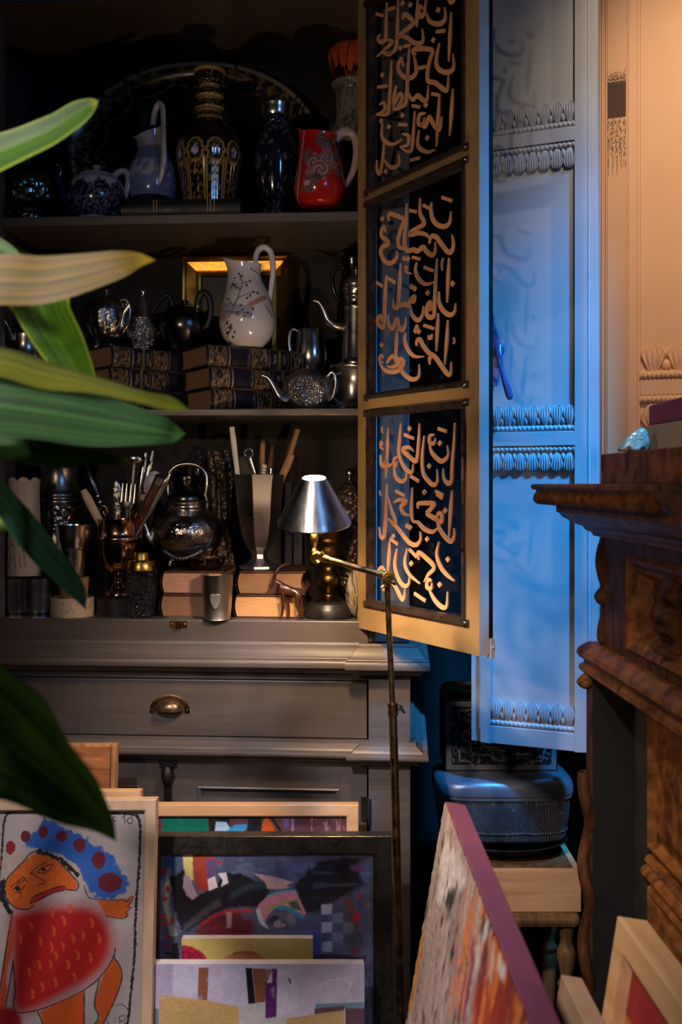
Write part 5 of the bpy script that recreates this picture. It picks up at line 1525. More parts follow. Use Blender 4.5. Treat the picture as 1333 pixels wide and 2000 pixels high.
# ------------------------------------------------------------------ painted pictures
def npnoise(X, Y, seed=0):
    def h(a, b):
        v = np.sin(a * 127.1 + b * 311.7 + seed * 17.3) * 43758.5453
        return v - np.floor(v)
    tot = 0
    for k, amp in enumerate((.55, .3, .15)):
        x, y = X * 2 ** k + 7 * k, Y * 2 ** k
        xi, yi = np.floor(x), np.floor(y)
        fx, fy = x - xi, y - yi
        fx, fy = fx * fx * (3 - 2 * fx), fy * fy * (3 - 2 * fy)
        a, b, c, d = h(xi, yi), h(xi + 1, yi), h(xi, yi + 1), h(xi + 1, yi + 1)
        tot = tot + amp * (a + (b - a) * fx + (c - a) * fy + (a - b - c + d) * fx * fy)
    return tot
class Paint:
    """paint laid down on a fine grid that becomes the picture surface"""
    def __init__(s, x0, y0, x1, y1, step, bg, var=.06, sx=.05, sy=.05):
        s.nx, s.ny = max(2, int((x1 - x0) / step)), max(2, int((y1 - y0) / step))
        s.X, s.Y = np.meshgrid(np.linspace(x0, x1, s.nx + 1), np.linspace(y0, y1, s.ny + 1), indexing='ij')
        s.step = step
        s.C = np.ones(s.X.shape + (3,)) * np.array(lin(*bg))
        s.C *= (1 + var * 2 * (npnoise(s.X * sx, s.Y * sy, 3) - .5))[..., None]
    def _mix(s, a, col, tex=.12, ts=.12):
        c = np.array(lin(*col)) * (1 + tex * 2 * (npnoise(s.X * ts, s.Y * ts, 5) - .5))[..., None]
        s.C += np.clip(a, 0, 1)[..., None] * (c - s.C)
    def _segd(s, pts):
        d = np.full(s.X.shape, 1e9)
        for (ax, ay), (bx, by) in zip(pts, pts[1:]):
            vx, vy = bx - ax, by - ay
            t = np.clip(((s.X - ax) * vx + (s.Y - ay) * vy) / (vx * vx + vy * vy + 1e-9), 0, 1)
            d = np.minimum(d, np.hypot(s.X - ax - t * vx, s.Y - ay - t * vy))
        return d
    def poly(s, pts, col, soft=None, jag=0, js=.06, alpha=1, smooth=0, tex=.12):
        if smooth: pts = cr(pts, smooth, closed=True)
        ins = np.zeros(s.X.shape, bool)
        n = len(pts)
        for i in range(n):
            (ax, ay), (bx, by) = pts[i], pts[(i + 1) % n]
            if ay == by: continue
            ins ^= ((ay > s.Y) != (by > s.Y)) & (s.X < (bx - ax) * (s.Y - ay) / (by - ay) + ax)
        d = s._segd(list(pts) + [pts[0]])
        sd = np.where(ins, d, -d)
        if jag: sd = sd + jag * 2 * (npnoise(s.X * js, s.Y * js, 9) - .5)
        soft = soft or s.step
        s._mix(alpha * np.clip(.5 + sd / soft, 0, 1), col, tex)
        return s
    def line(s, pts, w, col, soft=None, jag=0, js=.12, alpha=1, sub=4):
        if sub and len(pts) > 2: pts = cr(pts, sub)
        d = s._segd(pts)
        sd = w / 2 - d
        if jag: sd = sd + jag * 2 * (npnoise(s.X * js, s.Y * js, 4) - .5)
        s._mix(alpha * np.clip(.5 + sd / (soft or s.step), 0, 1), col, .1)
        return s
    def blob(s, cx, cy, rx, ry, col, soft=.1, jag=0, js=.08, alpha=1):
        d = 1 - np.hypot((s.X - cx) / rx, (s.Y - cy) / ry)
        if jag: d = d + jag * 2 * (npnoise(s.X * js, s.Y * js, 2) - .5)
        s._mix(alpha * np.clip(.5 + d / soft, 0, 1), col)
        return s
    def speck(s, col, sx, sy, thr, seed=1, alpha=1, mask=None):
        a = np.clip((npnoise(s.X * sx, s.Y * sy, seed) - thr) * 12, 0, 1) * alpha
        if mask is not None: a = a * mask
        s._mix(a, col)
        return s
    def mesh(s, fn, name, mat, parent, relief=0.0, gain=1.0):
        s.C = s.C * gain
        nx, ny = s.nx + 1, s.ny + 1
        P = fn(s.X, s.Y)
        if relief:
            P = (P[0], P[1] - relief * npnoise(s.X * .15, s.Y * .15, 8), P[2])
        V = np.stack([np.broadcast_to(p, s.X.shape) for p in P], -1).reshape(-1, 3)
        I = np.arange(nx * ny).reshape(nx, ny)
        Fq = np.stack([I[:-1, :-1], I[1:, :-1], I[1:, 1:], I[:-1, 1:]], -1).reshape(-1, 4)
        m = MB()
        m.v = V.tolist(); m.f = Fq.tolist(); m.m = [0] * len(m.f); m.s = [True] * len(m.f); m.c = np.clip(s.C, .002, 1).reshape(-1, 3).tolist()
        return m.build(name, mat, parent, fix=False)
MAT['paint'] = M('paint_surface', (1, 1, 1), .45, var=.05, vs=80, vc=True, bump=.35, bs=140)
MAT['paper'] = M('crayon_on_paper', (1, 1, 1), .75, var=.04, vs=120, vc=True)

class Lean:
    """a picture standing on the floor and leaning back"""
    def __init__(s, name, label, cat, px0, px1, pyt, Yt, lean=6.0, group=None):
        s.s = Yt / F
        s.zt = EZ - (pyt - CY) * s.s
        s.a = R(lean)
        s.pxc, s.pyt = (px0 + px1) / 2, pyt
        s.H = s.zt / math.cos(s.a)
        s.w = (px1 - px0) * s.s / 2
        s.o = thing(name, label, cat, ((s.pxc - CX) * s.s, Yt - s.zt * math.tan(s.a), 0.0005), group=group, rot=(-s.a, 0, 0))
    def x(s, px): return (px - s.pxc) * s.s
    def z(s, py): return s.H - (py - s.pyt) * s.s * 1.0
    def frame(s, fw, mat, depth=.022, lip=.004, name='frame'):
        b = MB(); w, H = s.w, s.H
        # four mitred bars with a slightly stepped face
        q = [(0, depth), (0, 0.0008), (.0008, 0), (fw - .003, 0), (fw, .003), (fw, depth)]
        for (i0, y0), (i1, y1) in zip(q, q[1:]):
            A = [(-w + i0, y0, i0), (w - i0, y0, i0), (w - i0, y0, H - i0), (-w + i0, y0, H - i0)]
            B = [(-w + i1, y1, i1), (w - i1, y1, i1), (w - i1, y1, H - i1), (-w + i1, y1, H - i1)]
            b.add(A + B, [(j, (j + 1) % 4, 4 + (j + 1) % 4, 4 + j) for j in range(4)], smooth=False)
        o = b.build(name, mat, s.o)
        MB().box(-w + fw * .5, w - fw * .5, depth * .7, depth * .8, fw * .5, H - fw * .5).build('backing_board', MAT['black'], s.o)
        return o

# orange figure picture
K3 = 1333 / 400.0
def c3(x, y): return (x / K3, 1440 + y / K3)
L1 = Lean('framed_drawing', 'pale wood framed drawing of an orange figure in a red dress at the left', 'picture', -150, 305, 1563, 1.60, 6)
L1.frame(.0185, MAT['ash'], .026)
p = Paint(-380, 455, 950, 2300, 3.0, (196, 182, 180), .05, .02, .02)
p.line([(-300, 2200), (-20, 1700), (-5, 1000), (12, 780), (20, 560), (60, 497), (180, 486), (330, 492), (760, 505), (885, 515)], 13, (28, 26, 28), jag=6, js=.09, sub=3)
p.line([(885, 515), (908, 570), (912, 700), (908, 850), (898, 1000), (892, 1200), (890, 1400), (868, 1700), (848, 1900), (840, 2200)], 17, (28, 26, 28), jag=9, js=.09, sub=3)
p.poly([(255, 590), (272, 540), (325, 545), (430, 600), (560, 655), (640, 720), (735, 775), (800, 860), (845, 950), (815, 1020), (740, 1045), (655, 1035), (590, 985), (545, 900), (490, 830), (410, 765), (330, 750), (230, 725), (165, 690), (200, 640)], (46, 104, 196), soft=14, jag=26, js=.035)
for k, (cx, cy, rx, ry) in enumerate(((165, 650, 32, 38), (278, 620, 32, 40), (400, 648, 36, 36), (518, 705, 40, 44), (645, 798, 44, 54), (720, 940, 78, 62))):
    p.blob(cx, cy, rx, ry, (112, 24, 44), .06, .16)
p.blob(68, 720, 30, 42, (160, 26, 40), .1, .25)
p.poly([(100, 1130), (300, 1090), (560, 1085), (690, 1150), (750, 1300), (720, 1420), (640, 1520), (480, 1620), (280, 1720), (140, 1730), (115, 1500), (95, 1250)], (196, 22, 16), soft=110, smooth=3)
p.poly([(130, 1170), (300, 1130), (560, 1125), (660, 1180), (710, 1300), (690, 1410), (600, 1510), (450, 1590), (280, 1690), (150, 1710), (130, 1500), (115, 1250)], (196, 14, 10), soft=60, smooth=3)
for x, y in ((220, 1215), (365, 1240), (430, 1180), (610, 1190), (280, 1300), (355, 1345), (425, 1335), (490, 1290), (660, 1290), (555, 1265), (385, 1395), (525, 1395), (605, 1405), (280, 1455), (350, 1450), (465, 1450), (215, 1500), (300, 1590), (385, 1560), (510, 1530), (150, 1290), (240, 1630), (470, 1105), (352, 1120)):
    p.line([(x - 6, y - 22), (x + 5, y), (x + 3, y + 22)], 18, (226, 92, 26), jag=8, js=.08, alpha=.85)
p.poly([(240, 748), (300, 762), (360, 792), (420, 842), (500, 932), (514, 962), (500, 985), (440, 985), (380, 992), (310, 1030), (240, 1075), (190, 1105), (120, 1100), (60, 1050), (35, 982), (50, 922), (100, 862), (160, 802)], (226, 102, 24), soft=6, jag=4)
p.speck((236, 140, 60), .05, .05, .60, 6, .5, ((p.Y < 1100) & (p.Y > 760) & (p.X < 420)).astype(float))
BK = (26, 22, 24)
p.line([(35, 985), (50, 920), (100, 862), (160, 802), (190, 765), (240, 742), (300, 760), (370, 795), (430, 850), (505, 930), (518, 962), (500, 988), (440, 985)], 8, BK, jag=2)
p.line([(35, 985), (60, 1050), (120, 1100), (190, 1107), (230, 1085)], 8, BK, jag=2)
p.line([(255, 742), (330, 768), (390, 792), (440, 832), (505, 890)], 26, BK, jag=18, js=.05)
p.line([(25, 930), (20, 1000), (48, 1070), (78, 1135)], 34, BK, jag=18, js=.05)
for q in ([(225, 858), (265, 832), (305, 812)], [(245, 872), (290, 838), (350, 826)], [(250, 878), (300, 878), (345, 838)], [(80, 968), (115, 940), (158, 908)], [(95, 985), (125, 950), (165, 928)], [(105, 1003), (140, 1000), (168, 955)],
          [(205, 880), (250, 908), (302, 935), (258, 958)], [(222, 860), (200, 895)], [(160, 905), (185, 940)], [(150, 1030), (140, 1000)]):
    p.line(q, 6.5, BK, jag=2)
p.blob(288, 858, 14, 12, BK, .2); p.blob(124, 978, 17, 17, BK, .2)
p.poly([(208, 1065), (238, 1022), (330, 985), (412, 965), (432, 985), (350, 1005), (280, 1040)], (186, 24, 30), soft=5)
p.line([(208, 1070), (225, 1030), (330, 985), (412, 963), (434, 984), (350, 1006), (280, 1042), (208, 1070)], 7, BK, jag=2, sub=3)
p.poly([(640, 1050), (740, 1050), (820, 1045), (868, 1026), (860, 1075), (842, 1110), (850, 1150), (810, 1165), (700, 1150)], (226, 102, 24), soft=16)
p.line([(555, 962), (570, 1010), (605, 1040), (740, 1050), (818, 1046), (830, 1062), (868, 1024), (870, 1050), (838, 1090), (862, 1096), (830, 1130), (842, 1148), (800, 1165), (700, 1148)], 6.5, BK, jag=2, sub=3)
p.poly([(95, 1145), (115, 1300), (70, 1500), (75, 1640), (50, 1762), (20, 1742), (40, 1500), (70, 1250)], (206, 78, 26), soft=14)
p.line([(95, 1120), (75, 1250), (42, 1500), (18, 1720), (30, 1766), (60, 1745), (85, 1600), (110, 1430)], 8, BK, jag=3)
p.line([(108, 1425), (128, 1600), (132, 1735), (280, 1728), (480, 1652), (620, 1572), (700, 1492), (755, 1405), (765, 1350)], 8, BK, jag=3)
p.poly([(700, 1500), (760, 1412), (800, 1462), (812, 1540), (772, 1660), (730, 1742), (690, 1832), (650, 1842), (640, 1822), (682, 1780), (640, 1690), (660, 1600)], (222, 96, 22), soft=6)
p.line([(668, 1540), (640, 1690), (670, 1770), (640, 1822), (655, 1845), (690, 1830), (770, 1665), (812, 1540), (800, 1462), (762, 1412)], 8, BK, jag=3)
p.poly([(290, 1742), (570, 1612), (578, 1900), (560, 2200), (400, 2200), (335, 1866)], (222, 92, 22), soft=6)
p.line([(272, 1730), (320, 1830), (360, 1960), (400, 2200)], 8, BK, jag=3); p.line([(572, 1610), (576, 1866), (560, 2200)], 8, BK, jag=3)
p.blob(75, 1815, 105, 105, (176, 22, 26), .3)
p.line([(725, 1790), (745, 1840), (800, 1848), (850, 1810), (860, 1740), (820, 1695), (780, 1700)], 5, BK, jag=1.5)
for q in ([(800, 1770), (806, 1815)], [(800, 1770), (835, 1762), (835, 1790), (806, 1795), (848, 1812)], [(770, 1778), (782, 1780)], [(768, 1796), (780, 1800)]):
    p.line(q, 5, BK, jag=1)
for q in ([(305, 489), (278, 498), (286, 548)], [(248, 512), (322, 501)], [(350, 505), (326, 520), (336, 538), (352, 524), (358, 541)], [(376, 494), (382, 541)], [(360, 512), (402, 505)], [(408, 513), (411, 541)], [(420, 488), (426, 547), (442, 521), (456, 523), (466, 549)],
          [(748, 524), (728, 535), (738, 552), (752, 547)], [(740, 552), (734, 565)], [(790, 532), (806, 520), (809, 566)], [(852, 524), (825, 545), (836, 569), (859, 560), (855, 530)]):
    p.line(q, 6, BK, jag=1.5)
p.mesh(lambda X, Y: (L1.x(X / K3), np.array(.010), L1.z(1440 + Y / K3)), 'drawing', MAT['paper'], L1.o, gain=.72)
# frames stacked behind it
L2 = Lean('framed_print', 'light wood framed print just above and behind the orange figure drawing', 'picture', -130, 275, 1545, 1.705, 6)
L2.frame(.013, MAT['pine'], .022)
MB().box(-L2.w + .012, L2.w - .012, .008, .010, .012, L2.H - .012).build('picture', M('pale_print', lin(206, 200, 206), .5), L2.o)
L3 = Lean('veneered_board', 'brown grained wooden board standing highest behind the orange figure drawing', 'picture', -150, 228, 1454, 1.795, 5)
MB().box(-L3.w, L3.w, .004, .020, 0, L3.H).build('edge', MAT['stick'], L3.o, bev=.001)
MB().box(-L3.w + .002, L3.w - .010, 0, .006, .004, L3.H - .005).build('veneer', wood('figured_walnut', lin(184, 124, 80), lin(122, 74, 42), .5, 9, (5, 1, 1.2), .15), L3.o)
MB().box(L3.w - .009, L3.w - .0015, -.002, .006, .002, L3.H - .001).build('edge_strip', MAT['stick'], L3.o, bev=.001)

K4 = 1333 / 540.0
def q4(x, y): return (280 + x / K4, 1560 + y / K4)
L4 = Lean('framed_painting', 'pine framed colourful painting behind the black framed one, against the cabinet', 'picture', 240, 701, 1573, 1.800, 5)
L4.frame(.0215, MAT['pine'], .026)
p = Paint(-55, 95, 1000, 700, 4, (104, 58, 62), .3, .01, .03)
p.poly([(90, 90), (310, 90), (312, 220), (90, 220)], (22, 112, 90), soft=6, jag=4)
p.poly([(312, 90), (420, 90), (400, 260), (330, 260)], (40, 30, 32), soft=6)
p.line([(330, 200), (350, 120), (420, 98), (520, 100)], 10, (20, 18, 20))
p.poly([(350, 116), (400, 118), (420, 150), (500, 140), (480, 170), (420, 178), (380, 210), (345, 160)], (176, 196, 224), soft=5)
p.poly([(400, 160), (440, 130), (505, 128), (490, 158), (430, 175)], (60, 146, 196), soft=5)
p.poly([(505, 90), (575, 90), (565, 240), (500, 240)], (34, 28, 34), soft=6)
p.poly([(575, 120), (595, 96), (625, 130), (640, 185), (630, 240), (565, 240)], (206, 82, 30), soft=6)
p.line([(620, 98), (650, 140), (680, 185)], 12, (26, 22, 26)); p.line([(720, 95), (722, 160)], 12, (150, 120, 170)); p.line([(690, 95), (690, 130)], 30, (118, 84, 120))
p.speck((190, 130, 130), .08, .02, .62, 3, .6, (p.X > 800).astype(float))
p.mesh(lambda X, Y: (L4.x(280 + X / K4), np.array(.009), L4.z(1560 + Y / K4)), 'painting', MAT['paint'], L4.o, gain=1.5)
MB().box(L4.x(262), L4.x(690), .004, .005, L4.H - .15, L4.H - .02).build('glass', MAT['glass'], L4.o)

L5 = Lean('framed_painting', 'black framed painting of a dark robed reclining figure on slate blue, behind two canvases', 'picture', 278, 766, 1634, 1.690, 5)
MAT['blackframe'] = M('worn_black_frame', lin(34, 33, 30), .35, var=.3, vs=30, dark=lin(110, 100, 84), darkamt=.12, darks=120, bump=.2, bs=60)
L5.frame(.0315, MAT['blackframe'], .034)
p = Paint(78, 268, 1112, 1300, 3.2, (80, 88, 116), .35, .006, .006)
p.speck((104, 112, 140), .012, .03, .5, 4, .5); p.speck((66, 64, 90), .02, .012, .55, 8, .6)
p.poly([(85, 270), (180, 270), (150, 330), (90, 420)], (60, 86, 124), soft=40)
p.poly([(112, 350), (130, 340), (125, 520), (165, 650), (140, 660), (100, 520)], (146, 156, 140), soft=14, jag=10, js=.1)
p.poly([(188, 270), (238, 270), (248, 390), (212, 404), (195, 350)], (206, 186, 116), soft=8)
p.poly([(236, 270), (340, 285), (335, 400), (300, 456), (262, 442), (240, 380)], (150, 58, 46), soft=10, jag=5)
p.poly([(300, 300), (345, 300), (335, 380), (310, 400)], (88, 70, 110), soft=8)
p.poly([(128, 385), (195, 350), (215, 420), (265, 470), (330, 430), (400, 362), (480, 365), (540, 400), (630, 420), (600, 470), (562, 522), (470, 520), (400, 532), (330, 562), (225, 635), (185, 625), (148, 520)], (26, 26, 34), soft=10, jag=8)
p.line([(210, 615), (300, 545), (360, 505)], 30, (74, 72, 84), soft=20, jag=8); p.line([(430, 470), (520, 425), (600, 420)], 26, (46, 58, 70), soft=20)
p.poly([(196, 372), (222, 376), (238, 420), (264, 470), (236, 490), (206, 462), (192, 430)], (168, 150, 164), soft=6, jag=5, js=.1)
p.poly([(310, 392), (346, 376), (360, 428), (318, 446)], (206, 196, 196), soft=5); p.poly([(360, 364), (400, 360), (412, 408), (376, 426), (384, 396)], (206, 198, 200), soft=5)
p.poly([(735, 410), (800, 345), (870, 290), (1090, 285), (1010, 335), (1085, 420), (1000, 460), (890, 512), (790, 560), (742, 490)], (28, 28, 34), soft=24, jag=16, js=.03)
p.speck((70, 76, 98), .006, .05, .56, 12, .5, ((p.X > 820) & (p.Y < 480)).astype(float))
p.poly([(536, 364), (600, 372), (672, 388), (724, 405), (690, 420), (718, 432), (640, 440), (602, 436), (588, 404)], (186, 154, 148), soft=6, jag=4)
p.poly([(550, 520), (590, 480), (640, 450), (735, 440), (785, 548), (770, 570), (700, 540), (640, 522), (604, 560), (606, 612), (575, 600), (552, 560)], (202, 134, 146), soft=8, jag=4)
p.line([(556, 540), (575, 590), (604, 612)], 20, (206, 206, 214), soft=8); p.line([(600, 470), (670, 450), (735, 444)], 8, (70, 160, 190)); p.line([(640, 520), (700, 530), (770, 566)], 20, (52, 132, 160), soft=8)
p.line([(600, 540), (660, 505), (750, 490)], 18, (168, 150, 96), soft=8); p.poly([(700, 500), (740, 490), (770, 540), (720, 530)], (76, 92, 74), soft=8)
p.blob(664, 590, 74, 46, (92, 92, 106), .12, .06)
p.blob(624, 588, 26, 18, (60, 56, 68), .5); p.blob(652, 602, 22, 16, (142, 132, 144), .4); p.blob(690, 602, 24, 24, (70, 70, 82), .5); p.blob(676, 606, 12, 8, (176, 120, 126), .4); p.blob(640, 570, 16, 10, (44, 40, 50), .5); p.blob(715, 580, 22, 26, (116, 114, 126), .6)
p.poly([(285, 590), (420, 530), (545, 595), (520, 668), (300, 668), (250, 640)], (106, 44, 54), soft=30, jag=16)
p.line([(290, 600), (380, 548), (520, 538)], 14, (190, 40, 48), soft=8, jag=5); p.line([(290, 660), (370, 656)], 14, (180, 40, 50), soft=8); p.line([(320, 618), (420, 614)], 10, (150, 44, 52), soft=8); p.poly([(402, 545), (430, 545), (428, 615), (406, 618)], (172, 150, 140), soft=6)
p.poly([(560, 610), (640, 640), (760, 640), (800, 668), (600, 672), (540, 668)], (96, 96, 104), soft=24)
for k, (x, y) in enumerate(((862, 510), (862, 594), (862, 684), (914, 552), (914, 640), (966, 594))):
    p.poly([(x, y), (x + 50, y - 3), (x + 50, y + 44), (x, y + 46)], (166, 170, 182) if k < 3 else (112, 122, 150), soft=6, jag=4)
p.poly([(786, 660), (850, 620), (862, 742), (812, 800), (790, 740)], (62, 72, 150), soft=40)
p.poly([(815, 745), (900, 738), (1080, 752), (1080, 775), (930, 806), (820, 806)], (52, 40, 62), soft=12, jag=8)
p.line([(965, 794), (1040, 792)], 16, (60, 130, 190), soft=10)
for x, y, r in ((120, 438, 12), (108, 482, 9), (142, 585, 12), (100, 565, 12), (222, 665, 10), (1042, 468, 10), (1005, 528, 10), (1030, 568, 20), (990, 498, 9), (1080, 500, 8), (1048, 612, 8), (364, 312, 10), (100, 350, 14), (1020, 724, 9)):
    p.blob(x, y, r, r * 1.2, (170, 42, 48), .3, .3)
p.speck((160, 44, 52), .05, .05, .60, 5, .85, ((p.X < 170) & (p.Y > 590)).astype(float))
p.line([(110, 735), (180, 740)], 8, (20, 20, 24)); p.line([(160, 700), (165, 800)], 26, (24, 20, 24), jag=6)
for y in (332, 342, 352): p.line([(1016, y), (1070, y + 2)], 4, (150, 40, 50), jag=2)
p.mesh(lambda X, Y: (L5.x(280 + X / K4), np.array(.009), L5.z(1560 + Y / K4)), 'painting', MAT['paint'], L5.o, gain=1.7)

def canvas(L, th, edge):
    MB().box(-L.w, L.w, .0006, th, 0, L.H).build('stretcher', edge, L.o, bev=.001)
L6 = Lean('canvas_painting', 'small yellow canvas with an orange disc, between the black frame and the white canvas', 'painting', 355, 612, 1834, 1.645, 5)
MAT['gesso'] = M('gesso_edge', lin(214, 208, 216), .7, var=.06)
canvas(L6, .018, MAT['gesso'])
p = Paint(186, 675, 820, 1250, 3.2, (222, 200, 118), .08, .02, .02)
p.blob(180, 790, 130, 84, (186, 40, 72), .06, .05)
for q in ([(192, 738), (200, 775)], [(186, 742), (215, 734)], [(216, 775), (224, 738), (236, 772)], [(218, 762), (234, 760)], [(252, 735), (242, 755), (256, 772), (266, 752), (252, 735)], [(272, 750), (300, 790)], [(195, 790), (210, 782), (222, 795), (240, 782)]):
    p.line(q, 4.5, (110, 20, 44))
p.blob(490, 850, 140, 116, (206, 136, 92), .05, .03); p.blob(420, 860, 80, 90, (226, 184, 140), .3)
p.line([(440, 745), (520, 738), (560, 760)], 8, (190, 110, 66), jag=3)
p.mesh(lambda X, Y: (L6.x(280 + X / K4), np.array(0.0), L6.z(1560 + Y / K4)), 'painted_face', MAT['paint'], L6.o)
L7 = Lean('canvas_painting', 'lavender white abstract canvas of blocks and stripes at the front bottom', 'painting', 293, 712, 1884, 1.590, 5)
canvas(L7, .022, MAT['gesso'])
p = Paint(34, 798, 1068, 1500, 3.2, (206, 200, 226), .06, .01, .01)
p.poly([(30, 790), (145, 790), (145, 1100), (30, 1100)], (184, 176, 206), soft=4)
p.poly([(268, 815), (318, 815), (312, 968), (266, 962)], (148, 92, 66), soft=4); p.poly([(495, 816), (525, 816), (545, 980), (510, 984)], (20, 22, 30), soft=4)
p.poly([(527, 818), (626, 822), (596, 890), (590, 976), (545, 978)], (140, 86, 62), soft=4); p.poly([(624, 818), (648, 822), (645, 1044), (592, 1050), (592, 886), (622, 884)], (96, 40, 116), soft=4)
p.poly([(648, 822), (750, 812), (745, 1010), (648, 1040)], (212, 212, 236), soft=4)
p.poly([(82, 940), (280, 962), (465, 996), (466, 1600), (80, 1600)], (204, 168, 112), soft=4, jag=2); p.poly([(465, 996), (590, 974), (592, 1050), (694, 1042), (694, 1600), (466, 1600)], (196, 194, 196), soft=4)
p.poly([(694, 1050), (970, 1010), (976, 1600), (694, 1600)], (200, 164, 110), soft=4); p.poly([(836, 982), (1070, 974), (1070, 1002), (830, 1004)], (116, 150, 176), soft=4); p.poly([(828, 1004), (974, 990), (970, 1012), (828, 1030)], (104, 72, 80), soft=4)
p.poly([(976, 1002), (1070, 1002), (1070, 1600), (976, 1600)], (100, 72, 84), soft=4); p.poly([(30, 984), (80, 1010), (80, 1600), (30, 1600)], (106, 128, 138), soft=4)
p.speck((190, 184, 214), .02, .012, .58, 5, .5, (p.Y < 960).astype(float)); p.line([(704, 868), (712, 884)], 10, (60, 70, 90), jag=4); p.line([(840, 905), (920, 870), (1000, 880), (980, 940)], 5, (226, 224, 240), jag=2)
p.mesh(lambda X, Y: (L7.x(280 + X / K4), np.array(0.0), L7.z(1560 + Y / K4)), 'painted_face', MAT['paint'], L7.o, relief=.0006)

# big canvas in the right foreground, its corner towards us
CO2 = W(872, 1568, 1.45)
cv = thing('abstract_canvas', 'big abstract canvas with purple edge, its top corner in the right foreground', 'painting')
ca_dir = math.atan2(-1, .015)
lean2 = R(10)
Hc = CO2.z / math.cos(lean2)
cv.location = (CO2.x - CO2.z * math.tan(lean2), CO2.y, 0.001)
cv.rotation_euler = (-lean2, 0, ca_dir)
CLEN, CTH = .62, .030
MB().box(-.001, CLEN, .0006, CTH, 0, Hc).build('canvas_edge', M('purple_edge', lin(116, 58, 76), .5, var=.12, vs=30), cv, bev=.0015)
bpy.context.view_layer.update()
MWI = cv.matrix_world.inverted()
K5 = 1194 / 400.0
def onface(x, y):
    p0 = MWI @ Vector((0, 0, EZ)); p1 = MWI @ W(780 + x / K5, 1330 + y / K5, 1.0)
    t = -p0.y / (p1.y - p0.y)
    q = p0 + (p1 - p0) * t
    return (q.x * 1000, q.z * 1000)
def fp(*pts): return [onface(x, y) for x, y in pts]
p = Paint(-1, 0, CLEN * 1000, Hc * 1000, 2.6, (178, 156, 148), .14, .02, .004)
p.speck((206, 188, 180), .035, .006, .52, 2, .6); p.speck((150, 128, 124), .05, .008, .58, 7, .6)
p.poly(fp((285, 905), (330, 1000), (395, 1170), (330, 1240), (290, 1280), (232, 1300), (238, 1120), (262, 980)), (222, 214, 212), soft=14, jag=10, js=.03)
p.poly(fp((590, 1425), (640, 1530), (690, 1700), (775, 2010), (800, 2200), (440, 2200), (430, 1900), (520, 1700), (545, 1560)), (196, 70, 34), soft=16, jag=18, js=.03)
p.speck((226, 130, 60), .06, .012, .54, 4, .8, (p.X > 250).astype(float)); p.speck((150, 34, 30), .05, .010, .60, 9, .8, (p.X > 230).astype(float))
p.line(fp((560, 1440), (620, 1520), (640, 1640)), 16, (166, 24, 20), soft=6, jag=6); p.line(fp((590, 1640), (620, 1700)), 14, (226, 210, 200), soft=6, jag=4)
p.line(fp((540, 1420), (480, 1520), (460, 1640)), 16, (220, 206, 198), soft=8, jag=8); p.line(fp((560, 1560), (540, 1720)), 10, (214, 196, 190), soft=6, jag=6)
p.line(fp((440, 1540), (430, 1700), (395, 1900), (380, 2100)), 14, (150, 60, 100), soft=8, jag=6); p.line(fp((350, 1570), (330, 1750)), 10, (176, 110, 130), soft=8, jag=4)
p.poly(fp((118, 1490), (158, 1470), (140, 1600), (90, 1900), (40, 2000)), (196, 140, 74), soft=10, jag=8)
p.line(fp((230, 1560), (220, 1700), (200, 1950)), 10, (126, 120, 118), soft=8, jag=8)
p.speck((40, 38, 40), .09, .03, .66, 3, .8); 
for x, y, r in ((305, 1300, 9), (290, 1280, 6), (320, 1270, 5), (308, 970, 3), (255, 1400, 4), (320, 1580, 6)):
    q = onface(x, y); p.blob(q[0], q[1], r * 1.6, r * 2, (58, 58, 60), .8, .4)
p.mesh(lambda X, Y: (X / 1000, np.array(0.0), Y / 1000), 'painted_face', MAT['paint'], cv, relief=.0025)

# bare board behind it, and a pine frame against the sideboard
PBc = W(1098, 1906, 1.22)
pb = thing('canvas_stretcher', 'bare pale canvas standing between the big abstract canvas and the sideboard', 'canvas', (PBc.x - PBc.z * math.tan(lean2), PBc.y, 0.001), rot=(-lean2, 0, ca_dir))
MB().box(0, .50, 0, .026, 0, PBc.z / math.cos(lean2)).build('canvas', M('raw_canvas', lin(150, 122, 100), .8, var=.1, bump=.3, bs=400), pb, bev=.001)
FRc = W(1209, 1793, 1.18)
lean3 = R(9)
fr = thing('framed_picture', 'pine framed red and orange picture leaning on the sideboard, bottom right corner', 'picture', (FRc.x - FRc.z * math.tan(lean3), FRc.y, 0.001), rot=(-lean3, 0, math.atan2(-1, .03)))
FH, FL_, FT = FRc.z / math.cos(lean3), .50, .036
b = MB(); fw = .030
b.box(0, FL_, 0, FT, FH - fw, FH); b.box(0, FL_, 0, FT, 0, fw); b.box(0, fw, 0, FT, fw, FH - fw); b.box(FL_ - fw, FL_, 0, FT, fw, FH - fw)
b.build('frame', wood('pine_moulding', lin(220, 178, 130), lin(196, 148, 100), .5, 5, (10, 1, 1), .1), fr, bev=.001)
p = Paint(28, 28, FL_ * 1000 - 28, FH * 1000 - 28, 4, (150, 34, 44), .2, .02, .02)
h = FH * 1000
p.poly([(0, h - 100), (500, h - 100), (500, h - 160), (0, h - 160)], (196, 120, 70), soft=6); p.poly([(0, h - 160), (500, h - 160), (500, 0), (0, 0)], (160, 140, 130), soft=6)
p.poly([(70, h - 190), (120, h - 120), (170, h - 190), (150, h - 300), (90, h - 300)], (190, 40, 40), soft=5); p.poly([(0, h - 190), (80, h - 200), (80, h - 300), (0, h - 300)], (170, 170, 190), soft=5)
p.mesh(lambda X, Y: (X / 1000, np.array(.016), Y / 1000), 'picture', MAT['paint'], fr)
MB().box(.02, FL_ - .02, .020, .024, .02, FH - .02).build('backing_board', MAT['black'], fr)

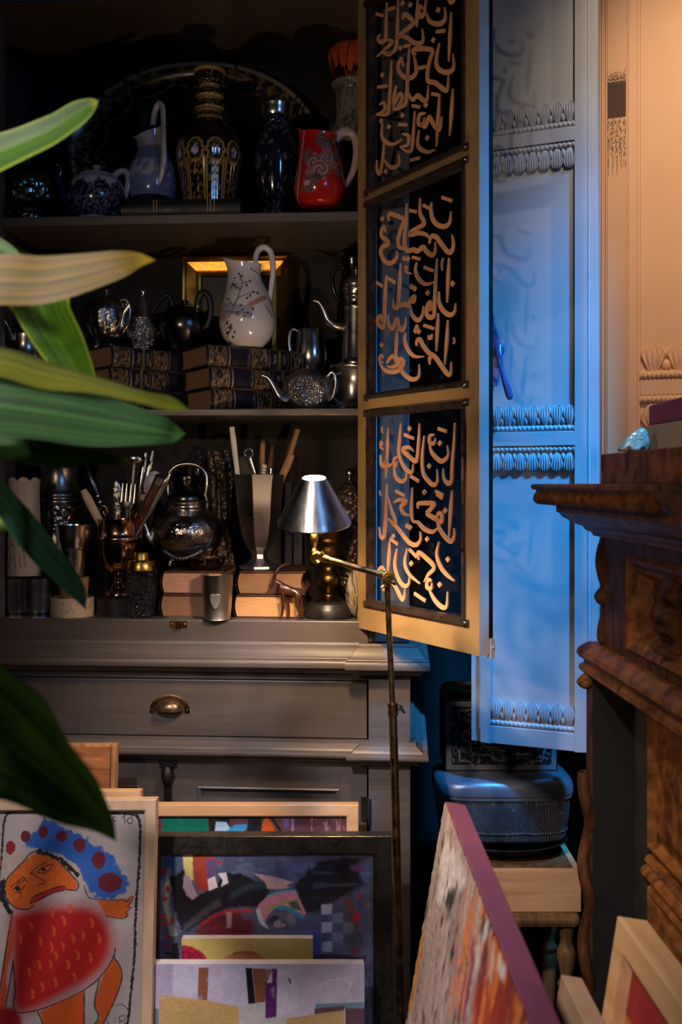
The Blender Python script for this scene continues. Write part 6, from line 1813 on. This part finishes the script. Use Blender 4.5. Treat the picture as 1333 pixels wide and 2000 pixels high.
# ------------------------------------------------------------------ standing brass lamp
LY = 1.62
LS = LY / F
def LP(px, py, dy=0): 
    q = W(px, py, LY); return (q.x - LB.x, dy, q.z)
LB = Vector(((800 - CX) * LS, LY, 0))
lamp = thing('floor_lamp', 'slim brass standing lamp with lit aluminium cone shade in front of the cabinet', 'lamp', LB)
agedbrass = M('aged_brass', lin(150, 124, 88), .32, 1.0, var=.25, vs=60)
MB().lathe([(.105, 0), (.105, .008), (.098, .014), (.03, .020), (.012, .030), (.0085, .045)], 48, sub=2).build('base', agedbrass, lamp)
MB().tube([(0, 0, .02), LP(785, 2000), LP(768.5, 1392)], .0068, 16).build('lower_pole', agedbrass, lamp)
MB().tube([LP(768.5, 1395), LP(757, 1137)], .0048, 16).build('upper_pole', agedbrass, lamp)
cl = MB(); cl.tube([LP(769, 1397), LP(768.2, 1373)], .0082, 16).tube([LP(769, 1395), LP(769, 1391)], .0090, 16).tube([LP(768.4, 1379), LP(768.3, 1375)], .0090, 16)
clo = cl.build('collar', agedbrass, lamp)
MB().tube([LP(774, 1384), LP(786, 1386)], .0022, 8).tube([LP(783, 1378), LP(787, 1386), LP(791, 1393)], .0022, 8, sub=3).build('thumb_screw', MAT['black'], clo)
jn = MB()
jn.tube([LP(757, 1146), LP(757, 1132)], .0075, 14)
jn.ball(LP(759, 1127), .0105, 18)
jn.tube([LP(759, 1127, .012), LP(759, 1127, -.014)], .0088, 16); jn.tube([LP(759, 1127, -.014), LP(759, 1127, -.017)], .005, 12)
jn.tube([LP(752, 1124), LP(741, 1120)], .0072, 12)
jo = jn.build('elbow_joint', MAT['brass'], lamp)
MB().tube([LP(764, 1133, -.012), LP(771, 1137, -.014), LP(776, 1137, -.014)], [.003, .0038, .0022], 8, sub=3).tube([LP(750, 1143, -.01), LP(745, 1147, -.012)], [.003, .0022], 8).build('wing_screw', MAT['brass'], jo)
MB().tube([LP(748, 1123), LP(636, 1091)], .0050, 14).build('arm', agedbrass, lamp)
sk_ = MB()
sk_.tube([LP(642, 1093), LP(630, 1089)], .0066, 12)
sk_.ball(LP(619, 1088), .0105, 18); sk_.tube([LP(619, 1088, .012), LP(621, 1089, -.014)], .0085, 16)
so_ = sk_.build('socket_joint', MAT['brass'], lamp)
MB().tube([LP(625, 1084, -.014), LP(633, 1079, -.016)], [.003, .0045], 8).tube([LP(620, 1094, -.015), LP(623, 1098, -.016)], [.003, .004], 8).build('wing_screw', MAT['brass'], so_)
MB().lathe([(x * LS, EZ - (y - CY) * LS) for x, y in ((4, 1080), (6.5, 1078), (6.5, 1075), (4.5, 1072), (4.5, 1066), (6, 1063), (7.5, 1054), (8, 1046), (6.5, 1039), (5, 1036), (5, 1032), (9, 1029), (12, 1022), (10, 1016), (6, 1012))], 28, T=TM((LP(614.5, 1000)[0], 0, 0))).build('socket', MAT['brass'], lamp)
sx_, _, _ = LP(615, 975)
shz = EZ - (1020 - CY) * LS
shm = MB()
hh = (1022 - 933) * LS * 1.0
shm.lathe([(.0585, .0), (.0600, -.0015), (.0605, .0005), (.0590, .003), (.0196, hh), (.0186, hh), (.0575, .003), (.0575, .0)], 72, caps=False)
MAT['alu'] = M('brushed_aluminium', (.62, .60, .58), .30, 1.0, var=.10, vs=30, stretch=(1, 1, .1), bump=.15, bs=100)
shade = shm.build('shade', MAT['alu'], lamp, ang=25)
shade.location = (sx_, -.004, shz)
shade.rotation_euler = (R(14), 0, 0)
bulbmat = bpy.data.materials.new('lit_bulb'); bulbmat.use_nodes = True
be = bulbmat.node_tree.nodes['Principled BSDF']
be.inputs['Emission Color'].default_value = (1, .66, .36, 1); be.inputs['Emission Strength'].default_value = 850
be.inputs['Base Color'].default_value = (1, .9, .8, 1)
bulb = MB(); bulb.lathe([(.006, -.012), (.009, 0), (.0155, .016), (.0165, .026), (.012, .037), (.004, .042), (.0005, .0425)], 24, sub=3)
bo = bulb.build('bulb', bulbmat, lamp)
BZ = EZ - (988 - CY) * LS
bo.location = (sx_, 0, BZ)

# ------------------------------------------------------------------ boxes under the shutter
BX = 2.08
def bx(name, label, cat, px0, px1, py0, py1, Y, D):
    a, c = W(px0, py1, Y), W(px1, py0, Y)
    return thing(name, label, cat, ((a.x + c.x) / 2, Y, a.z)), (c.x - a.x) / 2, c.z - a.z
dkw = wood('stool_wood', lin(112, 84, 54), lin(72, 52, 32), .55, 8, (1, 1, 6), .2)
st = thing('stool', 'low dark wooden stool with turned legs under the stacked boxes', 'stool', (.352, 2.08, 0))
st_top = EZ - (1784 - CY) * 2.0 / F
MB().box(-.145, .130, -.085, .13, st_top - .030, st_top).build('seat', dkw, st, bev=.012)
for x in (-.125, .105):
    for y in (-.060, .105):
        MB().lathe([(.010, 0), (.012, .03), (.016, .05), (.012, .07), (.010, .10), (.014, .20), (.017, .26), (.013, .275), (.018, .285), (.013, .295), (.012, .305), (.018, .335), (.018, .355), (.012, .372), (.016, st_top - .028)], 24, T=TM((x, y, 0)), sub=3).build('leg', dkw, st)
zt_ = st_top
wb = thing('wooden_box', 'plain pale wooden box on the stool, under the green glass dish', 'box', (.352, 2.005, zt_ + .0005))
wh = EZ - (1702 - CY) * 2.0 / F - zt_
b = MB(); w_ = .132
b.box(-w_, w_, 0, .012, 0, wh); b.box(-w_, w_, .208, .22, 0, wh); b.box(-w_, -w_ + .012, .012, .208, 0, wh); b.box(w_ - .012, w_, .012, .208, 0, wh)
b.build('box_sides', wood('box_wood', lin(196, 158, 122), lin(166, 128, 94), .6, 5, (10, 1, 1), .1), wb, bev=.001)
MB().box(-w_ + .012, w_ - .012, .012, .208, .004, wh - .002).build('lid', dkw, wb)
z0 = zt_ + wh
gdz = z0
gd = thing('glass_dish', 'dark green glass dish under the blue tin, in the wooden box', 'dish', (.350, 2.115, gdz + .0005))
MB().lathe([(.062, 0), (.066, .004), (.095, .012), (.128, .030), (.131, .031), (.128, .032), (.094, .016), (.060, .008)], 64, sy=.72, caps=True).build('dish', M('green_glass', lin(20, 34, 20), .08, var=.1, coat=1.0), gd)
z1 = gdz + .033
tn = thing('tin_box', 'blue-lit dark embossed tin with a domed lid, under the ornate box', 'tin', (.345, 2.145, z1))
tin_h = EZ - (1566 - CY) * 2.06 / F - z1
def sup(w, d, e=4.0, n=72):
    out = []
    for k in range(n):
        a = 2 * math.pi * k / n
        c, s_ = math.cos(a), math.sin(a)
        out.append((w * abs(c) ** (2 / e) * (1 if c > 0 else -1), d * abs(s_) ** (2 / e) * (1 if s_ > 0 else -1)))
    return out
def loft(rows, e=4.0, n=72):
    m = MB(); vs = []
    for w, d, z in rows:
        vs += [(x, y, z) for x, y in sup(w, d, e, n)]
    K = len(rows)
    m.add(vs, [(i * n + j, i * n + (j + 1) % n, (i + 1) * n + (j + 1) % n, (i + 1) * n + j) for i in range(K - 1) for j in range(n)] + [tuple(range(n - 1, -1, -1)), tuple((K - 1) * n + j for j in range(n))])
    return m
tinm = M('dark_tin', lin(84, 88, 98), .34, .6, var=.3, vs=18, bump=1.0, bs=60, btype='wave')
tinl = M('dark_tin_lid', lin(104, 110, 122), .30, .5, var=.25, vs=14, bump=.2, bs=60)
loft(cr([(.128, .078, .0), (.133, .082, .004), (.134, .083, .020), (.139, .086, tin_h * .5), (.141, .088, tin_h * .9), (.138, .086, tin_h)], 3)).build('body', tinm, tn)
loft(cr([(.142, .089, tin_h), (.146, .092, tin_h + .003), (.146, .092, tin_h + .010), (.148, .094, tin_h + .013), (.146, .092, tin_h + .030), (.136, .084, tin_h + .040), (.118, .072, tin_h + .044)], 3)).build('lid', tinl, tn)
rb = MB()
for z in (.020,):
    q = sup(.1345, .0835)
    rb.tube([(x, y, z + .0012 * math.sin(k * 2.2)) for k, (x, y) in enumerate(q)] + [(q[0][0], q[0][1], z)], .0022, 8)
rb.build('rope_band', tinm, tn)
z2 = z1 + tin_h + .0445
ob_ = thing('ornate_box', 'black box with fine silver medallion ornament, standing on the blue tin', 'box', (.343, 2.128, z2))
obh = EZ - (1368 - CY) * 2.13 / F - z2
ow = .120
MB().box(-ow, ow, .0008, .125, 0, obh).build('box', MAT['black'], ob_, bev=.0015)
p = Paint(0, 0, 240, obh * 1000, 1.25, (16, 16, 18), .2)
GR = (150, 146, 148)
hh_ = obh * 1000
for i, w in ((4, 1.4), (11, 1.4)):
    p.line([(i, i), (240 - i, i), (240 - i, hh_ - i), (i, hh_ - i), (i, i)], w, GR, sub=0)
for k in range(70):
    x = 7.5 + k * 3.25
    p.blob(x, 7.5, 1.2, 1.2, GR, .6); p.blob(x, hh_ - 7.5, 1.2, 1.2, GR, .6)
for k in range(int(hh_ / 3.25)):
    p.blob(7.5, 7 + k * 3.25, 1.2, 1.2, GR, .6); p.blob(232.5, 7 + k * 3.25, 1.2, 1.2, GR, .6)
md = [(120 + 78 * math.cos(a) * (1 + .10 * math.cos(8 * a)), hh_ / 2 + hh_ * .33 * math.sin(a) * (1 + .10 * math.cos(8 * a))) for a in [2 * math.pi * k / 48 for k in range(49)]]
p.line(md, 1.6, GR, sub=0); p.line([(120 + (x - 120) * .6, hh_ / 2 + (y - hh_ / 2) * .6) for x, y in md], 1.3, GR, sub=0)
for sx in (-1, 1):
    for sy in (-1, 1):
        p.line([(120 + sx * 108, hh_ / 2 + sy * 22), (120 + sx * 92, hh_ / 2 + sy * 30), (120 + sx * 88, hh_ / 2 + sy * 52), (120 + sx * 66, hh_ / 2 + sy * 56), (120 + sx * 60, hh_ / 2 + sy * 70)], 1.4, GR)
    p.line([(120 + sx * 104, hh_ / 2), (120 + sx * 92, hh_ / 2 - 12), (120 + sx * 80, hh_ / 2), (120 + sx * 92, hh_ / 2 + 12), (120 + sx * 104, hh_ / 2)], 1.4, GR)
p.speck((120, 116, 120), .22, .22, .60, 3, .8, ((p.X > 13) & (p.X < 227) & (p.Y > 13) & (p.Y < hh_ - 13)).astype(float))
p.mesh(lambda X, Y: ((X - 120) / 1000, np.array(0.0), Y / 1000), 'ornament', M('ornament_print', (1, 1, 1), .45, var=.05, vc=True), ob_)
di = thing('brass_dish', 'shallow dull brass dish on top of the ornate black box', 'dish', (.262 + .01, 2.185, z2 + obh + .0005))
MB().lathe([(.025, 0), (.030, .003), (.050, .012), (.054, .020), (.052, .020), (.046, .013)], 48).build('dish', MAT['bronze'], di)

# ------------------------------------------------------------------ on the sideboard
bpy.context.view_layer.update()
def onboard(px, b_):
    """point on top of the gradin at pixel column px, b_ behind its face"""
    M_ = sb.matrix_world
    k = (px - CX) / F
    for i in range(4000):
        a = i * .00012
        w_ = M_ @ Vector((a, b_, 1.3475))
        if w_.x / w_.y >= k: return w_
    return w_
gp_ = onboard(1262, .062)
gb = thing('grey_book', 'grey cloth book lying on the sideboard beside the turquoise stone', 'book', (gp_.x, gp_.y, 1.3478), BA)
gbh = (.0410)
MB().box(0, .20, .0, .16, 0, gbh).build('cover', M('grey_cloth', lin(142, 128, 112), .7, var=.1, bump=.2, bs=500), gb, bev=.002)
MB().box(.004, .204, .006, .154, .004, gbh - .004).build('pages', MAT['pages'], gb)
rbk = thing('red_book', 'dark red leather book lying on the grey book', 'book', (gp_.x + .006, gp_.y + .004, 1.3478 + gbh + .0004), BA + R(-3))
MB().box(0, .18, .0, .14, 0, .032).build('cover', M('red_leather', lin(112, 36, 22), .5, var=.25, vs=40, spec=.2), rbk, bev=.003)
MB().box(.004, .183, .005, .135, .004, .028).build('pages', MAT['pages'], rbk)
rp = onboard(1241, .022)
rk = thing('turquoise_stone', 'glazed turquoise ceramic lump on the corner of the sideboard', 'ornament', (rp.x, rp.y, 1.3478))
m = MB()
sr = rp.y / F
def rock(i, j):
    th = 2 * math.pi * i
    rho = (.94 + .6 * j if j < .1 else 1.0 - (j - .1) / .9)
    h = (j * .9 if j < .1 else .09 + .91 * (1 - rho ** 1.7) ** .75)
    n_ = 1 + .34 * (fbm(3 + 2.2 * math.cos(th) * rho, 4 + 2.2 * math.sin(th) * rho + h * 2) - .5)
    return ((31 * rho * math.cos(th) * n_ + 19 * h - 4) * sr, 17 * rho * math.sin(th) * n_ * sr, 46 * h * (.9 + .1 * n_) * sr)
def rockc(i, j):
    f = fbm(i * 22, j * 14)
    return mixc(lin(176, 214, 204), lin(82, 146, 138), (f - .35) * 2.2) if j > .10 + .05 * math.sin(i * 40) else lin(96, 52, 40)
m.grid(rock, 60, 40, colf=rockc)
m.build('lump', M('turquoise_glaze', (1, 1, 1), .15, var=.1, vc=True, coat=1.0, bump=.8, bs=180), rk, fix=False)

# ------------------------------------------------------------------ foreground plant
LM = bpy.data.materials.new('leaf'); LM.use_nodes = True; LM['vc'] = 1
N, Lk = LM.node_tree.nodes, LM.node_tree.links
bs_ = N['Principled BSDF']
at = N.new('ShaderNodeAttribute'); at.attribute_name = 'Col'
nz = N.new('ShaderNodeTexNoise'); nz.inputs['Scale'].default_value = 60
mr = N.new('ShaderNodeMapRange'); mr.inputs[3].default_value = .42; mr.inputs[4].default_value = .72
Lk.new(nz.outputs[0], mr.inputs[0])
ml = N.new('ShaderNodeVectorMath'); ml.operation = 'SCALE'
Lk.new(at.outputs['Color'], ml.inputs[0]); Lk.new(mr.outputs[0], ml.inputs['Scale'])
Lk.new(ml.outputs[0], bs_.inputs['Base Color'])
bs_.inputs['Roughness'].default_value = .46
bs_.inputs['Specular IOR Level'].default_value = .18
tl = N.new('ShaderNodeBsdfTranslucent'); mxs = N.new('ShaderNodeMixShader'); mxs.inputs[0].default_value = .22
ml2 = N.new('ShaderNodeVectorMath'); ml2.operation = 'MULTIPLY'; ml2.inputs[1].default_value = (1.5, 1.6, .5)
Lk.new(ml.outputs[0], ml2.inputs[0]); Lk.new(ml2.outputs[0], tl.inputs[0])
Lk.new(bs_.outputs[0], mxs.inputs[1]); Lk.new(tl.outputs[0], mxs.inputs[2]); Lk.new(mxs.outputs[0], N['Material Output'].inputs[0])
plant = thing('aspidistra', 'large leafy pot plant reaching in from the left foreground', 'plant', (-.66, .92, 0))
MB().lathe([(.10, 0), (.115, .02), (.14, .24), (.148, .26), (.14, .27), (.13, .25)], 40).build('pot', M('clay_pot', lin(150, 90, 66), .7), plant)
MB().lathe([(.128, .235), (.05, .245), (.001, .246)], 24).build('soil', M('soil', lin(50, 38, 30), .9, bump=.5, bs=80), plant)
GRN, DGR, YEL, PALE = lin(50, 88, 34), lin(34, 66, 38), lin(178, 150, 52), lin(190, 196, 160)
def leaf(mid, hw, Y0, Y1, tilt, fold, c1, c2, tipc=None, seed=0, curl=0.0, stripe=.25, edge=None):
    q = cr([(a, b, w) for (a, b), w in zip(mid, hw)], 8)
    n = len(q); nv = 44
    vs, cs, fs = [], [], []
    po = Vector((-.66, .92, 0))
    for i, (x, y, w) in enumerate(q):
        t = i / (n - 1)
        a, b = q[max(i - 1, 0)], q[min(i + 1, n - 1)]
        dx, dy = b[0] - a[0], b[1] - a[1]
        l = math.hypot(dx, dy) or 1
        nx_, ny_ = -dy / l, dx / l                    # image-plane normal (points down in rows for a rightward leaf)
        Y = Y0 + (Y1 - Y0) * t
        w = max(w, .4)
        for j in range(nv + 1):
            u = 2 * j / nv - 1
            wv = 1 + .03 * math.sin(t * 17 + seed) * abs(u)
            px, py = x + nx_ * w * u * wv, y + ny_ * w * u * wv
            dep = -(tilt * u + fold * (abs(u) - .5) + curl * u * u * t) * w / F * Y
            vs.append(tuple(W(px, py, Y + dep) - po))
            s1 = .5 + .5 * math.sin(u * 30 + 3 * math.sin(u * 9 + seed)); s2 = fbm(t * 3 + seed, u * 11 + 20)
            c = mixc(mixc(c1, (.012, .022, .008), .75 * (1 - s1) * (1.1 - s2)), c2, stripe * s1 * s2 * 2.2 + (.30 * s2))
            if abs(u) < .05: c = mixc(c, c2, .5)
            if edge and abs(u) > .88: c = mixc(c, edge, .7)
            if tipc and t > .80: c = mixc(c, tipc, min(1, (t - .80) / .10) * (.6 + .4 * s2))
            cs.append(c)
    for i in range(n - 1):
        for j in range(nv):
            k = i * (nv + 1) + j
            fs.append((k, k + nv + 1, k + nv + 2, k + 1))
    m = MB(); m.add(vs, fs, 0, cs)
    o = m.build('leaf', LM, plant, fix=False)
    # stalk from the leaf base down to the pot
    b0 = W(mid[0][0], mid[0][1], Y0) - po
    MB().tube([b0 + (W(mid[1][0], mid[1][1], Y0) - po - b0) * .02, b0 + Vector((-.10, .0, -.10)), Vector((.03 * math.sin(seed), .03 * math.cos(seed), .5)), Vector((.02 * math.sin(seed), .02 * math.cos(seed), .235))],
              [.003, .0035, .004, .005], 8, sub=6, c=GRN).build('stalk', LM, plant, fix=False)
    return o
leaf([(-110, 345), (-20, 305), (60, 272), (110, 248), (150, 222), (180, 203), (193, 197)], [36, 37, 30, 27, 24, 12, 0], .95, .98, .55, .25, GRN, lin(96, 140, 48), lin(170, 170, 50), 1, edge=lin(150, 170, 60))
leaf([(-110, 548), (0, 545), (80, 547), (160, 533), (230, 517), (270, 508), (304, 508)], [46, 52, 46, 39, 27, 15, 0], .88, .92, .35, .15, lin(78, 66, 10), lin(128, 100, 18), lin(140, 126, 14), 2, stripe=.6)
leaf([(-110, 440), (-40, 462), (0, 478), (28, 492), (44, 500)], [10, 16, 12, 6, 0], .97, .97, .3, .2, GRN, lin(90, 140, 50), None, 3)
leaf([(-60, 470), (60, 560), (92, 622), (128, 685), (162, 745), (185, 800)], [30, 56, 52, 42, 28, 2], 1.02, 1.06, -.3, .35, lin(50, 92, 22), lin(84, 128, 30), None, 4, edge=lin(140, 160, 44))
leaf([(-110, 698), (0, 707), (90, 733), (180, 751), (270, 774), (330, 788), (371, 801)], [26, 27, 28, 17, 13, 14, 0], .82, .92, .5, .2, lin(92, 100, 26), lin(128, 128, 40), lin(120, 140, 34), 5)
leaf([(-110, 782), (0, 793), (100, 806), (200, 823), (300, 838), (340, 846), (363, 847)], [52, 58, 57, 49, 32, 18, 0], .90, 1.00, .75, .20, DGR, lin(70, 120, 60), lin(74, 130, 50), 6)
leaf([(-110, 850), (0, 868), (80, 889), (140, 895), (190, 892), (232, 902), (270, 911)], [22, 26, 22, 18, 11, 9, 0], .97, 1.02, .9, .2, DGR, lin(76, 126, 70), PALE, 7)
leaf([(-60, 905), (0, 966), (40, 1020), (90, 1082), (130, 1126), (155, 1160), (168, 1190)], [20, 23, 28, 28, 22, 15, 0], 1.0, 1.05, -.7, .2, lin(34, 80, 58), lin(66, 116, 90), None, 8)
leaf([(-80, 985), (0, 1014), (20, 1026), (34, 1037)], [20, 22, 12, 0], 1.08, 1.08, .3, .3, lin(100, 150, 30), lin(140, 180, 40), None, 9)
leaf([(-120, 1320), (0, 1440), (80, 1506), (150, 1562), (200, 1606), (228, 1644)], [96, 112, 84, 56, 26, 0], .70, .80, -.55, .35, lin(28, 70, 30), lin(84, 124, 44), None, 10, stripe=.6)
